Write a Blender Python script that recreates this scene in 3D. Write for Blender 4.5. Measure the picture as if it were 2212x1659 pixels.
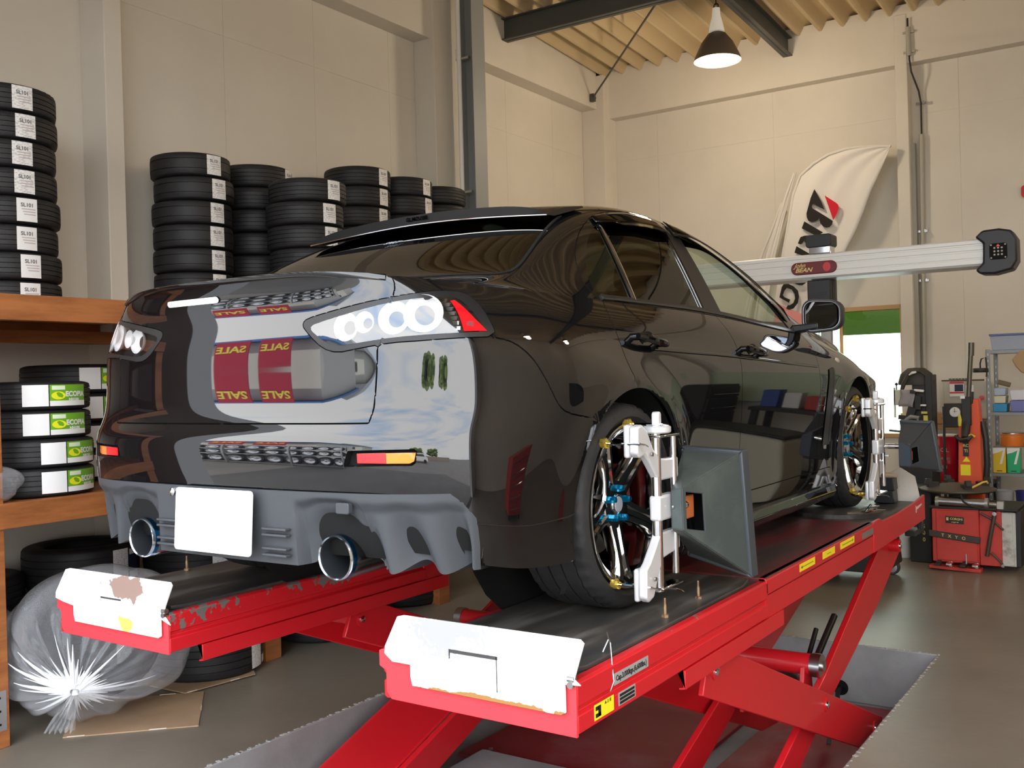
import bpy, bmesh, math, random
import numpy as np
from mathutils import Vector, Matrix, Euler
for o in list(bpy.data.objects): bpy.data.objects.remove(o, do_unlink=True)
SC = bpy.context.scene; COL = SC.collection
random.seed(7); np.random.seed(7)
PI = math.pi
ZO = .87                      # height of the runway surface (tyre contact) above the workshop floor
# ---------------------------------------------------------------- camera
cam = bpy.data.objects.new('camera', bpy.data.cameras.new('camera')); COL.objects.link(cam); SC.camera = cam
cam.data.sensor_width = 36.0; cam.data.lens = 2163.23 / 2212 * 36.0; cam.data.clip_start = .05; cam.data.clip_end = 400
_r = Vector((.83060792, .55620231, -.02700888)); _u = Vector((.01992325, .01878875, .99962495)); _f = Vector((-.55650117, .8308345, -.00452473))
cam.matrix_world = Matrix(((_r.x, _u.x, -_f.x, 2.35337), (_r.y, _u.y, -_f.y, -2.85612), (_r.z, _u.z, -_f.z, 1.60606), (0, 0, 0, 1)))
# ---------------------------------------------------------------- sky, sun, exposure
w = bpy.data.worlds.new('sky'); SC.world = w; w.use_nodes = True; nt = w.node_tree; nt.nodes.clear()
_o = nt.nodes.new('ShaderNodeOutputWorld'); _b = nt.nodes.new('ShaderNodeBackground'); _b.inputs[1].default_value = 7.5
_tc = nt.nodes.new('ShaderNodeTexCoord'); _mp = nt.nodes.new('ShaderNodeMapping'); _mp.inputs['Scale'].default_value = (1, 1, 2.6)
_n = nt.nodes.new('ShaderNodeTexNoise'); _n.inputs['Scale'].default_value = 2.2; _n.inputs['Detail'].default_value = 6
_cr = nt.nodes.new('ShaderNodeValToRGB'); _cr.color_ramp.elements[0].position = .30; _cr.color_ramp.elements[0].color = (.55, .72, .98, 1)
_cr.color_ramp.elements[1].position = .52; _cr.color_ramp.elements[1].color = (1, 1, 1, 1)
nt.links.new(_tc.outputs['Generated'], _mp.inputs[0]); nt.links.new(_mp.outputs[0], _n.inputs['Vector']); nt.links.new(_n.outputs['Fac'], _cr.inputs[0])
nt.links.new(_cr.outputs[0], _b.inputs[0]); nt.links.new(_b.outputs[0], _o.inputs[0])
sun = bpy.data.objects.new('sun', bpy.data.lights.new('sun', 'SUN')); COL.objects.link(sun)
sun.data.energy = 14.0; sun.data.angle = .01; sun.data.color = (1, .95, .86)
sun.rotation_euler = (math.radians(-40), math.radians(12), 0)      # high in front of the building, behind its roof
LAMP_W = 20.0                 # each ceiling lamp's own light, watts
SC.view_settings.view_transform = 'Standard'; SC.view_settings.look = 'None'; SC.view_settings.gamma = 1.0
SC.view_settings.use_curve_mapping = False; SC.view_settings.exposure = -0.32
# ---------------------------------------------------------------- materials
MATS = {}
def mat(name, col, rough=.5, metal=0, coat=0, spec=.5, emit=0, alpha=1, trans=0, ior=1.45, noise=None, bump=None, coatior=1.5):
    """noise=(scale, colour2, lo, hi) mixes a second colour; bump=(scale, strength)"""
    if name in MATS: return MATS[name]
    m = bpy.data.materials.new(name); m.use_nodes = True; t = m.node_tree; p = t.nodes['Principled BSDF']
    p.inputs['Base Color'].default_value = (*col, 1); p.inputs['Roughness'].default_value = rough; p.inputs['Metallic'].default_value = metal
    p.inputs['Coat Weight'].default_value = coat; p.inputs['Coat Roughness'].default_value = .02; p.inputs['Coat IOR'].default_value = coatior
    p.inputs['Specular IOR Level'].default_value = spec
    p.inputs['IOR'].default_value = ior; p.inputs['Transmission Weight'].default_value = trans; p.inputs['Alpha'].default_value = alpha
    if emit: p.inputs['Emission Color'].default_value = (*col, 1); p.inputs['Emission Strength'].default_value = emit
    tc = None
    if noise or bump: tc = t.nodes.new('ShaderNodeTexCoord')
    if noise:
        n = t.nodes.new('ShaderNodeTexNoise'); n.inputs['Scale'].default_value = noise[0]; n.inputs['Detail'].default_value = 7; n.inputs['Roughness'].default_value = .6
        r = t.nodes.new('ShaderNodeValToRGB'); r.color_ramp.elements[0].position = noise[2]; r.color_ramp.elements[1].position = noise[3]
        r.color_ramp.elements[0].color = (*col, 1); r.color_ramp.elements[1].color = (*noise[1], 1)
        t.links.new(tc.outputs['Object'], n.inputs['Vector']); t.links.new(n.outputs['Fac'], r.inputs[0]); t.links.new(r.outputs[0], p.inputs['Base Color'])
    if bump:
        n = t.nodes.new('ShaderNodeTexNoise'); n.inputs['Scale'].default_value = bump[0]; n.inputs['Detail'].default_value = 5
        b = t.nodes.new('ShaderNodeBump'); b.inputs['Strength'].default_value = bump[1]; b.inputs['Distance'].default_value = .02
        t.links.new(tc.outputs['Object'], n.inputs['Vector']); t.links.new(n.outputs['Fac'], b.inputs['Height']); t.links.new(b.outputs[0], p.inputs['Normal'])
    MATS[name] = m; return m
def nodes(m): return m.node_tree, m.node_tree.nodes['Principled BSDF']
# ---------------------------------------------------------------- objects
def tag(o, label=None, cat=None, group=None, kind=None):
    if label: o['label'] = label
    if cat: o['category'] = cat
    if group: o['group'] = group
    if kind: o['kind'] = kind
    return o
def thing(name, label, cat, loc=(0, 0, 0), rz=0, group=None, rot=None):
    o = bpy.data.objects.new(name, None); COL.objects.link(o); o.empty_display_size = .1
    o.location = loc; o.rotation_euler = rot if rot else (0, 0, rz)
    return tag(o, label, cat, group)
def _copy(o, parent):
    c = o.copy(); COL.objects.link(c); c.parent = parent
    for ch in o.children: _copy(ch, c)
    return c
def dup(root, loc=None, rz=None, label=None, group=None, rot=None):
    c = root.copy(); COL.objects.link(c)
    for ch in root.children: _copy(ch, c)
    if loc is not None: c.location = loc
    if rz is not None: c.rotation_euler = (0, 0, rz)
    if rot is not None: c.rotation_euler = rot
    if label: c['label'] = label
    if group: c['group'] = group
    return c
class MB:
    """mesh builder: collects shapes, build() links them as one object"""
    def __init__(s): s.v = []; s.f = []; s.m = []; s.mi = 0
    def add(s, vs, fs):
        b = len(s.v); s.v += [tuple(map(float, v)) for v in vs]; s.f += [tuple(b + i for i in f) for f in fs]; s.m += [s.mi]*len(fs); return s
    def box(s, a, b, R=None, at=None):
        """corner a to corner b; optional rotation Matrix R and offset at"""
        x0, y0, z0 = a; x1, y1, z1 = b
        v = [(x0,y0,z0),(x1,y0,z0),(x1,y1,z0),(x0,y1,z0),(x0,y0,z1),(x1,y0,z1),(x1,y1,z1),(x0,y1,z1)]
        return s.add(s._x(v, R, at), [(0,3,2,1),(4,5,6,7),(0,1,5,4),(1,2,6,5),(2,3,7,6),(3,0,4,7)])
    def _x(s, v, R, at):
        if R is not None: v = [R @ Vector(p) for p in v]
        if at is not None: v = [Vector(p) + Vector(at) for p in v]
        return v
    def cbox(s, c, d, R=None):
        return s.box((-d[0]/2, -d[1]/2, -d[2]/2), (d[0]/2, d[1]/2, d[2]/2), R, c)
    def tube(s, pts, r, n=8, caps=True, closed=False):
        pts = [Vector(p) for p in pts]; N = len(pts); rs = r if isinstance(r, (list, tuple)) else [r]*N
        vs = []; pu = None
        for i, p in enumerate(pts):
            if closed: d = pts[(i+1) % N] - pts[i-1]
            else: d = pts[min(i+1, N-1)] - pts[max(i-1, 0)]
            d.normalize()
            if pu is None: pu = d.orthogonal().normalized()
            pu = (pu - d*pu.dot(d)); pu = pu.normalized() if pu.length > 1e-6 else d.orthogonal().normalized()
            q = d.cross(pu)
            for k in range(n):
                a = 2*PI*k/n; vs.append(p + (pu*math.cos(a) + q*math.sin(a))*rs[i])
        fs = []
        for i in range(N if closed else N-1):
            for k in range(n):
                a = i*n+k; b = i*n+(k+1) % n; c = ((i+1) % N)*n+(k+1) % n; d = ((i+1) % N)*n+k
                fs.append((a, b, c, d))
        if caps and not closed: fs += [tuple(range(n-1, -1, -1)), tuple((N-1)*n+k for k in range(n))]
        return s.add(vs, fs)
    def cyl(s, a, b, r, n=20, r2=None): return s.tube([a, b], [r, r if r2 is None else r2], n)
    def lathe(s, prof, n=32, c=(0, 0, 0), ax='z', closed=False):
        """prof: (radius, height) pairs, turned about ax through c"""
        vs = []; L = len(prof)
        for i in range(n):
            a = 2*PI*i/n
            for r, h in prof:
                x, y = r*math.cos(a), r*math.sin(a)
                p = {'z': (x, y, h), 'x': (h, x, y), 'y': (y, h, x)}[ax]
                vs.append((p[0]+c[0], p[1]+c[1], p[2]+c[2]))
        fs = []
        for i in range(n):
            j = (i+1) % n
            for k in range(L if closed else L-1):
                k2 = (k+1) % L
                fs.append((i*L+k, j*L+k, j*L+k2, i*L+k2))
        return s.add(vs, fs)
    def prism(s, poly, d0, d1, ax='y', R=None, at=None):
        """poly in the plane across ax (x: (y,z), y: (x,z), z: (x,y)), extruded from d0 to d1"""
        def P(a, b, d): return {'x': (d, a, b), 'y': (a, d, b), 'z': (a, b, d)}[ax]
        n = len(poly); v = [P(a, b, d0) for a, b in poly] + [P(a, b, d1) for a, b in poly]
        ar = sum(poly[i][0]*poly[(i+1) % n][1] - poly[(i+1) % n][0]*poly[i][1] for i in range(n))
        if ax == 'y': ar = -ar
        if (d1 < d0): ar = -ar
        f = [tuple(range(n-1, -1, -1)), tuple(range(n, 2*n))] + [(i, (i+1) % n, (i+1) % n+n, i+n) for i in range(n)]
        if ar < 0: f = [tuple(reversed(q)) for q in f]
        return s.add(s._x(v, R, at), f)
    def grid(s, P, flip=False, wrap=False):
        """P[i][j] points"""
        ni, nj = len(P), len(P[0]); v = [p for row in P for p in row]; f = []
        for i in range(ni if wrap else ni-1):
            for j in range(nj-1):
                q = (i*nj+j, ((i+1) % ni)*nj+j, ((i+1) % ni)*nj+j+1, i*nj+j+1); f.append(q[::-1] if flip else q)
        return s.add(v, f)
    def build(s, name, m, parent=None, smooth=None, bevel=0, seg=2, ang=35, kind=None):
        me = bpy.data.meshes.new(name); me.from_pydata(s.v, [], s.f); me.validate()
        ms = m if isinstance(m, (list, tuple)) else [m]
        for q in ms: me.materials.append(q)
        if len(ms) > 1 and len(me.polygons) == len(s.m): me.polygons.foreach_set('material_index', s.m)
        o = bpy.data.objects.new(name, me); COL.objects.link(o)
        if parent: o.parent = parent
        if smooth is True: me.polygons.foreach_set('use_smooth', [True]*len(me.polygons))
        elif smooth is None:
            me.polygons.foreach_set('use_smooth', [True]*len(me.polygons))
            try: me.set_sharp_from_angle(angle=math.radians(ang))
            except Exception: pass
        if bevel:
            b = o.modifiers.new('bevel', 'BEVEL'); b.width = bevel; b.segments = seg; b.limit_method = 'ANGLE'; b.angle_limit = math.radians(ang); b.harden_normals = False
        if kind: o['kind'] = kind
        me.update(); return o
def rrect(w, h, r, n=4, cx=0, cy=0):
    """rounded rectangle outline"""
    o = []
    for sx, sy, a0 in ((1, 1, 0), (-1, 1, 90), (-1, -1, 180), (1, -1, 270)):
        for k in range(n+1):
            a = math.radians(a0 + 90*k/n); o.append((cx + sx*(w/2-r) + r*math.cos(a), cy + sy*(h/2-r) + r*math.sin(a)))
    return o
def text_mesh(body, size, depth=.002, bold=.0, align='CENTER', shear=0, sx=1):
    c = bpy.data.curves.new('t', 'FONT'); c.body = body; c.size = size; c.extrude = depth; c.align_x = align; c.align_y = 'CENTER'; c.offset = bold; c.shear = shear; c.resolution_u = 3
    o = bpy.data.objects.new('t', c); COL.objects.link(o); dg = bpy.context.evaluated_depsgraph_get()
    me = bpy.data.meshes.new_from_object(o.evaluated_get(dg)); bpy.data.objects.remove(o, do_unlink=True)
    v = [(x.co.x*sx, x.co.y, x.co.z) for x in me.vertices]; f = [tuple(p.vertices) for p in me.polygons]; return v, f
def text(name, body, size, m, parent, fn, depth=.001, bold=0, shear=0, align='CENTER', sx=1):
    """flat lettering; fn maps (u, v, w) of the text plane to 3-D"""
    v, f = text_mesh(body, size, depth, bold, align, shear, sx); b = MB(); b.add([fn(*p) for p in v], f)
    return b.build(name, m, parent, smooth=False)
def plane_fn(o, ex, ey):
    o, ex, ey = Vector(o), Vector(ex).normalized(), Vector(ey).normalized(); n = ex.cross(ey)
    return lambda u, v, w=0: o + ex*u + ey*v + n*w
# ---------------------------------------------------------------- the palette
PAINT = mat('black paint', (.004, .004, .005), .5, 0, 1, 0, coatior=1.72)
PAINT_R = mat('satin black', (.012, .012, .013), .35)
TRIM = mat('dark grey plastic', (.055, .06, .068), .42, 0, 0, .5, bump=(300, .03))
BLK = mat('black plastic', (.012, .012, .013), .4)
SEAM = mat('shut line', (.002, .002, .002), .9)
RUB = mat('rubber', (.018, .018, .019), .62, bump=(60, .12), noise=(9, (.03, .03, .03), .45, .8))
RUB2 = mat('tyre rubber', (.016, .016, .018), .55, bump=(90, .08))
CHROME = mat('chrome', (.78, .78, .8), .06, 1)
STEEL = mat('steel', (.5, .5, .5), .3, 1)
ALU = mat('clamp aluminium', (.82, .82, .84), .28, .35, 0, .6)
GLASSD = mat('tinted glass', (.012, .014, .010), .03, 0, 0, .8, ior=1.6)
WHITE = mat('white steel', (.86, .86, .86), .45)
PAPER = mat('paper', (.85, .85, .83), .6)
def clear_glass(name, tint, rough=0.0, r0=.045):
    m = bpy.data.materials.new(name); m.use_nodes = True; t = m.node_tree; t.nodes.clear()
    o = t.nodes.new('ShaderNodeOutputMaterial'); mx = t.nodes.new('ShaderNodeMixShader'); tr = t.nodes.new('ShaderNodeBsdfTransparent'); gl = t.nodes.new('ShaderNodeBsdfGlossy'); lw = t.nodes.new('ShaderNodeLayerWeight'); lw.inputs[0].default_value = .5; fr = t.nodes.new('ShaderNodeMath'); fr.operation = 'POWER'; fr.inputs[1].default_value = 5.0; fa = t.nodes.new('ShaderNodeMath'); fa.operation = 'MULTIPLY_ADD'; fa.inputs[1].default_value = .9; fa.inputs[2].default_value = r0
    tr.inputs[0].default_value = (*tint, 1); gl.inputs['Roughness'].default_value = rough; t.links.new(lw.outputs['Facing'], fr.inputs[0]); t.links.new(fr.outputs[0], fa.inputs[0])
    t.links.new(fa.outputs[0], mx.inputs[0]); t.links.new(tr.outputs[0], mx.inputs[1]); t.links.new(gl.outputs[0], mx.inputs[2]); t.links.new(mx.outputs[0], o.inputs[0])
    return m
CLEAR = clear_glass('clear glass', (.86, .93, .86)); LENS = clear_glass('lamp lens', (.97, .97, .97), 0, .16); PRIV = clear_glass('privacy glass', (.06, .065, .05), 0, .09)
def red_paint():
    m = mat('red paint', (.62, .012, .02), .38, 0, .2, .5); return m
RED = red_paint()
def worn_red(name, zc, zk, th):
    """lift paint rubbed through to grey primer in blotches, most along the top fold"""
    m = mat(name, (.62, .012, .02), .4); t, p = nodes(m)
    tc = t.nodes.new('ShaderNodeTexCoord'); n = t.nodes.new('ShaderNodeTexNoise'); n.inputs['Scale'].default_value = 13; n.inputs['Detail'].default_value = 9; n.inputs['Roughness'].default_value = .62
    n2 = t.nodes.new('ShaderNodeTexNoise'); n2.inputs['Scale'].default_value = 1.6; n2.inputs['Detail'].default_value = 1
    a = t.nodes.new('ShaderNodeMath'); a.operation = 'MULTIPLY_ADD'; a.inputs[1].default_value = .55
    r = t.nodes.new('ShaderNodeValToRGB'); r.color_ramp.elements[0].position = th; r.color_ramp.elements[1].position = th+.015
    sx = t.nodes.new('ShaderNodeSeparateXYZ'); mz = t.nodes.new('ShaderNodeMath'); mz.operation = 'MULTIPLY_ADD'; mz.inputs[1].default_value = zk; mz.inputs[2].default_value = -zc*zk; mz.use_clamp = False; ad = t.nodes.new('ShaderNodeMath'); ad.operation = 'ADD'; cl = t.nodes.new('ShaderNodeClamp'); cl.inputs[1].default_value = -.5; cl.inputs[2].default_value = .06; t.links.new(tc.outputs['Object'], sx.inputs[0]); t.links.new(sx.outputs[2], mz.inputs[0]); t.links.new(mz.outputs[0], cl.inputs[0]); t.links.new(cl.outputs[0], ad.inputs[1]); n.inputs['Scale'].default_value = 24
    mx = t.nodes.new('ShaderNodeMixRGB'); mx.inputs[1].default_value = (.62, .012, .02, 1); mx.inputs[2].default_value = (.16, .15, .135, 1)
    t.links.new(tc.outputs['Object'], n.inputs['Vector']); t.links.new(tc.outputs['Object'], n2.inputs['Vector'])
    t.links.new(n2.outputs['Fac'], a.inputs[0]); t.links.new(n.outputs['Fac'], a.inputs[2]); t.links.new(a.outputs[0], ad.inputs[0]); t.links.new(ad.outputs[0], r.inputs[0]); t.links.new(r.outputs[0], mx.inputs[0]); t.links.new(mx.outputs[0], p.inputs['Base Color'])
    return m
WORN = worn_red('flaking red paint', .83, 3.0, .83); WORN2 = worn_red('chipped red paint', .845, 4.0, .95)
# ---------------------------------------------------------------- car body surfaces (B-spline nets)
def _bs(t, n):
    i = np.clip(np.floor(t).astype(int), 0, n - 2); f = t - i
    w = np.stack([(1-f)**3, 3*f**3-6*f**2+4, -3*f**3+3*f**2+3*f+1, f**3], -1) / 6.0
    return i, w
def pad(P, mirror=False):
    a = (P[1] * np.array([-1, 1, 1])) if mirror else 2*P[0] - P[1]
    b = (P[-2] * np.array([-1, 1, 1])) if mirror else 2*P[-1] - P[-2]
    return np.concatenate([a[None], P, b[None]], 0)
class Net:
    """P[j][k] = xyz control points; j along the car, k across"""
    def __init__(self, P, mirror_s=True, mirror_t0=False):
        P = np.asarray(P, float); self.ns, self.nt = P.shape[:2]
        Q = pad(P, mirror_s)
        Q = np.swapaxes(Q, 0, 1)
        a = Q[1] * np.array([-1, 1, 1]) if mirror_t0 else 2*Q[0] - Q[1]
        Q = np.concatenate([a[None], Q, (2*Q[-1] - Q[-2])[None]], 0)
        self.Q = np.swapaxes(Q, 0, 1)
    def ev(self, s, t):
        s = np.asarray(s, float); t = np.asarray(t, float)
        i, w = _bs(s, self.ns); j, v = _bs(t, self.nt)
        out = np.zeros(s.shape + (3,))
        for a in range(4):
            for b in range(4):
                out += self.Q[i + a, j + b] * (w[..., a] * v[..., b])[..., None]
        return out
# plan of the side columns: y of column j (0..6 wrap round the rear corner, 19..22 round the nose)
SIDE_Y = {6: -.42, 7: -.2, 8: .1, 9: .45, 10: .8, 11: 1.15, 12: 1.5, 13: 1.8, 14: 2.05, 15: 2.3, 16: 2.65, 17: 3.0, 18: 3.25}
#        zr   zs    zf    yr     xs    cx    cy   nose y
ROWS = [(.200, .105, .15, -.800, .850, .765, -.670, 3.50),
        (.270, .190, .22, -.868, .866, .795, -.712, 3.56),
        (.420, .330, .36, -.898, .874, .813, -.740, 3.60),
        (.520, .470, .47, -.908, .888, .817, -.744, 3.62),
        (.598, .590, .56, -.908, .899, .812, -.742, 3.61),
        (.634, .690, .62, -.874, .905, .792, -.722, 3.60),
        (.745, .765, .66, -.862, .905, .790, -.722, 3.58),
        (.860, .830, .69, -.861, .893, .784, -.728, 3.55),
        (.940, .885, .71, -.850, .872, .750, -.718, 3.52),
        (1.00, .935, .725, -.851, .840, .700, -.722, 3.48),
        (1.05, .985, .735, -.874, .798, .625, -.745, 3.42)]
def _zadj(k, y):   # the shoulder crease and the belt fall towards the nose
    w = {6: .5, 7: .8, 8: .85, 9: .9, 10: 1.0, 5: .3}.get(k, 0)
    drop = np.interp(y, [-.4, .1, .9, 1.8, 2.1, 2.65, 3.0, 3.25], [-.006, 0, .010, .055, .065, .105, .150, .20])
    return -w * drop
def build_nets():
    G = np.zeros((23, 11, 3))
    for k, (zr, zs, zf, yr, xs, cx, cy, ny) in enumerate(ROWS):
        pl = [(0, yr), (.30, yr + .004), (.53*cx/.83+.02, yr + .022), (.70*cx/.83, yr + .062), (cx + .005, cy - .01), (cx*.45 + xs*.55 + .012, cy*.45 - .42*.55 - .02), (xs, -.40)]
        for j, (x, y) in enumerate(pl):
            f = max(0, min(1, (j - 2.5) / 3.2)); f = f*f*(3-2*f)
            z = zr*(1-f) + (zs + _zadj(k, -.42))*f
            if k == 10 and j in (2, 3): z -= (.008, .018)[j-2]
            G[j, k] = (x, y, z)
        for j in range(6, 19):
            y = SIDE_Y[j]
            x = xs
            if y > 2.3: x = xs - (y - 2.3)**2*.05*(1 + (k > 7)*.8)
            if k >= 9 and y > 2.2: x -= (k-8)*.02*min(1, (y-2.2)/.3)
            if j in (7, 8): x += .003
            G[j, k] = (x, y, zs + _zadj(k, y))
        zn = zf
        for j, (fx, dy) in zip((19, 20, 21, 22), ((.93, -.17), (.74, -.07), (.4, -.012), (0, 0))):
            f = (j-18)/4
            zz = (zs + _zadj(k, 3.25))*(1-f) + zn*f
            G[j, k] = ((xs-.06)*fx, ny + dy, zz)
    # upper net: centre line and rail
    cen = [(-.876, 1.052), (-.855, 1.052), (-.80, 1.050), (-.72, 1.048), (-.62, 1.046), (-.52, 1.043), (-.42, 1.046), (-.20, 1.165), (.10, 1.315),
           (.45, 1.432), (.8, 1.462), (1.15, 1.436), (1.45, 1.368), (1.75, 1.252), (2.0, 1.135), (2.25, 1.02), (2.6, .985), (2.95, .945), (3.2, .90), (3.38, .85), (3.48, .79), (3.46, .755), (3.42, .735)]
    edge = [None]*6 + [(.70, -.40, 1.030), (.665, -.20, 1.125), (.605, .1, 1.285), (.572, .45, 1.372), (.565, .8, 1.392), (.575, 1.15, 1.358), (.605, 1.5, 1.275),
            (.655, 1.8, 1.155), (.705, 2.05, 1.035), (.75, 2.28, .955), (.72, 2.62, .935), (.70, 2.97, .89), (.66, 3.2, .845)] + [None]*4
    U = np.zeros((23, 7, 3))
    for j in range(23):
        b = G[j, 10]; c = np.array((0, cen[j][0], cen[j][1])); e = edge[j]
        if e is None:
            e = c*.15 + b*.85; e[2] = c[2]*.25 + b[2]*.75 + .004
            if j >= 19: e[2] = c[2]*.3 + b[2]*.7 + .01
        e = np.array(e, float)
        c1 = c + (e-c)*np.array((.5, .5, .17)); c2 = c + (e-c)*np.array((.86, .86, .58))
        gh = 7 <= j <= 14
        d = b - e
        c3 = e + d*np.array((.16, .16, .10)) if gh else e + d*.2
        c4 = e + d*.52 + np.array((.016, 0, .0)) if gh else e + d*.6
        U[j] = [c, c1, c2, e, c3, c4, b]
    return Net(G), Net(U, mirror_t0=True)
GN, UN = build_nets()
def Gs(s, t):
    P = GN.ev(s, t)
    for wy in (0.0, 2.65):          # flared wheel arches
        d = np.hypot(P[..., 1] - wy, P[..., 2] - .327)
        m = np.exp(-((d - .37)/.075)**2) * (P[..., 0] > .6) * np.clip((1.02-P[..., 2])/.25, 0, 1)
        P[..., 0] += .016*m
    return P
def Us(s, t): return UN.ev(s, t)
# ---------------------------------------------------------------- the building
WALL = mat('painted panel', (.74, .69, .60), .7, noise=(1.3, (.67, .62, .54), .3, .75), bump=(5, .04))
CONC = mat('floor concrete', (.24, .21, .17), .38, noise=(1.1, (.17, .15, .12), .34, .72), bump=(14, .06))
PITC = mat('pit concrete', (.34, .35, .35), .6, noise=(3, (.24, .25, .25), .35, .7), bump=(18, .12))
DARKST = mat('grey steel beam', (.075, .08, .075), .5)
DECK = mat('roof deck', (.62, .48, .28), .6)
XL, YB, YF, XR = -3.6, 8.0, -2.25, 7.2
def struct(name, mb, m, bevel=0, **k):
    o = mb.build(name, m, bevel=bevel, **k); o['kind'] = 'structure'; return o
PX0, PX1, PY0, PY1, PD = -1.12, 1.19, -1.6, 3.11, -.34
# floor with the lift pit left open
b = MB()
b.box((XL-.3, YF, -.5), (PX0, YB+.3, 0)); b.box((PX1, YF, -.5), (XR+.3, YB+.3, 0)); b.box((PX0, PY1, -.5), (PX1, YB+.3, 0)); b.box((PX0, YF, -.5), (PX1, PY0, 0))
floor = struct('floor', b, CONC)
b = MB(); b.box((PX0, PY0, -.5), (PX1, PY1, PD)); f_pit = b.build('pit_floor', PITC, floor)
def pit_lining(name, a, c):
    b = MB(); b.box(a, c); return b.build(name, PITC, floor, bevel=.006)
pit_lining('pit_wall', (PX0-.001, PY0, PD), (PX0+.012, PY1, .001)); pit_lining('pit_wall', (PX1-.012, PY0, PD), (PX1+.001, PY1, .001))
pit_lining('pit_wall', (PX0, PY1-.012, PD), (PX1, PY1+.001, .001)); pit_lining('pit_wall', (PX0, PY0-.001, PD), (PX1, PY0+.012, .001))
# chipped lip of the pit
b = MB(); rr = random.Random(3)
def lip(p, q, n):
    for i in range(n):
        t = (i + rr.random())/n; x = p[0]+(q[0]-p[0])*t; y = p[1]+(q[1]-p[1])*t; s = .004+rr.random()*.008
        b.cbox((x, y, .0005), (s*(1+rr.random()), s*(1+rr.random()), .003), Matrix.Rotation(rr.random()*3, 3, 'Z'))
lip((PX0, -.2), (PX0, PY1), 120); lip((PX0, PY1), (PX1, PY1), 70); lip((PX1, 0), (PX1, PY1), 60)
b.build('chipped_lip', mat('chipped edge', (.5, .5, .48), .8), floor, kind='stuff')
CZ = lambda y: 5.19 + (YB - y)*.055
# left wall: precast panels with recessed joints
def panels(name, ax, const, out, lo, hi, z0, z1, cuts, zc, skip=None, thick=.12):
    root = None
    for i in range(len(cuts)-1):
        for j in range(len(zc)-1):
            a, c = cuts[i], cuts[i+1]; d, e = zc[j], zc[j+1]
            if skip and skip(a, c, d, e): continue
            g = .0011
            q = MB()
            if ax == 'x': q.box((min(const, const-out*thick), a+g, d+g), (max(const, const-out*thick), c-g, e-g))
            else: q.box((a+g, min(const, const-out*thick), d+g), (c-g, max(const, const-out*thick), e-g))
            if root is None: root = struct(name, _back(ax, const, out, lo, hi, z0, z1, thick, skip), WALL)
            q.build('wall_panel', WALL, root)
    return root
def _back(ax, const, out, lo, hi, z0, z1, thick, skip):
    q = MB(); k = const - out*thick*1.0; k2 = const - out*(thick+.06); A, B = min(k, k2), max(k, k2)
    k3 = const - out*.003
    def bx(a, c, d, e):
        A2, B2 = min(k3, k2), max(k3, k2)
        if ax == 'x': q.box((A2, a, d), (B2, c, e))
        else: q.box((a, A2, d), (c, B2, e))
    if skip is None: bx(lo, hi, z0, z1)
    else:
        wx0, wx1, wz0, wz1 = WIN
        bx(lo, wx0, z0, z1); bx(wx1, hi, z0, z1); bx(wx0, wx1, z0, wz0); bx(wx0, wx1, wz1, z1)
    return q
WIN = (-1.35, -.05, .93, 2.24)
wl = panels('wall_left', 'x', XL, 1, YF, YB, 0, 6.0, [YF, -1.4, -.5, .4, 1.3, 2.25, 3.2, 4.15, 5.1, 6.05, 7.0, YB], [0, 2.2, 4.25, 6.0])
wb = panels('wall_back', 'y', YB, -1, XL, XR, 0, 5.5, [XL, -2.75, -1.35, -.05, .55, 1.5, 2.45, 3.4, 4.35, 5.3, 6.25, XR], [0, .93, 2.24, 4.2, 5.5], skip=lambda a, c, d, e: a > -1.4 and c < 0 and d > .9 and e < 2.3)
q = MB(); q.box((XR, YF, 0), (XR+.15, YB, 6.0)); wr = struct('wall_right', q, WALL)
q = MB(); q.box((XL-.2, YF-.25, 0), (-2.12, YF, 6.1)); q.box((5.4, YF-.25, 0), (XR+.2, YF, 6.1)); q.box((XL-.2, YF-.25, 4.3), (XR+.2, YF, 6.2)); wf = struct('wall_front', q, mat('metal siding', (.62, .63, .66), .6))
# pillars and ring beams
def tr(n, a, c, m=WALL, bevel=.006): 
    q = MB(); q.box(a, c); return struct('trim_%d' % n, q, m, bevel)
tr(1, (XL, 1.06, 0), (XL+.26, 1.19, 6)); tr(2, (XL, 4.52, 0), (XL+.24, 4.86, 6)); tr(3, (XL, 7.70, 0), (XL+.30, YB, 5.2)); tr(4, (-.02, YB-.16, 0), (.10, YB, 5.2))
tr(5, (XL, YF, 4.80), (XL+.20, 7.72, 6.0)); tr(6, (XL+.28, YB-.15, 4.70), (XR, YB, 5.3)); tr(7, (3.9, YB-.16, 0), (4.1, YB, 5.2))
# roof deck: folded trapezoid ribs running front to back
q = MB(); pts = []; x = XL-.1; pit = .235
while x < XR+.2:
    for dx, dz in ((0, .0), (.03, -.012), (.045, -.03), (.095, -.125), (.115, -.135), (.135, -.125), (.185, -.03), (.205, -.012)): pts.append((x+dx, dz+.14))
    x += pit
P = [[(x, y, CZ(y)+dz) for x, dz in pts] for y in (YF-.3, 0, YB)]
q.grid(P); P2 = [[(x, y, CZ(y)+.30) for x in (XL-.3, XR+.3)] for y in (YF-.5, YB+.4)]; q.grid(P2, flip=True)
struct('ceiling', q, DECK, smooth=None, ang=25)
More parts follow.
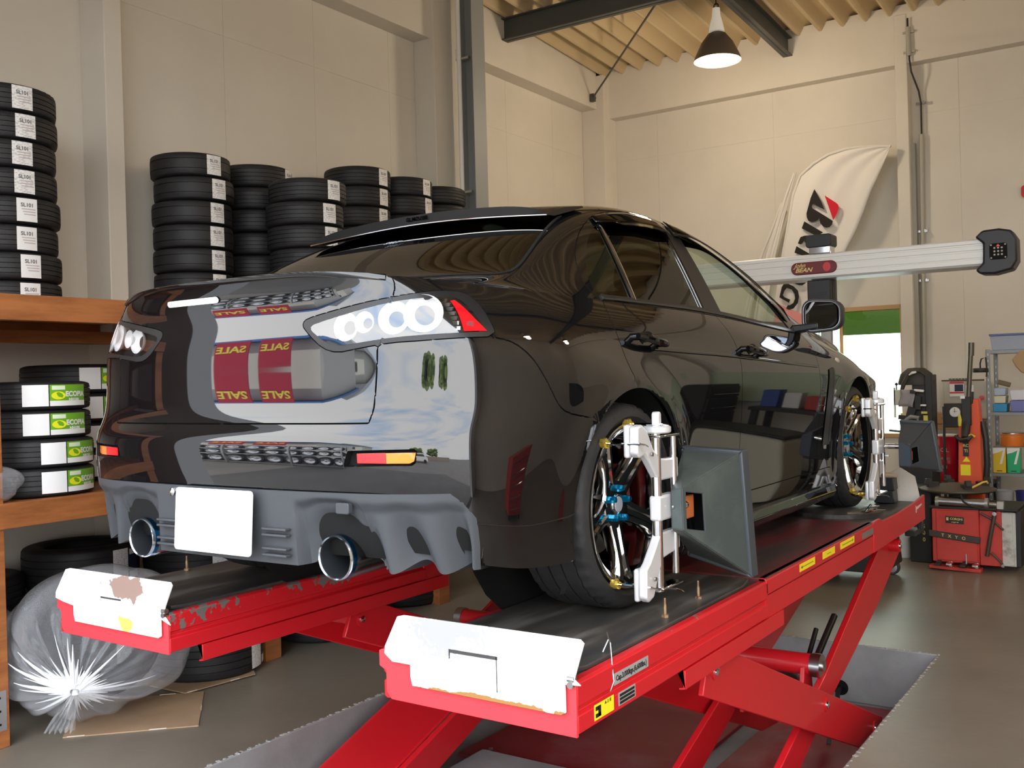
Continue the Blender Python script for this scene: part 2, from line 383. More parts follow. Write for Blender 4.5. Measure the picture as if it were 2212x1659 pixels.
# dark gap strip where deck meets wall
def ibeam(n, x0, x1, y0, y1, z, h, w, along):
    q = MB(); t = .012
    if along == 'x':
        q.box((x0, y0-w/2, z), (x1, y0+w/2, z+t)); q.box((x0, y0-w/2, z+h-t), (x1, y0+w/2, z+h)); q.box((x0, y0-t/2, z), (x1, y0+t/2, z+h))
    else:
        za, zb = CZ(y0)-5.19+z, CZ(y1)-5.19+z
        for (a, c, dz0, dz1) in ((-w/2, w/2, 0, t), (-w/2, w/2, h-t, h), (-t/2, t/2, 0, h)):
            q.add([(x0+a, y0, za+dz0), (x0+c, y0, za+dz0), (x0+c, y1, zb+dz0), (x0+a, y1, zb+dz0), (x0+a, y0, za+dz1), (x0+c, y0, za+dz1), (x0+c, y1, zb+dz1), (x0+a, y1, zb+dz1)],
                  [(0,3,2,1),(4,5,6,7),(0,1,5,4),(1,2,6,5),(2,3,7,6),(3,0,4,7)])
    return struct('trim_%d' % n, q, DARKST)
ibeam(8, XL+.05, XR, 5.77, 0, 5.10, .225, .11, 'x'); ibeam(9, XL+.05, XR, .6, 0, 5.38, .225, .11, 'x')
ibeam(10, -1.12, 0, YF, YB-.02, 5.0, .2, .10, 'y'); ibeam(11, 2.9, 0, YF, YB-.02, 5.0, .2, .10, 'y')
q = MB(); q.prism([(XL+.05, 5.10), (XL+.17, 5.10), (XL+.05, 4.90)], 5.74, 5.80, 'y'); struct('trim_12', q, DARKST)
q = MB(); q.prism([(YB-.02, 5.0), (YB-.13, 5.0), (YB-.02, 4.72)], -1.15, -1.09, 'x'); struct('trim_13', q, DARKST)
# steel column with a white conduit up its face
q = MB(); cx, cy = -3.13, 4.80
q.box((cx-.07, cy-.006, 0), (cx+.07, cy+.006, 5.4)); q.box((cx-.08, cy-.10, 0), (cx-.07, cy+.10, 5.4)); q.box((cx+.07, cy-.10, 0), (cx+.08, cy+.10, 5.4))
col = struct('trim_14', q, mat('column paint', (.30, .31, .30), .45), .002)
q = MB(); q.cyl((cx-.055, cy-.13, .2), (cx-.055, cy-.13, 5.4), .022, 12); q.build('conduit', mat('white pipe', (.85, .84, .8), .35), col)
q = MB(); q.cbox((cx-.02, cy-.115, 3.36), (.14, .03, .02)); q.cbox((cx-.02, cy-.115, 4.6), (.14, .03, .02)); q.build('pipe_clip', STEEL, col)
# window in the back wall
q = MB(); x0, x1, z0, z1 = WIN; fr = .035
q.box((x0, YB-.03, z1-.01), (x1, YB+.1, z1+fr)); q.box((x0, YB-.03, z0-fr), (x1, YB+.1, z0+.01)); q.box((x1-.01, YB-.03, z0-fr), (x1+fr, YB+.1, z1+fr)); q.box((x0-fr, YB-.03, z0-fr), (x0+.01, YB+.1, z1+fr)); q.box((-.69, YB+.01, z0), (-.655, YB+.05, z1))
win = struct('window_1', q, mat('window timber', (.50, .30, .14), .5), .003)
for a, c in ((x0, -.69), (-.655, x1)):
    g = MB(); g.box((a, YB+.02, z0), (c, YB+.026, z1)); g.build('pane', CLEAR, win)
g = MB(); g.box((-.655, YB+.035, 1.98), (x1, YB+.05, z1)); g.build('pelmet', clear_glass('green film', (.13, .17, .05), .3), win)
g = MB()
for k in range(5): g.box((x0+.06+k*.12, YB+.06, z0), (x0+.075+k*.12, YB+.07, z1))
g.build('blind', mat('blind strips', (.6, .6, .58), .6), win)
# conduits on the back wall
def conduit(name, label, pts, r, m, clips=()):
    t = thing(name, label, 'pipe'); q = MB(); q.tube(pts, r, 10); q.build('pipe', m, t)
    for z in clips:
        c = MB(); p = [a for a in pts if abs(a[2]-z) == min(abs(b[2]-z) for b in pts)][0]
        c.cbox((p[0], YB-.035, z), (.10, .02, .022)); c.cbox((p[0]+.035, YB-.05, z), (.012, .05, .03)); c.build('clip', STEEL, t)
    return t
PIPE = mat('grey conduit', (.42, .40, .34), .5)
t = conduit('conduit_pipe', 'thin grey conduit pipe with a sagging black cable near its top', [(.165, YB-.05, 0.4), (.18, YB-.05, 2.5), (.20, YB-.05, 3.98)], .022, PIPE, (2.5, 4.3, 3.0))
q = MB(); q.tube([(.20, YB-.05, 3.98), (.20, YB-.05, 4.30), (.185, YB-.06, 4.42), (.14, YB-.17, 4.60), (.128, YB-.18, 4.72), (.128, YB-.18, 4.80)], .009, 8); q.tube([(.12, YB-.18, 5.02), (.12, YB-.18, 5.14)], .009, 8); q.build('cable', BLK, t)
q = MB(); q.cyl((.128, YB-.18, 4.76), (.12, YB-.18, 5.05), .022, 10); q.cbox((.126, YB-.165, 4.80), (.11, .03, .02)); q.cbox((.122, YB-.165, 5.0), (.11, .03, .02)); q.build('upper_pipe', PIPE, t)
q = MB(); q.box((.085, YB-.09, .3), (.14, YB-.02, 3.9)); tag(q.build('cable_duct', PIPE), 'flat grey cable duct running up the wall beside the thin conduit', 'duct')
# diagonal tie rods
def rod(label, a, c, r=.011):
    t = thing('tie_rod', label, 'rod'); q = MB(); q.cyl(a, c, r, 8); q.build('rod', DARKST, t)
    q = MB(); q.lathe([(0, 0), (.03, 0), (.03, .03), (0, .03)], 8, a, 'y'); q.cbox(a, (.05, .05, .09)); q.build('anchor', DARKST, t)
rod('thin steel tie rod slanting down to the left wall near the far corner', (-3.36, 7.55, 4.90), (-1.72, 5.95, 5.22))
rod('dark steel tie rod crossing the top right corner under the roof', (3.4, 7.6, 4.50), (.3, 5.95, 4.98))
# ---------------------------------------------------------------- the car
CAR = thing('car', 'glossy black four-door sports saloon on the red lift, seen from behind', 'car', (0, 0, ZO))
def chaikin(p, n=2, closed=False):
    p = np.array(p, float)
    for _ in range(n):
        if closed:
            q = np.roll(p, -1, 0); p = np.stack([.75*p+.25*q, .25*p+.75*q], 1).reshape(-1, 2)
        else:
            a, b = p[:-1], p[1:]; m = np.stack([.75*a+.25*b, .25*a+.75*b], 1).reshape(-1, 2); p = np.concatenate([p[:1], m, p[-1:]])
    return p
def inpoly(P, poly):
    x, y = P[..., 0], P[..., 1]; c = np.zeros(x.shape, bool); n = len(poly); j = n-1
    for i in range(n):
        xi, yi = poly[i]; xj, yj = poly[j]
        if yi != yj: c ^= ((yi > y) != (yj > y)) & (x < (xj-xi)*(y-yi)/(yj-yi)+xi)
        j = i
    return c
def dense(p, closed=False, n=400):
    p = np.array(p, float)
    if closed: p = np.concatenate([p, p[:1]])
    d = np.r_[0, np.cumsum(np.hypot(*np.diff(p, axis=0).T))]; t = np.linspace(0, d[-1], n)
    return np.stack([np.interp(t, d, p[:, 0]), np.interp(t, d, p[:, 1])], 1)
LIDB = 4.73
LIDSEAM = np.array([(2.14, 3.0), (2.16, 4.4), (2.18, 4.73), (2.25, 5.27), (2.28, 5.98), (2.32, 6.74), (2.47, 7.15), (2.74, 8.24), (3.30, 9.5), (3.52, 10)])
LAMP = chaikin([(1.08, 7.57), (1.15, 7.78), (1.54, 7.99), (2.1, 8.24), (2.79, 8.49), (3.45, 8.83), (4.09, 9.25), (4.58, 9.41), (4.6, 8.83), (4.6, 7.91), (4.62, 7.2), (3.94, 7.07), (3.21, 6.95), (2.55, 6.9), (1.96, 6.78), (1.62, 6.69), (1.39, 6.82), (1.2, 7.2)], 1, True)
LAMPIN = chaikin([(1.17, 7.50), (1.52, 7.72), (2.06, 7.99), (2.67, 8.25), (3.38, 8.55), (4.04, 8.85), (4.30, 8.95), (4.36, 8.28), (4.43, 7.36), (3.96, 7.24), (3.21, 7.11), (2.57, 7.03), (1.96, 6.92), (1.64, 6.86), (1.44, 6.98), (1.27, 7.25)], 1, True)
LAMPRED = np.array([(4.06, 8.66), (4.17, 8.72), (4.32, 7.87), (4.46, 7.38), (4.02, 7.30)])
BUMPSEAM = chaikin([(4.6, 7.15), (4.92, 7.03), (5.26, 6.44), (5.53, 5.56), (5.8, 4.73), (6.02, 4.48), (6.5, 4.31)], 1)
DOORR = chaikin([(7.66, 10), (7.59, 9.58), (7.46, 8.33), (7.46, 6.74), (7.59, 5.4), (7.93, 4.44), (8.27, 3.68), (8.52, 3.1), (8.66, 2.2), (8.68, 1.45)], 2)
DOORF = chaikin([(13.86, 10), (13.85, 8.87), (13.68, 6.61), (13.70, 5.4), (13.78, 1.45)], 1)
DIFFT, DIFFS = 2.28, chaikin([(3.80, 2.28), (4.0, 2.0), (4.12, 1.0), (4.16, 0)], 1)
REFL = np.array([(1.88, 3.47), (3.06, 3.56), (3.03, 3.18), (2.96, 3.1), (1.81, 3.01)])
QGLASS = [(7.64, 5.9), (7.59, 5.7), (7.61, 5.42), (7.78, 4.9), (8.08, 4.44), (8.44, 4.02), (8.57, 3.97), (8.37, 5.9)]
RGLASS = [(8.63, 3.95), (9.1, 3.9), (9.79, 3.9), (10.28, 3.9), (10.16, 5.9), (9.18, 5.9), (8.43, 5.9)]
FGLASS = [(10.64, 3.75), (11.26, 3.62), (11.9, 3.72), (12.45, 4.05), (13.0, 4.75), (13.35, 5.86), (11.92, 5.9), (10.67, 5.9)]
FRAME = chaikin([(7.64, 6.2), (7.46, 5.7), (7.50, 5.0), (7.73, 4.45), (8.12, 3.95), (8.64, 3.40), (9.3, 3.1), (9.94, 3.0), (10.57, 3.0), (11.31, 3.05), (12.46, 3.15), (13.4, 3.5), (13.85, 4.9), (13.86, 6.2)], 1, True)
BPIL = np.array([(10.18, 3.3), (10.70, 3.3), (10.75, 6.2), (10.08, 6.2)])
RGL = chaikin([(6.10, -1), (6.10, 2.9), (6.12, 3.15), (6.5, 3.05), (7.61, 2.62), (8.15, 2.45), (8.32, 2.2), (8.36, -1)], 1, True)
WSH = chaikin([(11.75, -1), (11.78, 2.3), (12.0, 2.75), (13.0, 2.85), (14.6, 2.85), (14.95, 2.6), (15.02, -1)], 1, True)
HOODP = chaikin([(15.10, -1), (15.06, 4.2), (15.5, 4.5), (17.5, 4.6), (19.5, 5.1), (21.0, 5.6), (22.5, 5.7), (23, -1)], 1, True)
def seam_s(poly, t): return np.interp(-t, -poly[:, 1], poly[:, 0])   # s on a seam at height t (poly runs downwards)
def cls_G(s, t):
    R = np.full(s.shape, 'front_bumper', dtype=object); Pst = np.stack([s, t], -1)
    R[s < 18.1] = 'fender'; R[(s >= 17.2) & (t < 5.2)] = 'front_bumper'
    R[s < seam_s(DOORF, t)] = 'front_door'; R[s < 10.42] = 'rear_door'
    R[s < seam_s(DOORR, t)] = 'quarter_panel'
    R[(t < 1.45) & (s > 7.0) & (s < 14.6)] = 'side_skirt'
    R[(s < 6.95) & (t < np.interp(s, np.r_[0, BUMPSEAM[:, 0]], np.r_[8.0, BUMPSEAM[:, 1]])) ] = 'rear_bumper'
    R[(t < np.interp(s, [0, 2.0, 4.55, 4.6], [9.9, 7.4, 7.5, 7.1])) & (s < 4.6)] = 'rear_bumper'
    R[(s < np.interp(t, LIDSEAM[:, 1], LIDSEAM[:, 0])) & (t > LIDB)] = 'trunk_lid'
    R[(t < DIFFT) & (s < np.interp(-t, -DIFFS[:, 1], DIFFS[:, 0]))] = 'x'
    R[inpoly(Pst, LAMP)] = 'tail_lamp'
    R[inpoly(Pst, LAMP) & (s < np.interp(t, LIDSEAM[:, 1], LIDSEAM[:, 0]))] = 'lid_lamp'
    R[inpoly(Pst, REFL)] = 'x'
    R[(R == 'rear_bumper') & (s > 4.0) & (t < 1.02)] = 'x'
    return R
def cls_U(s, t):
    R = np.full(s.shape, 'roof', dtype=object); Pst = np.stack([s, t], -1)
    R[(s > 14.2) & (t > 3)] = 'fender'; R[(s > 15)] = 'fender'
    R[inpoly(Pst, HOODP)] = 'hood'
    R[(s < 6.2)] = 'quarter_panel'; R[(s < 6.08) & (t < 6 - (s-3.4)*1.02)] = 'trunk_lid'; R[s < 3.4] = 'trunk_lid'
    R[inpoly(Pst, FRAME)] = 'door_frame'
    R[inpoly(Pst, BPIL) & (t > 3.7)] = 'door_pillar'
    R[inpoly(Pst, RGL)] = 'rear_window'; R[inpoly(Pst, WSH)] = 'windscreen'
    R[inpoly(Pst, QGLASS)] = 'quarter_glass'; R[inpoly(Pst, RGLASS)] = 'rear_door_glass'; R[inpoly(Pst, FGLASS)] = 'front_door_glass'
    return R
def surf_grid(fn, cls, S, T):
    s, t = np.meshgrid(S, T, indexing='ij'); P = fn(s, t)
    sc = (s[:-1, :-1]+s[1:, 1:])/2; tc = (t[:-1, :-1]+t[1:, 1:])/2
    R = cls(sc, tc)
    ni, nj = s.shape; I = np.arange(ni*nj).reshape(ni, nj)
    F = np.stack([I[:-1, :-1], I[:-1, 1:], I[1:, 1:], I[1:, :-1]], -1).reshape(-1, 4)
    if fn is Gs: F = F[:, ::-1]
    C = fn(sc, tc).reshape(-1, 3)
    return P.reshape(-1, 3), F, R.reshape(-1), C
gv, gf, gr, gc = surf_grid(Gs, cls_G, np.linspace(0, 22, 560), np.linspace(0, 10, 92))
uv_, uf, ur, uc = surf_grid(Us, cls_U, np.linspace(0, 22, 500), np.linspace(0, 6, 96))
ARR = .372
def inarch(C): return (C[:, 0] > .6) & ((np.hypot(C[:, 1], C[:, 2]-.327) < ARR) | (np.hypot(C[:, 1]-2.65, C[:, 2]-.327) < ARR+.004))
k = ~inarch(gc); gf, gr, gc = gf[k], gr[k], gc[k]
def S3(fn, p, closed=False, n=700): q = dense(p, closed, n); return fn(q[:, 0], q[:, 1])
def line(a, b): return [a, b]
SEAMS_G = np.concatenate([S3(Gs, LIDSEAM[2:]), S3(Gs, [(0, LIDB), (2.1, LIDB), (2.18, LIDB)]), S3(Gs, LAMP, True, 1200), S3(Gs, BUMPSEAM), S3(Gs, DOORR), S3(Gs, DOORF), S3(Gs, line((10.42, 10), (10.42, 1.45))),
    S3(Gs, line((7, 1.45), (14.6, 1.45)), n=2500), S3(Gs, line((0, DIFFT), (3.8, DIFFT)), n=900), S3(Gs, DIFFS), S3(Gs, REFL, True), S3(Gs, line((4.1, 1.02), (6.6, 1.02)))])
SEAMS_U = np.concatenate([S3(Us, FRAME, True, 3000), S3(Us, BPIL, True, 900), S3(Us, RGL[RGL[:, 1] > -.2], n=1500), S3(Us, WSH[WSH[:, 1] > -.2], n=1500), S3(Us, HOODP[HOODP[:, 1] > -.2], n=2000),
    S3(Us, QGLASS, True, 900), S3(Us, RGLASS, True, 1200), S3(Us, FGLASS, True, 1500), S3(Us, [(3.4, 6), (6.08, 3.27)]), S3(Us, line((6.2, 3), (6.2, 6)))])
def region_mesh(V, F, seams, gap=.0026, rim=.010, tol=.017, snap_arch=False, depthdir=None):
    used, inv = np.unique(F, return_inverse=True); v = V[used].copy(); f = inv.reshape(F.shape)
    # boundary edges
    e = np.concatenate([f[:, [0, 1]], f[:, [1, 2]], f[:, [2, 3]], f[:, [3, 0]]]); ek = np.sort(e, 1)
    key = ek[:, 0].astype(np.int64)*len(v)+ek[:, 1]; u, idx, cnt = np.unique(key, return_index=True, return_counts=True)
    be = e[idx[cnt == 1]]; be = be[be[:, 0] != be[:, 1]]; bv = np.unique(be)
    # face normals -> vertex normals
    fn = np.cross(v[f[:, 2]]-v[f[:, 0]], v[f[:, 3]]-v[f[:, 1]]); fn /= np.linalg.norm(fn, axis=1)[:, None]+1e-12
    vn = np.zeros_like(v); fc = v[f].mean(1); acc = np.zeros_like(v); c = np.zeros(len(v))
    for q in range(4): np.add.at(vn, f[:, q], fn); np.add.at(acc, f[:, q], fc); np.add.at(c, f[:, q], 1)
    vn /= np.linalg.norm(vn, axis=1)[:, None]+1e-12; acc /= c[:, None]
    mid = np.abs(v[:, 0]) < 1e-5
    for i0 in range(0, len(bv), 300):
        b = bv[i0:i0+300]; d = ((v[b][:, None]-seams[None])**2).sum(-1); j = d.argmin(1); dd = np.sqrt(d[np.arange(len(b)), j])
        ok = (dd < tol) & ~mid[b]
        if snap_arch:
            for wy, ra in ((0, ARR), (2.65, ARR+.004)):
                r = np.hypot(v[b][:, 1]-wy, v[b][:, 2]-.327); m = (np.abs(r-ra) < .03) & (v[b][:, 0] > .6)
                for q in np.where(m)[0]:
                    p = v[b[q]]; k = ra/r[q]; p[1] = wy+(p[1]-wy)*k; p[2] = .327+(p[2]-.327)*k; ok[q] = False
        tgt = seams[j[ok]]; w = acc[b[ok]]-tgt; w -= vn[b[ok]]*(w*vn[b[ok]]).sum(1)[:, None]; w /= np.linalg.norm(w, axis=1)[:, None]+1e-9
        v[b[ok]] = tgt+w*gap
    # inward rim
    be = be[~(mid[be[:, 0]] & mid[be[:, 1]])]; bv = np.unique(be)
    m = -np.ones(len(v), int); m[bv] = len(v)+np.arange(len(bv)); nb = len(bv); v = np.concatenate([v, v[bv], v[bv]-vn[bv]*rim])
    rf = np.stack([m[be[:, 1]], m[be[:, 0]], m[be[:, 0]]+nb, m[be[:, 1]]+nb], 1)
    return v, f, rf, vn
def np_mesh(name, v, f, m, parent, smooth=True, rims=None):
    keep = [i for i, q in enumerate(f.tolist()) if len(set(q)) > 2]; f = f[keep]; rims = None if rims is None else np.asarray(rims)[keep]
    me = bpy.data.meshes.new(name); me.from_pydata(v.tolist(), [], [tuple(dict.fromkeys(q)) for q in f.tolist()]); me.materials.append(m)
    if rims is not None and len(me.polygons) == len(f): me.materials.append(SEAM); me.polygons.foreach_set('material_index', np.asarray(rims, dtype=np.int32))
    me.validate(); me.polygons.foreach_set('use_smooth', [smooth]*len(me.polygons)); me.set_sharp_from_angle(angle=math.radians(50))
    o = bpy.data.objects.new(name, me); COL.objects.link(o); o.parent = parent; return o
def both(v, f): return np.concatenate([v, v*np.array([-1, 1, 1])]), np.concatenate([f, f[:, ::-1]+len(v)])
def get(reg, G=True, U=True, **k):
    """(v, faces) of one region on the right-hand half"""
    vs, fs, rm, n = [], [], [], 0
    for use, V, F, R, seams, ar in ((G, gv, gf, gr, SEAMS_G, True), (U, uv_, uf, ur, SEAMS_U, False)):
        if not use or not (R == reg).any(): continue
        v, f, rf, vn = region_mesh(V, F[R == reg], seams, snap_arch=ar, **k)
        rm.append(np.r_[np.zeros(len(f), int), np.ones(len(rf), int)]); f = np.concatenate([f, rf])
        vs.append(v); fs.append(f+n); n += len(v)
    get.rims = np.concatenate(rm)
    return np.concatenate(vs), np.concatenate(fs)
for nm, m in (('trunk_lid', PAINT), ('rear_bumper', PAINT), ('roof', PAINT), ('hood', PAINT), ('front_bumper', PAINT), ('rear_window', PRIV), ('windscreen', CLEAR)):
    v, f = get(nm, rim=.001 if m is not PAINT else .010, gap=.0 if m is not PAINT else .0026); v, f = both(v, f); np_mesh(nm, v, f, m, CAR, rims=np.r_[get.rims, get.rims] if m is PAINT else None)
for nm, m in (('quarter_panel', PAINT), ('rear_shoulder', PAINT), ('rear_door', PAINT), ('front_door', PAINT), ('fender', PAINT), ('side_skirt', PAINT), ('door_frame', PAINT), ('door_pillar', PAINT_R), ('quarter_glass', PRIV), ('rear_door_glass', PRIV), ('front_door_glass', CLEAR)):
    gl = 'glass' in nm; v, f = get('quarter_panel' if nm == 'rear_shoulder' else nm, G=(nm != 'rear_shoulder'), U=(nm != 'quarter_panel'), rim=.001 if gl else .010, gap=.0 if gl else .0024)
    if gl: v = v - np.array([.004, 0, 0])
    rm = None if gl else get.rims
    np_mesh(nm, v, f, m, CAR, rims=rm); np_mesh(nm, v*np.array([-1, 1, 1]), f[:, ::-1], m, CAR, rims=rm)
# dark inner shell behind every shut line
def shell():
    s, t = np.meshgrid(np.linspace(0, 22, 200), np.linspace(0, 10, 40), indexing='ij'); P = Gs(s, t)
    dn = np.array([1, 1, 1]); c = np.array([0, 1.35, .6]); d = P-c; d[..., 1] = np.where(np.abs(d[..., 1]) > 1.9, d[..., 1], 0); d[..., 2] = 0
    P = P - d/(np.linalg.norm(d, axis=-1)[..., None]+1e-9)*.022
    I = np.arange(P.shape[0]*P.shape[1]).reshape(P.shape[:2]); F = np.stack([I[:-1, :-1], I[:-1, 1:], I[1:, 1:], I[1:, :-1]], -1).reshape(-1, 4); V = P.reshape(-1, 3)
    C = V[F].mean(1); F = F[~((C[:, 2] < .27) & (C[:, 1] < -.38))]; C = V[F].mean(1); F = F[~((C[:, 0] > .55) & ((np.hypot(C[:, 1], C[:, 2]-.327) < .40) | (np.hypot(C[:, 1]-2.65, C[:, 2]-.327) < .40)))]
    V, F = both(V, F); return np_mesh('body_shell', V, F, SEAM, CAR)
shell()
b = MB()   # wheel-arch liners and floor pan
for sx in (-1, 1):
    for wy in (0, 2.65):
        P = [[(sx*x, wy+.385*math.cos(a), .327+.385*math.sin(a)) for x in (.50, .885)] for a in [math.radians(-10+200*i/24) for i in range(25)]]
        b.grid(P); b.add([(sx*.50, wy+.385*math.cos(a), .327+.385*math.sin(a)) for a in [2*PI*i/24 for i in range(24)]], [tuple(range(24))])
b.box((-.50, -.55, .25), (.50, -.40, .40)); b.box((-.50, -.42, .19), (.50, 3.3, .26)); b.box((-.80, .42, .13), (.80, 2.2, .22))
b.build('underbody', SEAM, CAR)
# seats, dashboard and steering wheel, dark behind the glass
INT = mat('dark trim cloth', (.02, .02, .022), .8)
for sx in (-1, 1):
    q = MB(); R = Matrix.Rotation(math.radians(-18), 3, 'X')
    q.box((-.24, 0, 0), (.24, .50, .16), None, (sx*.36, .95, .42)); q.box((-.23, -.12, 0), (.23, .02, .62), R, (sx*.36, 1.0, .50)); q.box((-.12, -.10, .64), (.12, 0, .82), R, (sx*.36, 1.0, .50)); q.build('front_seat', INT, CAR, bevel=.03)
q = MB(); q.box((-.62, .05, .40), (.62, .50, .58)); q.box((-.62, -.12, .5), (.62, .08, 1.0)); q.build('rear_seat', INT, CAR, bevel=.03)
q = MB(); q.box((-.70, 1.85, .55), (.70, 2.2, .90)); q.build('dashboard', INT, CAR, bevel=.04)
q = MB(); R = Matrix.Rotation(math.radians(-65), 3, 'X'); q.tube([R @ Vector((.18*math.cos(a), .18*math.sin(a), 0)) + Vector((.36, 1.68, .86)) for a in [2*PI*i/24 for i in range(24)]], .013, 8, closed=True)
q.cyl((.36, 1.68, .86), (.36, 1.9, .78), .03); q.build('steering_wheel', INT, CAR)
def on(fn, s, t, off=0):
    """point and outward normal on a body surface"""
    e = 1e-3; p = fn(np.array([s]), np.array([t]))[0]; a = fn(np.array([s+e]), np.array([t]))[0]-p; b = fn(np.array([s]), np.array([t+e]))[0]-p
    n = np.cross(a, b); n = n/np.linalg.norm(n)
    if fn is Us and n[0] < 0 and abs(n[0]) > abs(n[2]): n = -n
    if fn is Us and n[2] < 0 and abs(n[2]) >= abs(n[0]): n = -n
    return Vector(p+n*off), Vector(n)
def patch(fn, poly, off=0, step=.05, drop=None):
    """surface patch of a polygon in (s,t), lifted by off: returns v, f"""
    poly = np.array(poly); s0, t0 = poly.min(0); s1, t1 = poly.max(0)
    S = np.linspace(s0, s1, max(4, int((s1-s0)/step)+2)); T = np.linspace(t0, t1, max(4, int((t1-t0)/(step*1.5))+2))
    v, f, r, c = surf_grid(fn, lambda a, b: inpoly(np.stack([a, b], -1), poly), S, T); f = f[r.astype(bool)]
    v, f, rf, vn = region_mesh(v, f, S3(fn, poly, True, 1500), gap=0, rim=.001, tol=.04)
    n = len(vn); vn2 = vn.copy()
    g = v[:n] + vn2*off
    return g, f, rf
def strip(name, fn, pts, w, h, m, parent, off=.0, both_sides=True, n=60):
    """raised band following a line of (s,t) points"""
    q = dense(pts, False, n); C = [on(fn, a, b) for a, b in q]; out = []
    for sx in ((1, -1) if both_sides else (1,)):
        bb = MB(); rows = []
        for i, (p, nn) in enumerate(C):
            d = (C[min(i+1, n-1)][0]-C[max(i-1, 0)][0]).normalized(); sd = d.cross(nn).normalized()
            row = [p-sd*w/2+nn*off, p-sd*w/2+nn*(off+h*.8), p-sd*w*.25+nn*(off+h), p+sd*w*.25+nn*(off+h), p+sd*w/2+nn*(off+h*.8), p+sd*w/2+nn*off]
            rows.append([(sx*a.x, a.y, a.z) for a in row])
        bb.grid(rows, flip=(sx < 0)); bb.add(rows[0], [tuple(range(6))]); bb.add(rows[-1], [tuple(range(6))])
        out.append(bb.build(name, m, parent))
    return out
# --- tail lamps: bezel, clear lens, silver bowls, red corner
SILV = mat('lamp silver', (.66, .66, .67), .4, .15)
REDL = mat('red lens', (.62, .005, .012), .10, 0, 1, .6); AMB = mat('amber lens', (.95, .22, .01), .12, 0, 1, .6)
for reg, nm in (('tail_lamp', 'tail_lamp'), ('lid_lamp', 'inner_tail_lamp')):
    v, f = get(reg, U=False, gap=.0008, rim=.03)
    lid = (reg == 'lid_lamp')
    for sx in (1, -1):
        # split: the ring between LAMP and LAMPIN stays black, the middle is the lens
        F = gf[gr == reg]; Cst = None
        o = None
        ring = None
        S, T = np.meshgrid(np.linspace(0, 22, 560), np.linspace(0, 10, 92), indexing='ij')
        st = np.stack([S.ravel(), T.ravel()], -1); cst = st[F].mean(1); ins = inpoly(cst, LAMPIN)
        v1, f1, rf1, _ = region_mesh(gv, F[~ins], np.concatenate([SEAMS_G, S3(Gs, LAMPIN, True, 1200)]), gap=.0005, rim=.012); fr = np.concatenate([f1, rf1])
        o = np_mesh(nm, v1*np.array([sx, 1, 1]), fr if sx > 0 else fr[:, ::-1], BLK, CAR)
        v2, f2, rf2, vn2 = region_mesh(gv, F[ins], np.concatenate([SEAMS_G, S3(Gs, LAMPIN, True, 1200)]), gap=.0, rim=.001)
        np_mesh('lens', v2*np.array([sx, 1, 1]), f2 if sx > 0 else f2[:, ::-1], LENS, o)
        n = len(vn2); back = v2[:n] - vn2*(-.0) + np.array([0, .035, 0]) - np.array([.0, 0, 0]); back = back*np.array([.985, 1, 1]); back[:, 2] = .9+(back[:, 2]-.9)*.97
        np_mesh('housing', back*np.array([sx, 1, 1]), f2 if sx > 0 else f2[:, ::-1], SILV, o)
        bl = [(1.78, 7.42, .040), (2.12, 7.55, .030)] if lid else [(2.72, 7.68, .046), (3.35, 7.9, .055)]
        for a, c, r in bl:
            p, nn = on(Gs, a, c); q = MB(); pr_ = [(r, -.002), (r*.96, .003), (r*.8, .012), (r*.4, .020), (0, .022)]
            q.lathe([(rr_, hh+.004) for rr_, hh in pr_], 24); RQ = (-nn).to_track_quat('Z', 'Y').to_matrix(); q.v = [((RQ @ Vector(v_)) + p) for v_ in q.v]; q.v = [(sx*v_.x, v_.y, v_.z) for v_ in q.v]; q.build('reflector_bowl', SILV, o)
        if not lid:
            q = MB()
            for iz in range(7):
                p, nn = on(Gs, 3.86, 7.4+iz*.2); q.cbox((sx*(p.x-.012), p.y+.022, p.z), (.040, .010, .010))
            q.build('ribbed_reflector', CHROME, o)
            v3, f3, rf3 = patch(Gs, LAMPRED, .0022); 
            np_mesh('red_lens', v3*np.array([sx, 1, 1]), f3 if sx > 0 else f3[:, ::-1], REDL, o)
            p, nn = on(Gs, 4.2, 7.62); q = MB(); q.cbox((sx*(p.x+.001), p.y-.0035, p.z), (.018, .004, .014), Matrix.Rotation(sx*.9, 3, 'Z')); q.build('reflex_square', mat('dark red', (.2, .0, .01), .3), o)
# --- bumper reflectors in their pockets
for sx in (1, -1):
    q = MB(); n = 18; rows = []
    pl = chaikin(REFL, 0, True)
    outer = [on(Gs, a, c)[0] for a, c in dense(pl, True, 80)[:-1]]
    rows = [[(sx*p.x, p.y, p.z), (sx*(p.x*.995+.0), p.y+.03, p.z)] for p in outer]
    q.grid(rows, wrap=True, flip=sx > 0); q.add([r[1] for r in rows], [tuple(range(len(rows)))]); o = q.build('reflector_pocket', BLK, CAR)
    for nm, pol, m in (('red_reflector', [(1.98, 3.40), (2.47, 3.44), (2.47, 3.10), (1.98, 3.09)], REDL), ('amber_reflector', [(2.475, 3.43), (3.01, 3.47), (2.97, 3.2), (2.89, 3.13), (2.475, 3.10)], AMB)):
        v3, f3, rf3 = patch(Gs, pol, 0, .03); v3 = v3+np.array([0, .010, 0]); o2 = np_mesh(nm, v3*np.array([sx, 1, 1]), f3 if sx > 0 else f3[:, ::-1], m, o)
